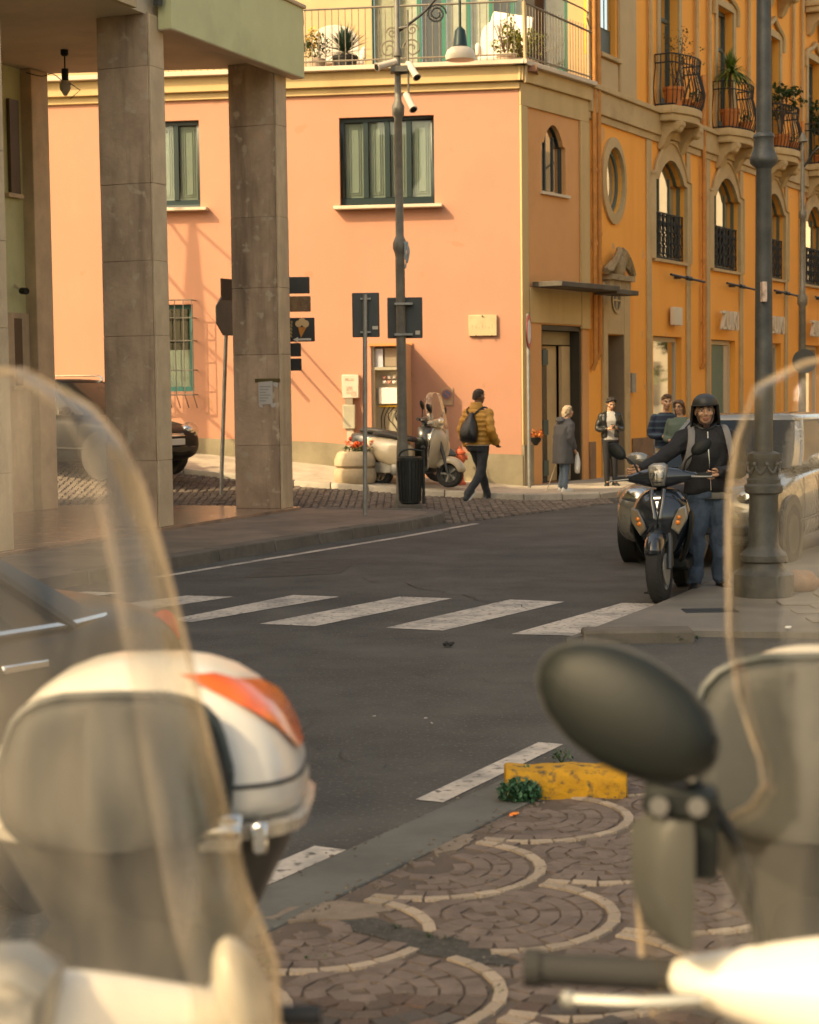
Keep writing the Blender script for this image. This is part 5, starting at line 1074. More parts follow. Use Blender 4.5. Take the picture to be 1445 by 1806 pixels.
# grey hatchback behind the rider
car('parked_car', 'grey hatchback facing the camera right behind the rider and his scooter', Vector((3.5, 18.9, 0)), R(-27), p_grey, 3.75, 1.66, 1.46)
car('parked_car', 'pale silver estate car with roof rails behind the grey hatchback', Vector((6.6, 25.5, 0)), R(-28), p_silver, 4.3, 1.75, 1.55, rails=True)
cb = Vector((P(138, 800, 29.0).x, 28.9, 0)); cb.z = ground_z(cb.x, cb.y)+.02
car('parked_car', 'black car standing in the side street half hidden by the stone column', cb, R(58), p_black, 3.9, 1.68, 1.5, rails=True)
dd = Vector((.60, .80, 0)).normalized(); re_ = Vector((-.73, 6.78, 0))+Vector((-dd.y, dd.x, 0))*.80
car('parked_car', 'dark saloon car at the near kerb seen through the left windshield', re_-dd*2.15, math.atan2(-dd.x, dd.y), p_dark, 4.3, 1.7, 1.42, 'sedan')
# ================================================================ scooters (front towards -Y)
def scooter(name, label, loc, rz, paint, second, lean=0., steer=0., screen=None, box=None, vespa=False, group=None, full=True, dark=m_plastic, mirrors=(-1, 1), bar=0., msz=1., mz=0., smat=None, padk=(1., 1., 0.), guard=False, refl=(-1, 1), flange=(.74, .16), grips=(-1, 1)):
    t = thing(name, label, 'scooter', loc, rz, group); t.rotation_euler = (0, lean, rz)
    T = Matrix.Translation(loc) @ Matrix.Rotation(rz, 4, 'Z') @ Matrix.Rotation(lean, 4, 'Y')
    RW = .22 if vespa else .275; yf = -.64; yr = .64
    TS = T @ Matrix.Translation((0, -.45, 0)) @ Matrix.Rotation(steer, 4, 'Z') @ Matrix.Translation((0, .45, 0))
    wf = wheel(TS, t, (0, yf, RW), RW, .115, 'front_wheel', m_rim if not vespa else m_galv, 5); wheel(T, t, (0, yr, RW), RW, .13, 'rear_wheel', m_rim, 5)
    for sx in (-1, 1):
        if not vespa or sx < 0:
            m = MB(TS); m.tube([(sx*.085, yf, RW), (sx*.085, yf+.06, RW+.22), (sx*.06, yf+.16, RW+.5)], [.024, .03, .03], 8); m.build('fork', M('dark_fork', (.06, .06, .06), .4, .5), wf)
    m = MB(TS); m.lathe([(.13, -.004), (.13, .004)], (.062, yf, RW), 20, Matrix.Rotation(R(90), 3, 'Y')); m.build('brake_disc', m_galv, wf)
    m = MB(TS); m.obox((.072, yf+.1, RW+.07), (.025, .035, .06)); m.build('brake_caliper', m_dark, wf)
    # front mudguard
    m = MB(TS); rings = []
    for k in range(11):
        a = R(28+(140-28)*k/10 if not vespa else 5+150*k/10); f = math.sin(math.pi*k/10)**.35 if 0 < k < 10 else .35
        rr = RW+.03; wd = (.085 if not vespa else .105)*(.6+.4*f); c = Vector((0, yf-rr*math.cos(a), RW+rr*math.sin(a))); d = Vector((0, -math.cos(a), math.sin(a)))
        rings.append([c+Vector((wd*u, 0, 0))+d*(o) for u, o in ((-1, -.085), (-.95, -.03), (-.6, .018), (0, .034), (.6, .018), (.95, -.03), (1, -.085), (.9, -.085), (.55, .004), (0, .02), (-.55, .004), (-.9, -.085))])
    m.loft(rings); m.build('front_mudguard', paint, t, sub=1, smooth=60)
    # front shield
    if vespa: prof = [(.30, .20, -.40, -.34), (.36, .25, -.44, -.37), (.50, .30, -.49, -.42), (.66, .31, -.52, -.45), (.80, .27, -.50, -.43), (.90, .18, -.46, -.40), (.97, .09, -.43, -.37)]
    else: prof = [(.34, .08, -.46, -.30), (.44, .15, -.52, -.32), (.56, .215, -.60, -.34), (.68, .245, -.63, -.33), (.78, .235, -.60, -.31), (.86, .19, -.54, -.30), (.92, .12, -.47, -.29)]
    m = MB(T); rings = []
    for z, w, y0, y1 in prof:
        d = y1-y0; nose = 0 if not vespa else -.03
        rings.append([(x*w, y0+yy*d, z+dz*.0) for x, yy, dz in ((-1, .75, 0), (-.97, .45, 0), (-.72, .16, 0), (-.3, -.04+nose, 0), (0, -.12+nose*3, 0), (.3, -.04+nose, 0), (.72, .16, 0), (.97, .45, 0), (1, .75, 0), (.85, 1., 0), (0, 1.05, 0), (-.85, 1., 0))])
    m.loft(rings); sh = m.build('front_shield', paint, t, sub=2, smooth=60)
    if not vespa:
        for sx in (-1, 1):   # raised ridges and black lower cheeks
            m = MB(T); m.tube(smooth_path([(sx*.05, -.555, .91), (sx*.045, -.625, .82), (sx*.02, -.672, .68), (sx*.03, -.635, .56)], 5), [.02]*16, 6, flat=.7); m.build('ridge', paint, sh, smooth=60)
            m = MB(T); rings = [[(sx*x, y, z) for x, y in ((w0-.03, y0+.02), (w0, y0), (w0+.02, y0+.12), (w0-.02, y0+.24), (w0-.06, y0+.2))] for z, w0, y0 in ((.26, .11, -.36), (.36, .17, -.44), (.48, .22, -.50), (.62, .25, -.52), (.74, .25, -.48))]
            m.loft(rings); m.build('leg_shield', second, t, sub=1, smooth=60)
            m = MB(T); q = [(.10, .60), (.155, .545), (.232, .67), (.222, .775), (.168, .755), (.118, .66)]
            yy = lambda x, z: -.645+.42*max(0, x-.05)+.05*abs(z-.66)
            m.add([(sx*x, yy(x, z)-.012, z) for x, z in q]+[(sx*x*.97, yy(x, z)+.05, z) for x, z in q], [tuple(range(6)), tuple(range(11, 5, -1))]+[(i, (i+1) % 6, 6+(i+1) % 6, 6+i) for i in range(6)]); ts = m.build('turn_signal', M('satin_bezel', (.30, .29, .27), .35, .6), t, bev=.004)
            cx, cz = sum(p[0] for p in q)/6, sum(p[1] for p in q)/6; qi = [(cx+(x-cx)*.82, cz+(z-cz)*.86) for x, z in q]
            m = MB(T); m.add([(sx*x, yy(x, z)-.020, z) for x, z in qi]+[(sx*x*.97, yy(x, z)-.005, z) for x, z in qi], [tuple(range(6)), tuple(range(11, 5, -1))]+[(i, (i+1) % 6, 6+(i+1) % 6, 6+i) for i in range(6)]); m.build('clear_lens', M('smoky_lens', (.22, .17, .11), .15, coat=.8), ts)
            for dz, rr_ in ((.016, .018), (-.024, .022)): m = MB(T); m.ball((sx*(cx-.005+dz*.3), yy(cx, cz)-.022, cz+dz), (rr_, .012, rr_*.9), 10, 6); m.build('amber_bulb', m_amber, ts)
        m = MB(T); m.prism([(-.035, .86), (.035, .86), (.012, .76), (0, .745), (-.012, .76)], -.03, .0, lambda a, b, d: (a, -.625+.35*(b-.745)+d, b)); em = m.build('emblem_plate', m_dark, sh); m = MB(T); m.prism([(-.03, .855), (.03, .855), (.025, .84), (-.025, .84)], -.036, -.02, lambda a, b, d: (a, -.625+.35*(b-.745)+d, b)); m.prism([(-.012, .82), (.012, .82), (0, .765)], -.036, -.02, lambda a, b, d: (a, -.625+.35*(b-.745)+d, b)); m.build('emblem', m_chrome, em)
    else:
        m = MB(T); m.tube(smooth_path([(0, -.585, .92), (0, -.60, .75), (0, -.58, .58), (0, -.54, .44)], 4), .03, 8, flat=.6); m.build('horn_cover', paint, sh)
        m = MB(T); m.tube(smooth_path([(-.2, -.37, .30), (-.31, -.43, .55), (-.29, -.45, .78), (-.12, -.42, .95), (.12, -.42, .95), (.29, -.45, .78), (.31, -.43, .55), (.2, -.37, .30)], 5), .012, 6); m.build('shield_rim', m_chrome, sh)
    # handlebar, headlight, mirrors
    hz = 1.0; m = MB(TS); xs = [-.31, -.24, -.14, -.07, 0, .07, .14, .24, .31]
    m.loft([[(x, -.40+.05*abs(x)/.3-(1-abs(x)/.31)*.03+.075*(1-.55*abs(x)/.31)*math.cos(a)*(1.15 if math.cos(a) < 0 else .9), hz+.005+(.10 if abs(x) < .1 else .10-.065*(abs(x)-.1)/.21)*(.62+.3*(1-abs(x)/.31))*math.sin(a)) for a in [2*math.pi*i/12 for i in range(12)]] for x in xs]); hc = m.build('handlebar_cover', paint, t, sub=1, smooth=60)
    m = MB(TS); m.tube([(0, -.36, .70), (0, -.37, .95)], .045, 8); m.tube([(-.36, -.345, hz+.005), (.36, -.345, hz+.005)], .012, 8); m.build('steering_column', m_dark, t)
    for sx in (-1, 1):
        if sx not in grips: continue
        m = MB(TS); m.tube([(sx*.27, -.35, hz+.005), (sx*(.39+bar), -.34, hz+.005)], .02, 10); m.tube([(sx*(.39+bar), -.34, hz+.005), (sx*(.41+bar), -.34, hz+.005)], .024, 10); m.build('grip', m_rubber, t)
        m = MB(TS); m.tube(smooth_path([(sx*.26, -.42, hz+.0), (sx*.33, -.425, hz-.005), (sx*.42, -.41, hz-.01)], 3), .008, 6); m.ball((sx*.42, -.41, hz-.01), .012, 6, 5); m.build('brake_lever', m_galv, t)
        if sx not in mirrors: continue
        m = MB(TS); m.tube(smooth_path([(sx*.19, -.37, hz+.05), (sx*.22, -.38, hz+.13+mz*.5), (sx*.30, -.39, hz+.19+mz)], 3), .009, 6); mi = m.build('mirror', m_dark, t)
        m = MB(TS); m.ball((sx*.35, -.40, hz+.235+mz), (.095*msz, .028*msz, .056*msz*(.98 if msz > 1.1 else 1)), 16, 8, Matrix.Rotation(-sx*R(33 if sx > 0 else (27 if msz > 1.1 else 40)), 3, 'Y') @ Matrix.Rotation(sx*R(12), 3, 'Z')); ms_ = m.build('mirror_shell', m_plastic, mi)
        if msz > 1.1:
            Mr = Matrix.Rotation(-sx*R(33 if sx > 0 else 27), 3, 'Y') @ Matrix.Rotation(sx*R(12), 3, 'Z'); m = MB(TS); m.tube([Vector((sx*.35, -.40, hz+.235+mz))+Mr @ Vector((.096*msz*math.cos(q*.2618), .006, .0555*msz*math.sin(q*.2618))) for q in range(25)], .0028, 6); m.build('mirror_seam', M('rim_plastic', (.05, .05, .048), .3, coat=.5), ms_)
        m = MB(TS); m.ball((sx*.35, -.385, hz+.235+mz), (.085*msz, .012, .044*msz), 14, 6, Matrix.Rotation(-sx*R(36), 3, 'Y')); m.build('mirror_glass', m_chrome, mi)
    if vespa:
        m = MB(TS); m.lathe([(.095, 0), (.09, .03), (.05, .06)], (0, -.455, hz+.02), 18, Matrix.Rotation(R(90), 3, 'X')); m.build('headlight', m_chrome, t)
    else:
        q = [(-.075, .085), (-.04, .105), (.04, .105), (.075, .085), (.07, .0), (.045, -.075), (-.045, -.075), (-.07, .0)]
        hp = lambda k, y: [(x*k*.9, y+.30*(z-.0)*.35, hz+.012+z*k*.9) for x, z in q]
        m = MB(TS); m.loft([hp(1.18, -.44), hp(1.14, -.50), hp(.98, -.515)]); hd = m.build('headlight', M('satin_bezel', (.30, .29, .27), .35, .6), t, bev=.003)
        m = MB(TS); m.loft([hp(.95, -.514), hp(.90, -.522), hp(.5, -.532)]); m.build('headlight_lens', M('bright_headlight', (.30, .27, .22), .1, .3, coat=1., var=.6, scale=30, spots=((.06, .06, .06), 22, .52)), hd, smooth=50)
        m = MB(TS); m.tube([(-.055, -.518, hz+.04), (.055, -.518, hz+.04)], .006, 5); m.tube([(-.05, -.53, hz+.0), (.05, -.53, hz+.0)], .004, 5); m.tube([(-.04, -.538, hz-.03), (.04, -.538, hz-.03)], .006, 5); m.tube([(0, -.53, hz+.04), (0, -.54, hz-.04)], .004, 5); m.build('lens_ribs', m_black_trim, hd)
    # floorboard, body, seat, tail
    m = MB(T); m.loft([[(x*.17, y, z+zz) for x, zz in ((-1, -.05), (-1, .03), (1, .03), (1, -.05))] for y, z in ((-.36, .30), (-.2, .27), (.1, .27), (.2, .33))]); m.build('floorboard', second, t, bev=.01)
    sec = [(.05, .14, .30, .66), (.16, .19, .27, .74), (.35, .22, .28, .78), (.58, .22, .34, .80), (.78, .17, .46, .80), (.92, .09, .58, .79)] if vespa else [(.02, .13, .28, .62), (.14, .17, .28, .72), (.35, .19, .34, .77), (.60, .19, .44, .80), (.82, .15, .56, .82), (.96, .07, .66, .80)]
    m = MB(T); m.loft([[(w*c, y, (zb+zt)/2+(zt-zb)/2*s) for c, s in [(math.copysign(abs(math.cos(a))**.7, math.cos(a)), math.copysign(abs(math.sin(a))**.7, math.sin(a))) for a in [2*math.pi*i/14 for i in range(14)]]] for y, w, zb, zt in sec]); m.build('rear_body', paint, t, sub=1, smooth=60)
    m = MB(T); m.loft([[(w*c, y, z+h_*s) for c, s in [(math.copysign(abs(math.cos(a))**.6, math.cos(a)), math.copysign(abs(math.sin(a))**.6, math.sin(a))) for a in [2*math.pi*i/12 for i in range(12)]]] for y, w, z, h_ in ((-.02, .09, .74, .03), (.05, .13, .77, .05), (.3, .15, .79, .055), (.42, .15, .83, .06), (.68, .13, .85, .05), (.8, .08, .84, .03))]); m.build('seat', M('black_seat', (.02, .02, .02), .6, bump=.2, bscale=150), t, sub=1, smooth=60)
    m = MB(T); m.ball((0, .95, .70), (.09, .04, .045), 12, 7); m.build('taillight', m_red, t)
    m = MB(T); m.obox((-.09, .45, .30), (.06, .24, .09)); m.ball((-.10, .30, .29), (.075, .12, .12)); m.build('engine', m_galv, t, bev=.015)
    m = MB(T); m.tube(smooth_path([(.10, .2, .22), (.15, .45, .24), (.16, .85, .34)], 4), [.03]*4+[.055]*5, 10); m.build('exhaust', m_dark, t)
    m = MB(T); m.tube([(-.10, .12, .26), (-.21, .0, .02)], .013, 6); m.tube([(-.24, .0, .015), (-.17, -.03, .015)], .015, 6); m.build('side_stand', m_dark, t)
    if guard:      # smoke grey hand deflector and the black clamp that carries the mirror
        m = MB(TS); rows = [[(-.275-w*u, -.43+.04*u*u, hz+z) for u in (-.1, .2, .5, .8, 1.)] for z, w in ((.215, .05), (.20, .07), (.13, .07), (.08, .055), (.06, .03))]
        rows2 = [[(x, y+.012, z) for x, y, z in r] for r in rows]
        m.loft(rows, cap=False, closed=False); m.loft(rows2, cap=False, closed=False); hg = m.build('hand_guard', M('smoke_grey_guard', (.05, .05, .045), .35, coat=.4), t, smooth=60)
        m = MB(TS); m.obox((-.285, -.39, hz+.235), (.045, .03, .018), Matrix.Rotation(R(8), 3, 'Y')); m.obox((-.27, -.385, hz+.19), (.03, .025, .05)); cl_ = m.build('mirror_clamp', m_plastic, t, bev=.006)
        for x in (-.31, -.265): m = MB(TS); m.tube([(x, -.43, hz+.235), (x, -.415, hz+.235)], .012, 8); m.build('bolt', m_chrome, cl_)
    if screen:
        edge, cx, yb = screen   # edge: (half width, z) from the top down; a bowed sheet leaning back
        m = MB(T); nu = 20; yz = lambda z: yb+.30*(z-1.05)
        pt = lambda w, u, z, o=0.: (cx+w*u, yz(z)+.16*(w*u/.35)**2+.05*max(0, (abs(u)-.78)/.22)**2-o, z)
        rows = [[pt(w, -1+2*i/nu, z) for i in range(nu+1)] for w, z in edge]
        m.loft(rows, cap=False, closed=False); ws = m.build('windshield', smat or m_screen, t, smooth=60)
        m = MB(T); m.tube([r[0] for r in rows[::-1]]+rows[0][1:-1]+[r[-1] for r in rows], .0034, 8); m.build('windshield_rim', m_srim, ws)
        for sx in (-1, 1):
            m = MB(T); m.loft([[pt(w, sx*(flange[0]+(1-flange[0])*q/5), z, .004) for q in range(6)] for w, z in edge], cap=False, closed=False); m.build('rolled_edge', glass('rolled_edge_%d' % (flange[1]*100), (.93, .9, .85), veil=flange[1], vcol=(.85, .68, .5)), ws, smooth=60)  # milkier strip gives the rolled edge its bright reflected bands by colour
    if box:
        bx, by, bz = box     # centre of the base
        def supr(w, d, e=.55, n=28): return [(math.copysign(abs(math.cos(a))**e, math.cos(a))*w, math.copysign(abs(math.sin(a))**e, math.sin(a))*d) for a in [2*math.pi*i/n for i in range(n)]]
        mk = lambda levels: [[(bx+x, by+y, bz+z) for x, y in supr(w, d)] for z, w, d in levels]
        m = MB(T); m.loft(mk([(-.16, .06, .10), (-.06, .13, .13), (.05, .19, .16), (.13, .23, .19), (.175, .25, .21), (.18, .235, .2)])); tb = m.build('top_box', M('box_base_grey', (.05, .05, .047), .4, coat=.4), t, smooth=60)
        m = MB(T); m.loft(mk([(.19, .262, .215), (.225, .268, .22), (.30, .252, .21), (.37, .215, .185), (.425, .15, .14), (.45, .06, .06)])); lid = m.build('lid', m_boxw, tb, sub=1, smooth=70)
        m = MB(T); m.loft(mk([(.176, .255, .212), (.178, .266, .219), (.20, .272, .224), (.203, .262, .216)])); m.build('chrome_strip', M('satin_strip', (.62, .58, .52), .25, .5), tb, smooth=60)
        m = MB(T); n = 24; pad = [(.175*math.copysign(abs(math.cos(a))**.55, math.cos(a)), .115*math.copysign(abs(math.sin(a))**.6, math.sin(a))) for a in [2*math.pi*i/n for i in range(n)]]
        m.loft([[(bx-.03+x*k*padk[0]*(1 if z < .05 else .93), by-yy+.14*z, bz+.292+z*padk[1]+padk[2]) for x, z in pad] for k, yy in ((1., .17), (1.02, .228), (.97, .243), (.8, .252), (.3, .258))]); pd = m.build('backrest_pad', M('grey_pad', (.024, .026, .025), .6, bump=.2, bscale=200), tb, smooth=60)
        m = MB(T); rp = [Vector((bx-.03+x*padk[0]*(1.03 if z < .05 else .97), by-.215+.14*z, bz+.292+z*padk[1]*1.03+padk[2])) for x, z in pad]; m.tube(rp+rp[:1], .010, 6); m.build('pad_rim', M('dark_teal_rubber', (.014, .022, .024), .5), pd)
        m = MB(T)
        m = MB(T); m.box(bx+.10, by-.235, bz+.165, bx+.17, by-.2, bz+.225); m.box(bx+.185, by-.228, bz+.16, bx+.21, by-.19, bz+.21); m.tube([(bx+.10, by-.238, bz+.2), (bx+.17, by-.238, bz+.2)], .012, 8); m.build('latch', m_chrome, tb, bev=.004)
        m = MB(T); m.tube([Vector((bx+x*.985, by+y*.985, bz+.262)) for x, y in supr(.264, .217)+supr(.264, .217)[:1]], .004, 5); m.build('lid_seam', m_black_trim, lid)
        for sx in refl:
            m = MB(T); pts = []
            rows = []
            for z0, a0, a1 in ((.30, -8, 0), (.325, -16, 8), (.35, -26, 12), (.375, -40, 12), (.40, -54, 2), (.42, -66, -24), (.435, -78, -50)):
                lv = [(.19, .262, .215), (.225, .268, .22), (.30, .252, .21), (.37, .215, .185), (.425, .15, .14)]; w_ = interp(z0, [(z, w) for z, w, d in lv])+.004; d_ = interp(z0, [(z, d) for z, w, d in lv])+.004
                row = []
                for q in range(6):
                    a = R(a0+(a1-a0)*q/5); row.append((bx+sx*math.copysign(abs(math.cos(a))**.55, math.cos(a))*w_, by+math.copysign(abs(math.sin(a))**.55, math.sin(a))*d_, bz+z0))
                rows.append(row)
            m.loft(rows, cap=False, closed=False); m.build('reflector', M('orange_reflector', (.80, .13, .02), .2, coat=.6, var=.2, scale=30), tb, smooth=70)
    return t
m_screen = glass('worn_glare_screen', (.94, .92, .88), veil=.085, vcol=(.85, .70, .52), refl=.6); m_screen2 = glass('clear_screen', (.95, .94, .91), veil=.012, vcol=(.85, .72, .55), refl=.35)
m_srim = glass('screen_edge', (.95, .9, .84), veil=.30, vcol=(.75, .6, .43))
m_boxw = M('white_box_lid', (.60, .57, .52), .3, coat=.4, var=.02)
p_blk = M('glossy_black', (.013, .018, .025), .2, .0, var=.05, coat=1.)
p_cream = M('cream_scooter_paint', (.50, .42, .30), .3, coat=.6, var=.04)
p_white = M('white_scooter_paint', (.76, .72, .66), .22, coat=.8, var=.02)
# the rider's scooter
scooter('scooter', 'black scooter with amber turn signals pushed by the helmeted rider', Vector((2.21, 15.18, 0)), R(-16), p_blk, m_plastic, lean=R(-3), steer=R(-4), group='scooters')
# cream scooter by the wall
vb = Vector((.08, 29.05, .20))
scooter('scooter', 'cream old style scooter with a clear windshield by the electric cabinet', vb, R(58), p_cream, m_plastic, lean=R(4), steer=R(10), vespa=True, group='scooters',
        screen=([(.10, 1.50), (.17, 1.47), (.22, 1.40), (.25, 1.25), (.26, 1.12), (.24, 1.02), (.22, .95)], 0, -.52))
scooter('scooter', 'dark scooter parked at the wall between the planter and the cream scooter', Vector((-.10, 29.75, .25)), R(66), M('charcoal_scooter_paint', (.03, .032, .033), .3, coat=.5), m_plastic, lean=R(4), steer=R(12), group='scooters')
# the two foreground scooters
fl_ = Vector((-.47, 2.42, 0))
scooter('scooter', 'white scooter with a tall windshield and white top box, nearest on the left', fl_, R(0), p_white, m_plastic, screen=([(.0375, 1.758), (.081, 1.734), (.1125, 1.714), (.144, 1.675), (.166, 1.63), (.192, 1.543), (.222, 1.427), (.249, 1.313), (.283, 1.18), (.314, 1.095), (.32, .98)], 0, -.62), box=(.03, .62, .845), mirrors=(-1,), refl=(1,), grips=(-1,), group='scooters')
c = P(428, 1765, 2.0); ls = [o for o in bpy.data.objects if o.name == 'scooter.003'][0]; m = MB(); m.ball(c, (.03, .05, .075), 16, 10, Matrix.Rotation(R(-14), 3, 'Y')); m.build('hand_guard', m_boxw, ls)
fr_ = Vector((.665, 2.50, 0))
scooter('scooter', 'white scooter with a dark mirror and notched windshield, nearest on the right', fr_, R(-9), p_white, m_plastic, screen=([(.06, 1.77), (.13, 1.76), (.19, 1.73), (.215, 1.66), (.225, 1.59), (.226, 1.42), (.215, 1.345), (.19, 1.275), (.185, 1.245), (.20, 1.22), (.26, 1.18), (.34, 1.165), (.345, 1.14), (.335, 1.02), (.32, .95)], 0, -.50), box=(-.03, .62, .83), padk=(1.22, 1.25, .02), guard=True, bar=.07, msz=1.25, mz=.107, smat=m_screen2, flange=(.93, .05), group='scooters')
# ================================================================ people (local: facing -Y, feet at 0, about 1.75 m)
m_skin = M('skin', (.52, .29, .18), .55, var=.06); m_skin2 = M('dark_skin', (.16, .085, .055), .5, var=.08)
m_hair = M('dark_hair', (.022, .016, .012), .6, var=.4, scale=60, bump=.5, bscale=200); m_hairg = M('grey_blond_hair', (.36, .27, .18), .6, var=.35, scale=60, bump=.5, bscale=200); m_hairb = M('brown_hair', (.10, .055, .03), .6, var=.4, scale=60)
m_eye = M('eye_white', (.62, .58, .54), .2); m_iris = M('iris', (.02, .012, .008), .1); m_lip = M('lips', (.34, .13, .10), .5)
m_denim = M('blue_denim', (.055, .085, .13), .85, var=.3, scale=9, bump=.6, bscale=90, stain=(.10, .14, .19), sscale=5)
m_jkt = M('black_jacket', (.010, .010, .012), .75, var=.3, scale=15, bump=.5, bscale=70)
m_shoe = M('black_shoe', (.012, .012, .012), .5)
def join(me, mb, inv=None):
    bm = bmesh.new(); bm.from_mesh(me); vs = [bm.verts.new((inv @ p) if inv else p) for p in mb.v]; bm.verts.ensure_lookup_table()
    for f in mb.f:
        try: bm.faces.new([vs[i] for i in f]).smooth = True
        except ValueError: pass
    bmesh.ops.recalc_face_normals(bm, faces=bm.faces); bm.to_mesh(me); bm.free()
def limb(mb, pts, rad, k=5, n=12, flat=1.):
    p = smooth_path(pts, k); r = lerp_list(rad, k); mb.tube(p, r, n, True, flat); mb.ball(p[0], r[0]*.98, 10, 7); mb.ball(p[-1], r[-1]*.98, 10, 7)
def torso(mb, rows, e=.75, n=20):
    rs = []
    for z, x, y, w, d in rows: rs.append([(x+math.copysign(abs(math.cos(a))**e, math.cos(a))*w, y+math.copysign(abs(math.sin(a))**e, math.sin(a))*d, z) for a in [2*math.pi*i/n for i in range(n)]])
    mb.loft(rs)
def fold(mb, amp, sc, seed=0.):
    for i, v in enumerate(mb.v):
        w = Vector((v.x*sc, v.y*sc, v.z*sc*2.2+seed)); mb.v[i] = v+Vector((noise.noise(w), noise.noise(w+Vector((7, 3, 1))), noise.noise(w+Vector((1, 9, 4)))*.4))*amp
def person(name, label, loc, rz, J, skin, cloth, vox=.012, scale=1., group=None, face=None, hair=None, fingers=None):
    """J: joints; cloth: list of (name, material, builder(mb), voxel, fold amplitude)"""
    t = thing(name, label, 'person', loc, rz, group); T = Matrix.Translation(loc) @ Matrix.Rotation(rz, 4, 'Z') @ Matrix.Scale(scale, 4); inv = wmat(t).inverted()
    HM = T @ J['head']
    mb = MB(HM)      # head: skull, face, jaw, nose, ears, brow ridge
    mb.ball((0, .012, .03), (.076, .095, .095), 18, 12); mb.ball((0, -.02, -.01), (.064, .072, .085), 16, 10); mb.ball((0, -.03, -.07), (.05, .055, .042), 14, 8); mb.ball((0, -.062, -.088), (.026, .022, .02), 10, 6)
    mb.tube([(0, -.088, .028), (0, -.104, .0), (0, -.112, -.022)], [.009, .012, .016], 8); mb.ball((.014, -.098, -.026), .011, 8, 5); mb.ball((-.014, -.098, -.026), .011, 8, 5)
    for sx in (-1, 1):
        mb.ball((sx*.04, -.066, -.012), (.026, .024, .022), 10, 6); mb.tube([(sx*.008, -.090, .036), (sx*.045, -.078, .038)], .010, 6); mb.ball((sx*.077, .015, .0), (.012, .022, .032), 10, 6)
    mb.tube([(-.022, -.091, -.052), (.022, -.091, -.052)], .011, 8)
    mb.T = T; neck = T.inverted() @ (HM @ Vector((0, .02, -.07))); limb(mb, [tuple(neck), J['neck']], [.052, .06], 4)
    torso(mb, [(z, x, y, w*.86, d*.82) for z, x, y, w, d in J['torso']])
    for a in ('armL', 'armR'):
        limb(mb, J[a], [.048, .044, .036, .027][:len(J[a])] if len(J[a]) == 4 else [.05, .038, .026])
        h, d_ = Vector(J[a][-1]), (Vector(J[a][-1])-Vector(J[a][-2])).normalized(); M3 = d_.to_track_quat('Z', 'Y').to_matrix(); mb.ball(h+d_*.045, (.040, .018, .052), 12, 8, M3)
    for l in ('legL', 'legR'): limb(mb, J[l], [.075, .05, .036])
    for f in (J['legL'][-1], J['legR'][-1]): mb.ball(Vector(f)+Vector((0, -.02, -.03)), (.03, .05, .025), 10, 6)
    me = mb.mesh('body', skin, inv, remesh=vox*.75*scale, relax=3, smooth=180)
    fm = MB(T)
    for a in ('armL', 'armR'):
        h, d_ = Vector(J[a][-1]), (Vector(J[a][-1])-Vector(J[a][-2])).normalized(); cur = (fingers or {}).get(a)
        side = Vector(J.get('palm_'+a, (1, 0, 0))); side = (side-d_*side.dot(d_)).normalized(); nrm = d_.cross(side)
        for q in range(4):
            b = h+d_*.072+side*(.028-.0185*q); ln = (.062, .07, .065, .05)[q]; c_ = cur or .6
            p1 = b+(d_*math.cos(c_*.6)+nrm*math.sin(c_*.6))*ln*.5; p2 = p1+(d_*math.cos(c_*1.7)+nrm*math.sin(c_*1.7))*ln*.32; p3 = p2+(d_*math.cos(c_*2.5)+nrm*math.sin(c_*2.5))*ln*.25
            fm.tube(smooth_path([h+d_*.04+side*(.022-.0145*q), b, p1, p2, p3], 2), [.0095]*6+[.0085, .008, .007], 7)
        b = h+d_*.018+side*.036; fm.tube(smooth_path([h+d_*.005+side*.02, b, b+d_*.025+side*.014+nrm*.008, b+d_*.048+side*.008+nrm*.02], 2), [.012, .0115, .011, .0105, .010, .009, .008], 7)
    join(me, fm, inv)
    bo = bpy.data.objects.new('body', me); COL.objects.link(bo); bo.parent = t
    for nm, mat, fn, vx, amp, rel in cloth:
        m = MB(T); fn(m)
        if amp: fold(m, amp*scale, 9/scale, rnd.random()*9)
        cme = m.mesh(nm, mat, inv, remesh=vx*scale if vx else 0, relax=rel, smooth=180 if vx else 50); o = bpy.data.objects.new(nm, cme); COL.objects.link(o); o.parent = t
    if face is not None:
        for sx in (-1, 1):
            m = MB(HM); m.ball((sx*.031, -.079, .016), (.0135, .010, .0085), 10, 7); e = m.build('eye', m_eye, bo)
            m = MB(HM); m.ball((sx*.031+face.get('look', 0), -.086, .016), (.0068, .005, .0072), 10, 6); m.build('iris', m_iris, e)
            m = MB(HM); m.tube(smooth_path([(sx*.014, -.097, .036), (sx*.034, -.093, .043), (sx*.055, -.076, .036)], 3), [v*face.get('bw', 1) for v in (.005, .006, .0065, .0065, .006, .005, .003)], 6, flat=.8); m.build('eyebrow', face.get('brow', m_hair), bo)
            m = MB(HM); m.tube(smooth_path([(sx*.016, -.088, .024), (sx*.032, -.0905, .0275), (sx*.048, -.080, .022)], 3), .0022, 5); m.build('eyelid', M('eyelid_brown', (.12, .06, .04), .6), bo)
        m = MB(HM); m.tube(smooth_path([(-.026, -.093, -.052), (-.008, -.104, -.047), (.008, -.104, -.047), (.026, -.093, -.052)], 3), .0055, 6); m.tube(smooth_path([(-.022, -.094, -.056), (0, -.104, -.060), (.022, -.094, -.056)], 3), .006, 6); m.build('lips', m_lip, bo)
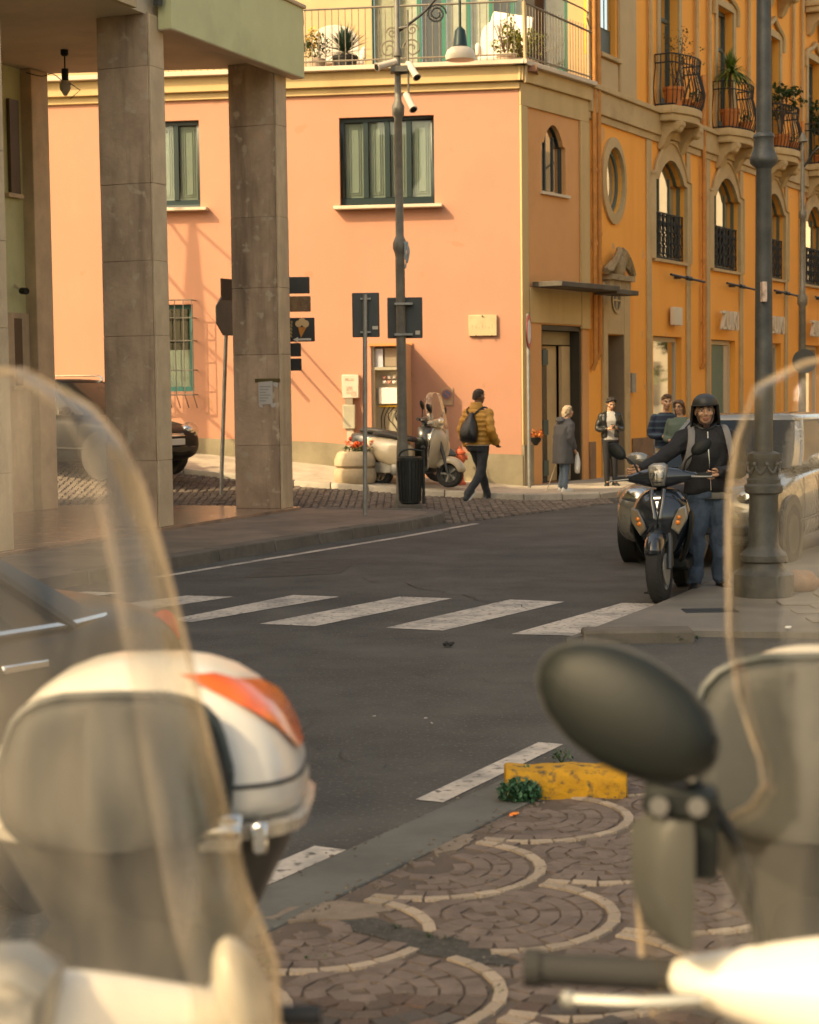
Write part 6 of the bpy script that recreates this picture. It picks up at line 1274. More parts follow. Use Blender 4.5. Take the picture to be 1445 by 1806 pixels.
        if face.get('beard'):
            m = MB(HM)
            for pts, r in (([(-.066, -.02, -.005), (-.062, -.045, -.05), (-.042, -.066, -.088), (0, -.082, -.104), (.042, -.066, -.088), (.062, -.045, -.05), (.066, -.02, -.005)], .011), ([(-.052, -.055, -.075), (-.026, -.080, -.092), (0, -.088, -.094), (.026, -.080, -.092), (.052, -.055, -.075)], .010), ([(-.03, -.089, -.062), (-.026, -.096, -.042), (0, -.107, -.036), (.026, -.094, -.042), (.03, -.086, -.062)], .004), ([(-.02, -.06, -.115), (0, -.07, -.118), (.02, -.06, -.115)], .02)):
                p = smooth_path(pts, 4); m.tube(p, r, 8)
            m.build('beard', M('beard_stubble', (.06, .032, .022), .75, var=.4, scale=80), bo, remesh=.006*scale, relax=2, smooth=180)
    if hair:
        m = MB(HM); hair(m); fold(m, .022*scale, 34/scale); o = m.build('hair', J.get('hairmat', m_hair), t, remesh=.008*scale, relax=1, smooth=180)
    return t, T, HM
def cap_hair(m, low=.0, back=-.06, r=(.083, .102, .10)):
    n = 20; rings = []
    for k in range(8):
        a = math.pi/2*(1-k/7*1.0); ring = []
        for i in range(n):
            th = 2*math.pi*i/n; x, y = math.cos(th), math.sin(th); front = max(0, -y); zlow = low+front*.07+(1-front)*back*max(0, y)+.012*math.sin(th*5+1)
            f = k/7; z = .035+r[2]*math.sin(a)*(1) if k < 7 else 0; z = .035+r[2]*math.cos(f*math.pi/2)+(zlow-.035)*f**1.5; s = math.sin(min(1, f*1.25+.02)*math.pi/2)
            ring.append((x*r[0]*s, .014+y*r[1]*s, z))
        rings.append(ring)
    m.loft(rings)
def shoe(m, p, yaw=0., pit=0., L=.27, w=.048, h=.085):
    Rz = Matrix.Rotation(yaw, 3, 'Z') @ Matrix.Rotation(pit, 3, 'X'); p = Vector(p); rings = []
    for y, ww, zt in ((.085, .6, .6), (.06, .85, 1.), (.0, .9, 1.05), (-.06, .95, .85), (-.12, 1.05, .6), (-.165, .9, .5), (-.185, .5, .38)):
        rings.append([p+Rz @ Vector((x*w*ww, y*L/.27, z*h*zt)) for x, z in ((-.9, 0), (-1, .25), (-.8, .75), (-.35, 1), (.35, 1), (.8, .75), (1, .25), (.9, 0))])
    m.loft(rings)
def sole(m, p, yaw=0., pit=0., L=.27):
    Rz = Matrix.Rotation(yaw, 3, 'Z') @ Matrix.Rotation(pit, 3, 'X'); p = Vector(p)
    m.loft([[p+Rz @ Vector((x*.05*ww, y*L/.27, z)) for x, z in ((-1, -.018), (-1, .012), (1, .012), (1, -.018))] for y, ww in ((.09, .6), (.06, .9), (-.06, .95), (-.13, 1.05), (-.17, .9), (-.19, .5))])
def hm(x, y, z, yaw=0, pitch=0, roll=0): return Matrix.Translation((x, y, z)) @ Matrix.Rotation(yaw, 4, 'Z') @ Matrix.Rotation(pitch, 4, 'X') @ Matrix.Rotation(roll, 4, 'Y')
m_whites = M('white_cloth', (.62, .60, .56), .8, var=.08, bump=.3)
# ---------------------------------------------------------------- rider with helmet
ro = Vector((2.53, 15.35, 0))
TO = [(.86, .0, .02, .165, .115), (1.0, -.01, .02, .165, .115), (1.15, -.015, .01, .185, .125), (1.27, -.015, .02, .205, .12), (1.34, -.01, .03, .19, .095), (1.40, -.01, .03, .10, .07)]
gl_, gr_ = Vector((1.81, 14.95, 1.015))-ro, Vector((2.43, 14.78, .985))-ro
J = dict(head=hm(-.03, -.03, 1.525, R(-4), R(2), R(-3)), neck=(-.015, .02, 1.37), torso=TO,
         armR=[(-.19, .02, 1.305), (-.40, -.14, 1.15), tuple(gl_+Vector((.09, .06, .045)))], armL=[(.18, .02, 1.30), (.25, -.18, 1.05), tuple(gr_+Vector((.085, .035, .035)))],
         legL=[(.09, .0, .86), (.10, -.02, .48), (.12, .03, .10)], legR=[(-.085, .0, .86), (-.10, -.05, .48), (-.11, .0, .10)], palm_armR=(0, -.3, 1), palm_armL=(.2, -.3, 1))
def r_jacket(m):
    torso(m, [(.83, 0, .02, .20, .14), (.88, 0, .02, .20, .145)]+[(z, x, y, w+.022, d+.03) for z, x, y, w, d in TO[1:]]); torso(m, [(1.36, -.012, .02, .085, .075), (1.43, -.015, .012, .078, .07)])
    limb(m, J['armR'][:2]+[tuple(gl_+Vector((.12, .08, .055)))], [.085, .066, .048]); limb(m, J['armL'][:2]+[tuple(gr_+Vector((.11, .05, .045)))], [.086, .07, .05])
def r_trousers(m):
    torso(m, [(.80, 0, .01, .165, .125), (.92, 0, .015, .175, .125), (.98, 0, .015, .165, .12)])
    limb(m, J['legL'][:2]+[(.12, .03, .11)], [.108, .083, .068]); limb(m, J['legR'][:2]+[(-.11, .0, .11)], [.108, .083, .068])
t, T, HM = person('person', 'man in a matt black helmet and black jacket pushing the black scooter', ro, 0, J, m_skin,
    [('jacket', m_jkt, r_jacket, .011, .03, 1), ('jeans', m_denim, r_trousers, .010, .034, 0),
     ('shoe', m_shoe, lambda m: shoe(m, (.125, .02, .01), R(12)), 0, 0, 0), ('shoe', m_shoe, lambda m: shoe(m, (-.11, -.01, .01), R(-18)), 0, 0, 0),
     ('shirt_hem', M('grey_shirt', (.20, .19, .17), .9, bump=.3), lambda m: torso(m, [(.79, .01, .015, .185, .13), (.86, .01, .02, .19, .138)]), .012, .01, 1),
     ('tshirt_neck', M('olive_neckline', (.22, .17, .11), .9), lambda m: m.ball((-.018, -.055, 1.375), (.04, .02, .045)), 0, 0, 0)],
    vox=.009, face=dict(beard=True), fingers={'armR': 1.0, 'armL': 1.0})
m = MB(T); m.tube(smooth_path([(-.02, -.105, 1.36), (-.02, -.142, 1.22), (-.01, -.148, 1.05), (.0, -.145, .87)], 4), .006, 6); m.build('zip', m_chrome, t)
# helmet: open face shell, thick rim, chin strap
he = thing('helmet', 'matt black open face helmet on the head of the rider', 'helmet', HM @ Vector((0, 0, .03)))
m = MB(HM); rings = []; n = 26
for k in range(10):
    f = k/9; ring = []
    for i in range(n):
        th = 2*math.pi*i/n; x, y = math.cos(th), math.sin(th); fr = max(0, -y)
        low = -.115 if fr < .25 else (-.115+(fr-.25)/.2*.175 if fr < .45 else .06)
        low = min(low, .062); a = f*math.pi/2*1.0; zt = .155; s = math.sin(min(1, f*1.15+.02)*math.pi/2); z = .03+(zt-.03)*math.cos(f*math.pi/2)+(low-.03)*f**1.4
        bulge = 1+(.06 if f > .5 else 0)*(1-fr)*(1-abs(f-.75)*2)
        ring.append((x*.122*s*bulge, .012+y*.142*s, z))
    rings.append(ring)
m.loft(rings, cap=False); inner = [[Vector((x*.90, .012+(y-.012)*.90, z-.004)) for x, y, z in rings[-1]], [Vector((x*.86, .012+(y-.012)*.86, z+.03)) for x, y, z in rings[-1]]]
m.loft([rings[-1]]+inner, cap=False); hsh = m.build('shell', M('matt_black_helmet', (.032, .033, .032), .42, var=.05), he, sub=1, smooth=80)
m = MB(HM); m.tube([Vector(p) for p in rings[-1]]+[Vector(rings[-1][0])], .007, 6); m.build('edge_trim', m_black_trim, hsh)
m = MB(HM); m.tube(smooth_path([(-.10, .0, -.09), (-.06, -.05, -.125), (0, -.065, -.138), (.06, -.05, -.125), (.10, .0, -.09)], 4), .008, 6, flat=.5); m.build('chin_strap', m_black_trim, he)
m = MB(HM); m.ball((0, -.118, .10), (.012, .004, .010), 8, 5); m.build('badge', M('dull_grey_badge', (.10, .10, .10), .4), hsh)
bp = thing('backpack', 'backpack with grey shoulder straps worn by the helmeted rider', 'backpack', T @ Vector((0, .2, 1.0)))
m = MB(T); torso(m, [(.93, 0, .22, .13, .07), (1.0, 0, .24, .16, .09), (1.25, 0, .23, .15, .085), (1.36, 0, .2, .09, .05)]); m.build('bag', M('grey_bag', (.09, .09, .088), .8, bump=.4), bp, sub=1, smooth=60)
for sx in (-1, 1):
    m = MB(T); p = smooth_path([(sx*.135, .12, 1.36), (sx*.14, .02, 1.405), (sx*.15, -.085, 1.345), (sx*.165, -.135, 1.24), (sx*.19, -.11, 1.12), (sx*.215, .0, 1.03), (sx*.18, .16, .98)], 4)
    m.tube(p, .03, 8, flat=.42); m.build('strap', M('grey_strap', (.21, .20, .195), .8, bump=.3, bscale=200), bp)
# ---------------------------------------------------------------- walking man seen from behind
wa = Vector((P(845, 885, 27.9).x, 27.9, .0)); TW = [(.88, 0, .01, .15, .11), (1.0, 0, .01, .15, .105), (1.15, 0, .0, .175, .115), (1.32, 0, .0, .205, .115), (1.42, 0, .01, .17, .09), (1.47, 0, .01, .08, .065)]
J = dict(head=hm(0, -.02, 1.625, R(-6), R(0)), neck=(0, .015, 1.44), torso=TW, armL=[(.2, 0, 1.38), (.27, .07, 1.12), (.24, -.04, .88)], armR=[(-.2, 0, 1.38), (-.28, .05, 1.12), (-.24, -.14, .92)],
         legL=[(.09, 0, .88), (.08, -.18, .50), (.06, -.30, .10)], legR=[(-.09, 0, .88), (-.07, .05, .48), (-.06, .38, .16)], hairmat=M('cropped_hair', (.035, .022, .016), .8))
m_must = M('mustard_puffer', (.48, .235, .045), .6, var=.12, scale=8, bump=.3)
def w_jacket(m):
    rows = []
    z = .90
    while z < 1.44:
        r0 = [interp(z, [(q[0], q[i]) for q in TW]) for i in (3, 4)]; p = .5+.5*math.cos((z-.90)/.075*2*math.pi); rows.append((z, 0, .01, r0[0]+.045+.016*p, r0[1]+.04+.016*p)); z += .0188
    torso(m, rows); torso(m, [(1.42, 0, .03, .11, .09), (1.50, 0, .045, .10, .085), (1.55, 0, .05, .085, .07)]); m.ball((0, .09, 1.46), (.10, .055, .075))
    for a in ('armL', 'armR'):
        p = smooth_path(J[a], 9); m.tube(p, [.075-.012*i/18+.008*math.sin(i*1.6) for i in range(len(p))], 14); m.ball(p[0], .08, 10, 7)
m_trs = M('dark_trousers', (.022, .026, .032), .8, var=.3, scale=8, bump=.4, stain=(.07, .068, .062), sscale=3)
def w_trs(m):
    torso(m, [(.80, 0, .0, .16, .12), (.93, 0, .005, .165, .12)]); limb(m, J['legL'], [.10, .072, .055]); limb(m, J['legR'], [.10, .072, .055])
m_snk = M('navy_sneaker', (.03, .038, .045), .7)
WZ = math.atan2(.62, -.78)  # turns -Y towards right and away
t, T, HM = person('person', 'man in a mustard puffer jacket walking along the pink wall with a black backpack', wa, WZ, J, m_skin2,
    [('puffer_jacket', m_must, w_jacket, .012, .004, 0), ('trousers', m_trs, w_trs, .011, .016, 1), ('belt_hem', m_whites, lambda m: torso(m, [(.885, 0, .01, .185, .14), (.91, 0, .01, .187, .142)]), 0, 0, 0),
     ('shoe', m_snk, lambda m: shoe(m, (.06, -.32, .02), 0, R(8)), 0, 0, 0), ('shoe', m_snk, lambda m: shoe(m, (-.06, .36, .09), 0, R(-38)), 0, 0, 0),
     ('shoe_sole', m_whites, lambda m: sole(m, (.06, -.32, .02), 0, R(8)), 0, 0, 0), ('shoe_sole', m_whites, lambda m: sole(m, (-.06, .36, .09), 0, R(-38)), 0, 0, 0)],
    vox=.011, face={}, hair=lambda m: cap_hair(m, .02, -.07, (.079, .099, .096)), scale=1.0)
bk = thing('backpack', 'shiny black drawstring backpack on the back of the walking man', 'backpack', T @ Vector((0, .2, 1.0)))
m = MB(T); torso(m, [(.93, 0, .20, .10, .04), (.96, 0, .235, .15, .085), (1.08, 0, .25, .155, .10), (1.22, 0, .23, .12, .085), (1.34, 0, .19, .065, .05), (1.40, 0, .165, .045, .03)]); fold(m, .03, 7); m.build('bag', M('shiny_black_nylon', (.012, .013, .015), .3, var=.3, scale=12, bump=.8, bscale=35), bk, sub=1, smooth=80)
for sx in (-1, 1): m = MB(T); m.tube(smooth_path([(sx*.05, .17, 1.36), (sx*.12, .13, 1.43), (sx*.15, .02, 1.47), (sx*.16, -.11, 1.40), (sx*.17, -.15, 1.2)], 4), .02, 6, flat=.4); m.build('strap', m_plastic, bk)
# ---------------------------------------------------------------- older woman at the corner door
ow_ = Vector((P(996, 868, 28.9).x, 28.9, .1)); TQ = [(.84, 0, .02, .17, .12), (1.0, 0, .03, .165, .12), (1.15, 0, .02, .18, .125), (1.30, 0, .0, .19, .115), (1.40, 0, -.02, .16, .09), (1.44, 0, -.03, .08, .06)]
J = dict(head=hm(0, -.09, 1.58, R(-12), R(-8)), neck=(0, -.03, 1.42), torso=TQ, armL=[(.19, -.02, 1.34), (.24, .02, 1.08), (.24, -.06, .86)], armR=[(-.19, -.02, 1.34), (-.24, .0, 1.08), (-.22, -.10, .84)],
         legL=[(.09, 0, .84), (.09, -.03, .46), (.09, .02, .1)], legR=[(-.09, 0, .84), (-.09, .02, .46), (-.10, .06, .1)], hairmat=m_hairg)
m_parka = M('grey_navy_parka', (.075, .075, .08), .7, var=.15, scale=6, bump=.4)
def parka(m):
    torso(m, [(.56, 0, .03, .24, .17), (.75, 0, .035, .235, .17), (.95, 0, .03, .22, .165), (1.15, 0, .02, .215, .155), (1.30, 0, .0, .225, .145), (1.40, 0, -.02, .18, .11), (1.46, 0, -.03, .10, .08)])
    m.ball((0, .09, 1.42), (.13, .075, .08)); limb(m, J['armL'][:2]+[(.24, -.05, .90)], [.085, .07, .052]); limb(m, J['armR'][:2]+[(-.22, -.09, .88)], [.085, .07, .052])
t, T, HM = person('person', 'older woman in a long grey navy parka turning towards the corner door', ow_, math.atan2(.85, -.5), J, m_skin,
    [('parka', m_parka, parka, .013, .02, 1), ('jeans', M('light_denim', (.10, .14, .19), .85, var=.2, bump=.4), lambda m: (limb(m, J['legL'], [.09, .07, .06]), limb(m, J['legR'], [.09, .07, .06])), .012, .012, 1),
     ('shoe', m_whites, lambda m: shoe(m, (.09, .0, .01)), 0, 0, 0), ('shoe', m_whites, lambda m: shoe(m, (-.10, .05, .01)), 0, 0, 0)],
    vox=.012, face={}, hair=lambda m: (cap_hair(m, -.01, -.08, (.092, .108, .108)), m.ball((0, .05, .0), (.08, .065, .075))), scale=.80)
bg_ = thing('shopping_bag', 'white plastic bag hanging from the hand of the older woman', 'bag', T @ Vector((.25, -.12, .4)))
m = MB(T); hnd = Vector(J['armR'][-1])+Vector((.0, -.06, -.08)); torso(m, [(.36, hnd.x, hnd.y, .06, .04), (.42, hnd.x, hnd.y, .085, .055), (.58, hnd.x, hnd.y, .08, .045), (.70, hnd.x, hnd.y, .045, .025), (.79, hnd.x, hnd.y, .015, .015)]); fold(m, .03, 9); m.build('bag', m_whites, bg_, sub=1, smooth=80)
st_ = thing('walking_stick', 'thin pale stick beside the legs of the older woman', 'stick', T @ Vector((-.25, .12, 0))); m = MB(T); m.tube([(.26, .26, .0), (.25, -.09, .80)], .010, 6); m.build('shaft', M('pale_wood', (.5, .4, .26), .6), st_)
# ---------------------------------------------------------------- young woman looking at her phone
yw = Vector((P(1077, 857, 30.5).x, 30.5, .1)); TY_ = [(.90, 0, .01, .155, .11), (1.0, 0, .01, .135, .10), (1.1, 0, .01, .13, .10), (1.25, 0, .0, .165, .12), (1.37, 0, .01, .16, .09), (1.43, 0, .01, .07, .055)]
J = dict(head=hm(.01, -.04, 1.575, R(6), R(24)), neck=(0, .0, 1.40), torso=TY_, armL=[(.165, .01, 1.34), (.23, .0, 1.10), (.06, -.24, 1.12)], armR=[(-.165, .01, 1.34), (-.24, .0, 1.10), (-.06, -.24, 1.10)],
         legL=[(.08, 0, .90), (.075, -.02, .48), (.09, .02, .1)], legR=[(-.08, 0, .90), (-.08, -.04, .48), (-.07, -.02, .1)], palm_armL=(0, 0, 1), palm_armR=(0, 0, 1))
m_lth = M('black_leather', (.014, .015, .014), .35, var=.3, scale=10, bump=.5, bscale=40)
def lj(m):
    for sx in (-1, 1):
        torso(m, [(.93, sx*.105, .02, .07, .13), (1.1, sx*.10, .02, .065, .12), (1.25, sx*.12, .01, .075, .135), (1.37, sx*.10, .01, .085, .10), (1.43, sx*.06, .03, .04, .06)]); 
    torso(m, [(.93, 0, .08, .15, .06), (1.25, 0, .08, .16, .06), (1.40, 0, .06, .12, .05)])
    limb(m, J['armL'][:2]+[(.10, -.19, 1.115)], [.068, .056, .043]); limb(m, J['armR'][:2]+[(-.10, -.19, 1.10)], [.068, .056, .043])
t, T, HM = person('person', 'young woman in a black leather jacket reading her phone by the dark doorway', yw, R(4), J, m_skin,
    [('leather_jacket', m_lth, lj, .012, .012, 1), ('pale_top', M('pale_grey_top', (.38, .36, .34), .85, bump=.3), lambda m: torso(m, [(.88, 0, .01, .17, .125)]+[(z, x, y, w+.006, d+.012) for z, x, y, w, d in TY_[1:]]), .012, .008, 1),
     ('trousers', M('black_trousers', (.012, .012, .014), .8, bump=.3), lambda m: (torso(m, [(.84, 0, .01, .16, .12), (.95, 0, .01, .145, .11)]), limb(m, J['legL'], [.095, .065, .05]), limb(m, J['legR'], [.095, .065, .05])), .011, .008, 1),
     ('boot', m_shoe, lambda m: (shoe(m, (.09, .02, .0), R(10)), limb(m, [(.09, .02, .08), (.085, .01, .26)], [.052, .06])), 0, 0, 0), ('boot', m_shoe, lambda m: (shoe(m, (-.07, -.02, .0), R(-14)), limb(m, [(-.07, -.02, .08), (-.073, -.025, .26)], [.052, .06])), 0, 0, 0)],
    vox=.011, face=dict(bw=.45), hair=lambda m: ([m.tube(smooth_path([(s*.02, -.07, .115), (s*.068, -.045, .075), (s*.084, .01, .03), (s*.06, .07, .0)], 4), .02, 8) for s in (-1, 1)], cap_hair(m, .05, -.09, (.083, .102, .10)), m.ball((0, .10, .05), (.045, .045, .045))), scale=.875, fingers={'armL': .7, 'armR': .7})
ph = thing('phone', 'dark phone held by the young woman in the leather jacket', 'phone', T @ Vector((0, -.31, 1.14))); m = MB(T); m.obox((0, -.315, 1.145), (.036, .005, .07), Matrix.Rotation(R(-55), 3, 'X')); m.build('phone_case', m_plastic, ph, bev=.004)
# ---------------------------------------------------------------- couple behind the rider
def simple(name, label, loc, rz, top, legs, hairm, hairf, sc, skin=m_skin, arms=None, face={}):
    TT = [(.90, 0, .01, .15, .11), (1.05, 0, .01, .15, .105), (1.2, 0, .0, .17, .115), (1.34, 0, .0, .19, .11), (1.42, 0, .01, .15, .085), (1.47, 0, .01, .07, .06)]
    J = dict(head=hm(0, -.03, 1.63, 0, R(4)), neck=(0, .01, 1.44), torso=TT, armL=[(.19, 0, 1.38), (.26, .0, 1.12), (.10, -.2, 1.05)], armR=[(-.19, 0, 1.38), (-.26, .0, 1.12), (-.10, -.2, 1.08)], legL=[(.09, 0, .9), (.09, -.05, .48), (.09, -.05, .1)], legR=[(-.09, 0, .9), (-.09, .03, .48), (-.09, .14, .1)], hairmat=hairm)
    return person(name, label, loc, rz, J, skin, [('sweater', top, lambda m: (torso(m, [(.88, 0, .01, .19, .14)]+[(z, x, y, w+.028, d+.025) for z, x, y, w, d in TT[1:]]), limb(m, J['armL'][:2]+[(.13, -.17, 1.06)], [.075, .062, .048]), limb(m, J['armR'][:2]+[(-.13, -.17, 1.09)], [.075, .062, .048])), .013, .012, 1),
        ('trousers', legs, lambda m: (torso(m, [(.82, 0, .01, .16, .12), (.94, 0, .01, .16, .12)]), limb(m, J['legL'], [.10, .075, .06]), limb(m, J['legR'], [.10, .075, .06])), .012, .01, 1), ('shoe', m_whites, lambda m: shoe(m, (.09, -.05, .01)), 0, 0, 0), ('shoe', m_whites, lambda m: shoe(m, (-.09, .14, .02)), 0, 0, 0)], vox=.012, face=face, hair=hairf, scale=sc)
def stripes():
    m = M('striped_knit', (.02, .03, .06), .9); t = m.node_tree; N, L = t.nodes, t.links; b = N['Principled BSDF']; tc = N.new('ShaderNodeTexCoord'); w = N.new('ShaderNodeTexWave'); w.bands_direction = 'Z'; w.inputs['Scale'].default_value = 3.2; w.inputs['Distortion'].default_value = .3
    L.new(tc.outputs['Object'], w.inputs['Vector']); r = N.new('ShaderNodeValToRGB'); r.color_ramp.elements[0].position = .78; r.color_ramp.elements[0].color = (.014, .022, .045, 1); r.color_ramp.elements[1].position = .86; r.color_ramp.elements[1].color = (.045, .075, .105, 1); L.new(w.outputs[0], r.inputs[0]); L.new(r.outputs[0], b.inputs['Base Color']); return m
cm = Vector((P(1175, 700, 27.6).x, 27.6, 0)); cw = Vector((P(1200, 712, 27.2).x, 27.2, 0))
simple('person', 'young man in a dark blue striped sweater behind the rider', cm, R(6), stripes(), M('pale_trousers', (.36, .29, .22), .85), m_hairb, lambda m: (cap_hair(m, .02, -.06, (.084, .103, .11)), m.ball((0, -.05, .125), (.06, .04, .03))), .925)
t, T, HM = simple('person', 'woman with glasses and a sage green top walking beside the striped sweater man', cw, R(-35), M('sage_green_top', (.07, .105, .085), .8, bump=.3), m_denim, m_hairb, lambda m: ([m.tube(smooth_path([(s*.02, -.075, .115), (s*.07, -.05, .07), (s*.086, .0, .0), (s*.075, .02, -.12)], 4), .022, 8) for s in (-1, 1)], cap_hair(m, .03, -.12, (.088, .105, .102)), m.ball((0, .07, -.06), (.075, .05, .11))), .88)
gl2 = thing('glasses', 'dark framed glasses worn by the woman in the sage green top', 'glasses', HM @ Vector((0, -.09, .016)))
m = MB(HM)
for sx in (-1, 1): m.tube([(sx*.033+.024*math.cos(a*.5236), -.097, .014+.019*math.sin(a*.5236)) for a in range(13)], .003, 5); m.tube([(sx*.057, -.095, .016), (sx*.08, .01, .012)], .003, 5)
m.build('frame', m_black_trim, gl2)
# ================================================================ terrace and balcony plants and furniture
m_terra = M('terracotta_pot', (.50, .16, .04), .8, var=.15, scale=6, stain=(.34, .14, .06), sscale=4); m_potd = M('dark_pot', (.03, .03, .03), .6); m_potp = M('pale_pot', (.5, .38, .28), .7, var=.1)
def pot(par, c, r, h, mat, k=.78, T=I4):
    m = MB(T); c = Vector(c); m.lathe([(r*k, 0), (r*.97, h*.82), (r*1.06, h*.83), (r*1.06, h), (r*.9, h), (r*.88, h*.9)], c, 18); return m.build('pot', mat, par)
def spiky(c, n, ln, r=rnd, w=.014, lo=.15, hi=1.35, droop=.15):
    m = MB(); c = Vector(c)
    for _ in range(n):
        a = r.uniform(0, 6.283); e = r.uniform(lo, hi); L = ln*r.uniform(.75, 1.1); d = Vector((math.cos(a)*math.cos(e), math.sin(a)*math.cos(e), math.sin(e))); s = d.cross(Vector((0, 0, 1))).normalized()*w
        p = [c+d*L*f-Vector((0, 0, droop*L*f*f*math.cos(e))) for f in (0, .35, .7, 1)]
        m.add([p[0]-s*.6, p[0]+s*.6, p[1]+s, p[1]-s, p[2]+s*.8, p[2]-s*.8, p[3]], [(0, 1, 2, 3), (3, 2, 4, 5), (5, 4, 6)])
    return m
def tz(px, py, d=.35): s_, z_ = hit(px, py, PW, d); return PW @ Vector((s_, d, 7.1))
m_agave = M('blue_green_blades', (.05, .10, .07), .5, var=.4, scale=8)
c = tz(609, 110); a = thing('potted_plant', 'spiky blue green yucca in a dark pot on the terrace', 'potted plant', c, 0, 'potted plants on the terrace')
pot(a, c, .21, .32, m_potd); spiky(c+Vector((0, 0, .38)), 190, .52, lo=-.1, hi=1.5).build('leaves', m_agave, a, kind='stuff', smooth=0, merge=False)
c = tz(556, 112); a = thing('potted_plant', 'yellow flowering plant in a pale pot at the left end of the terrace', 'potted plant', c, 0, 'potted plants on the terrace')
pot(a, c, .18, .28, m_potp); m = MB(); leaves(m, c+Vector((0, 0, .5)), (.28, .2, .24), 420, .06); m.build('leaves', m_leaf, a, kind='stuff', smooth=0, merge=False); m = MB(); leaves(m, c+Vector((-.02, -.08, .62)), (.13, .12, .2), 150, .05); m.build('blossoms', M('yellow_petals', (.75, .45, .02), .6), a, kind='stuff', smooth=0, merge=False)
for px, dd_, hh, lb in ((893, .45, .95, 'tall yellow green shrub in a pale pot at the terrace corner'), (918, .9, .8, 'bushy yellow green shrub just behind the terrace corner post'), (961, 1.1, .75, 'leggy yellow green shrub farthest along the terrace side')):
    c = tz(px, 100, dd_)
    if px > 930: c = PP @ Vector((1.0, .35, 7.1))
    a = thing('potted_plant', lb, 'potted plant', c, 0, 'potted plants on the terrace'); pot(a, c, .16, .26, m_potp)
    m = MB(); 
    for q in range(9): leaves(m, c+Vector((rnd.uniform(-.22, .22), rnd.uniform(-.15, .15), .32+rnd.uniform(0, .5)*hh)), (.12, .1, .13), 55, .06)
    m.build('leaves', m_leaf2, a, kind='stuff', smooth=0, merge=False); m = MB()
    for q in range(6): m.tube([c+Vector((0, 0, .2)), c+Vector((rnd.uniform(-.2, .2), rnd.uniform(-.1, .1), hh*.8))], .008, 4)
    m.build('stem', m_hairb, a)
# white chairs on the terrace
m_chair = M('white_garden_chair', (.74, .66, .56), .6, var=.03)
def chair(lbl, px, d, w=.36, rz=0., h=.95):
    c = tz(px, 100, d); t = thing('garden_chair', lbl, 'chair', c, rz, 'white chairs on the terrace'); T = Matrix.Translation(c) @ Matrix.Rotation(rz, 4, 'Z')
    m = MB(T); n = 14; out = [(-w, .30), (-w*1.02, .7*h)]+[(w*math.cos(math.pi-math.pi*i/n), h*.75+.25*h*math.sin(math.pi*i/n)) for i in range(n+1)]+[(w*1.02, .7*h), (w, .30)]; m.prism(out, .28, .34, lambda a, b, d_: (a, d_+.15*(b-.3), b)); m.build('backrest', m_chair, t, bev=.02)
    m = MB(T); m.box(-w, -.3, .30, w, .28, .40); m.build('seat', m_chair, t, bev=.03)
    for sx in (-1, 1):
        m = MB(T); m.box(sx*w-.04, -.3, .401, sx*w+.04, .27, .62); m.build('armrest', m_chair, t, bev=.03)
        for y in (-.26, .24): m = MB(T); m.box(sx*(w-.05)-.03, y-.03, 0, sx*(w-.05)+.03, y+.03, .30); m.build('leg', m_chair, t)
    return t
chair('white round backed armchair behind the spiky yucca', 598, 1.3, .40, R(10), 1.12); chair('white armchair with a printed cushion left of the corner post', 880, 1.5, .34, R(-8), 1.15)
c = PP @ Vector((1.5, 1.2, 7.1)); a = thing('folded_screen', 'tilted white panel leaning by the terrace side railing', 'screen', c, R(-30)); T = Matrix.Translation(c) @ Matrix.Rotation(R(-30), 4, 'Z'); m = MB(T); m.prism([(-.5, .1), (.5, .1), (.55, 1.15), (-.25, 1.35)], 0, .05, lambda a, b, d: (a, d+.2*b, b)); m.build('panel', m_chair, a, bev=.01)
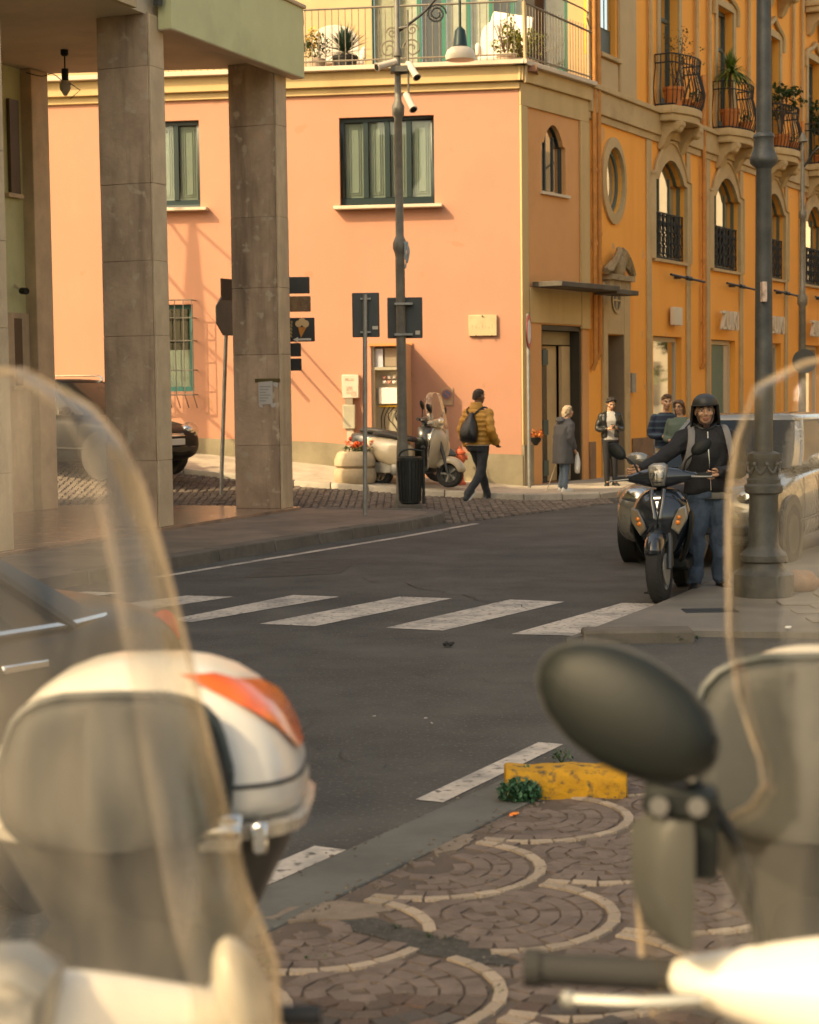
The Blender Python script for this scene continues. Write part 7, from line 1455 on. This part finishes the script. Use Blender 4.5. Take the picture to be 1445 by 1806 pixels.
# balcony plants, bay by bay
def bpos(k, ds, dd_): return OF @ Vector((c0+BAY*k+ds, -dd_, zb1+.15))
def bush(par, c, rad, n, size, mat): m = MB(); leaves(m, c, rad, n, size); m.build('leaves', mat, par, kind='stuff', smooth=0, merge=False)
def bplant(label, k, ds, dd_, r, h, style):
    c = bpos(k, ds, dd_); a = thing('potted_plant', label, 'potted plant', c, 0, 'potted plants on the balconies'); pot(a, c, r, h, m_terra)
    if style == 'airy':
        m = MB()
        for q in range(9):
            e = c+Vector((rnd.uniform(-.3, .3), rnd.uniform(-.3, .3), rnd.uniform(.7, 1.45))); m.tube(smooth_path([c+Vector((0, 0, h)), (c+e)/2+Vector((rnd.uniform(-.08, .08), rnd.uniform(-.08, .08), .2)), e], 3), .006, 4)
        m.build('stem', m_hairb, a); m = MB()
        for q in range(26): leaves(m, c+Vector((rnd.uniform(-.32, .32), rnd.uniform(-.3, .3), rnd.uniform(.45, 1.5))), (.08, .08, .08), 9, .05)
        m.build('leaves', M('dry_red_green_leaves', (.10, .075, .03), .6, var=.5, scale=12), a, kind='stuff', smooth=0, merge=False)
    elif style == 'fern': spiky(c+Vector((0, 0, h+.75)), 170, .62, w=.018, lo=.1, hi=1.5, droop=.9).build('leaves', M('bright_fern', (.09, .15, .02), .5, var=.4, scale=9), a, kind='stuff', smooth=0, merge=False); m = MB(); m.tube([c+Vector((0, 0, h*.8)), c+Vector((0, 0, h+.8))], .03, 6); m.build('stem', m_hairb, a)
    elif style == 'bush':
        for q in range(9): pass
        m = MB()
        for q in range(16): leaves(m, c+Vector((rnd.uniform(-.42, .42), rnd.uniform(-.35, .35), rnd.uniform(.75, 1.5))), (.17, .17, .12), 45, .10)
        m.build('leaves', m_leaf, a, kind='stuff', smooth=0, merge=False); m = MB()
        for q in range(6): m.tube([c+Vector((0, 0, h*.8)), c+Vector((rnd.uniform(-.3, .3), rnd.uniform(-.25, .25), 1.2))], .014, 5)
        m.build('stem', m_hairb, a)
    else: m = MB(); leaves(m, c+Vector((0, 0, h+.12)), (r*1.2, r*1.2, .16), 130, .06); m.build('leaves', m_leaf, a, kind='stuff', smooth=0, merge=False)
bplant('large orange terracotta pot with bare canes on the nearest balcony', 0, -.62, .32, .2, .36, 'airy'); bplant('leafy straggling plant on the nearest balcony, right of the big orange pot', 0, .1, .3, .14, .22, 'airy'); bplant('low plant in a small pot on the nearest balcony railing side', 0, .45, .42, .12, .2, 'low')
bplant('bright drooping fern in a terracotta pot on the second balcony', 1, -.55, .3, .2, .42, 'fern'); bplant('low red leaved plant on the second balcony', 1, .25, .38, .15, .24, 'low')
bplant('big dark green bush in a pot on the third balcony', 2, -.3, .3, .2, .34, 'bush'); bplant('low green plant in the middle of the third balcony', 2, .3, .4, .14, .22, 'low')
bplant('dark green bush on the fourth balcony', 3, -.1, .3, .2, .34, 'bush'); bplant('low plant on the fourth balcony', 3, -.55, .3, .15, .24, 'low')
# street trees across the street (out of frame, seen in the glass)
for k in range(3):
    c = KO+ov*12.3+Vector((math.sin(R(27.5)), math.cos(R(27.5)), 0))*(33+k*8); a = thing('street_tree', ('street tree across the street nearest the corner', 'middle street tree across the street', 'farthest street tree across the street')[k], 'tree', c, 0, 'trees across the street')
    m = MB(); m.tube([c, c+Vector((.05, 0, 1.6)), c+Vector((0, .1, 3.2))], [.14, .11, .07], 8); m.build('trunk', m_hairb, a)
    m = MB()
    for q in range(40): leaves(m, c+Vector((rnd.gauss(0, .8), rnd.gauss(0, .8), 4.2+rnd.gauss(0, .8))), (.5, .5, .4), 40, .22)
    m.build('crown', M('olive_leaves', (.08, .11, .03), .5, var=.5, scale=2), a, kind='stuff', smooth=0, merge=False)
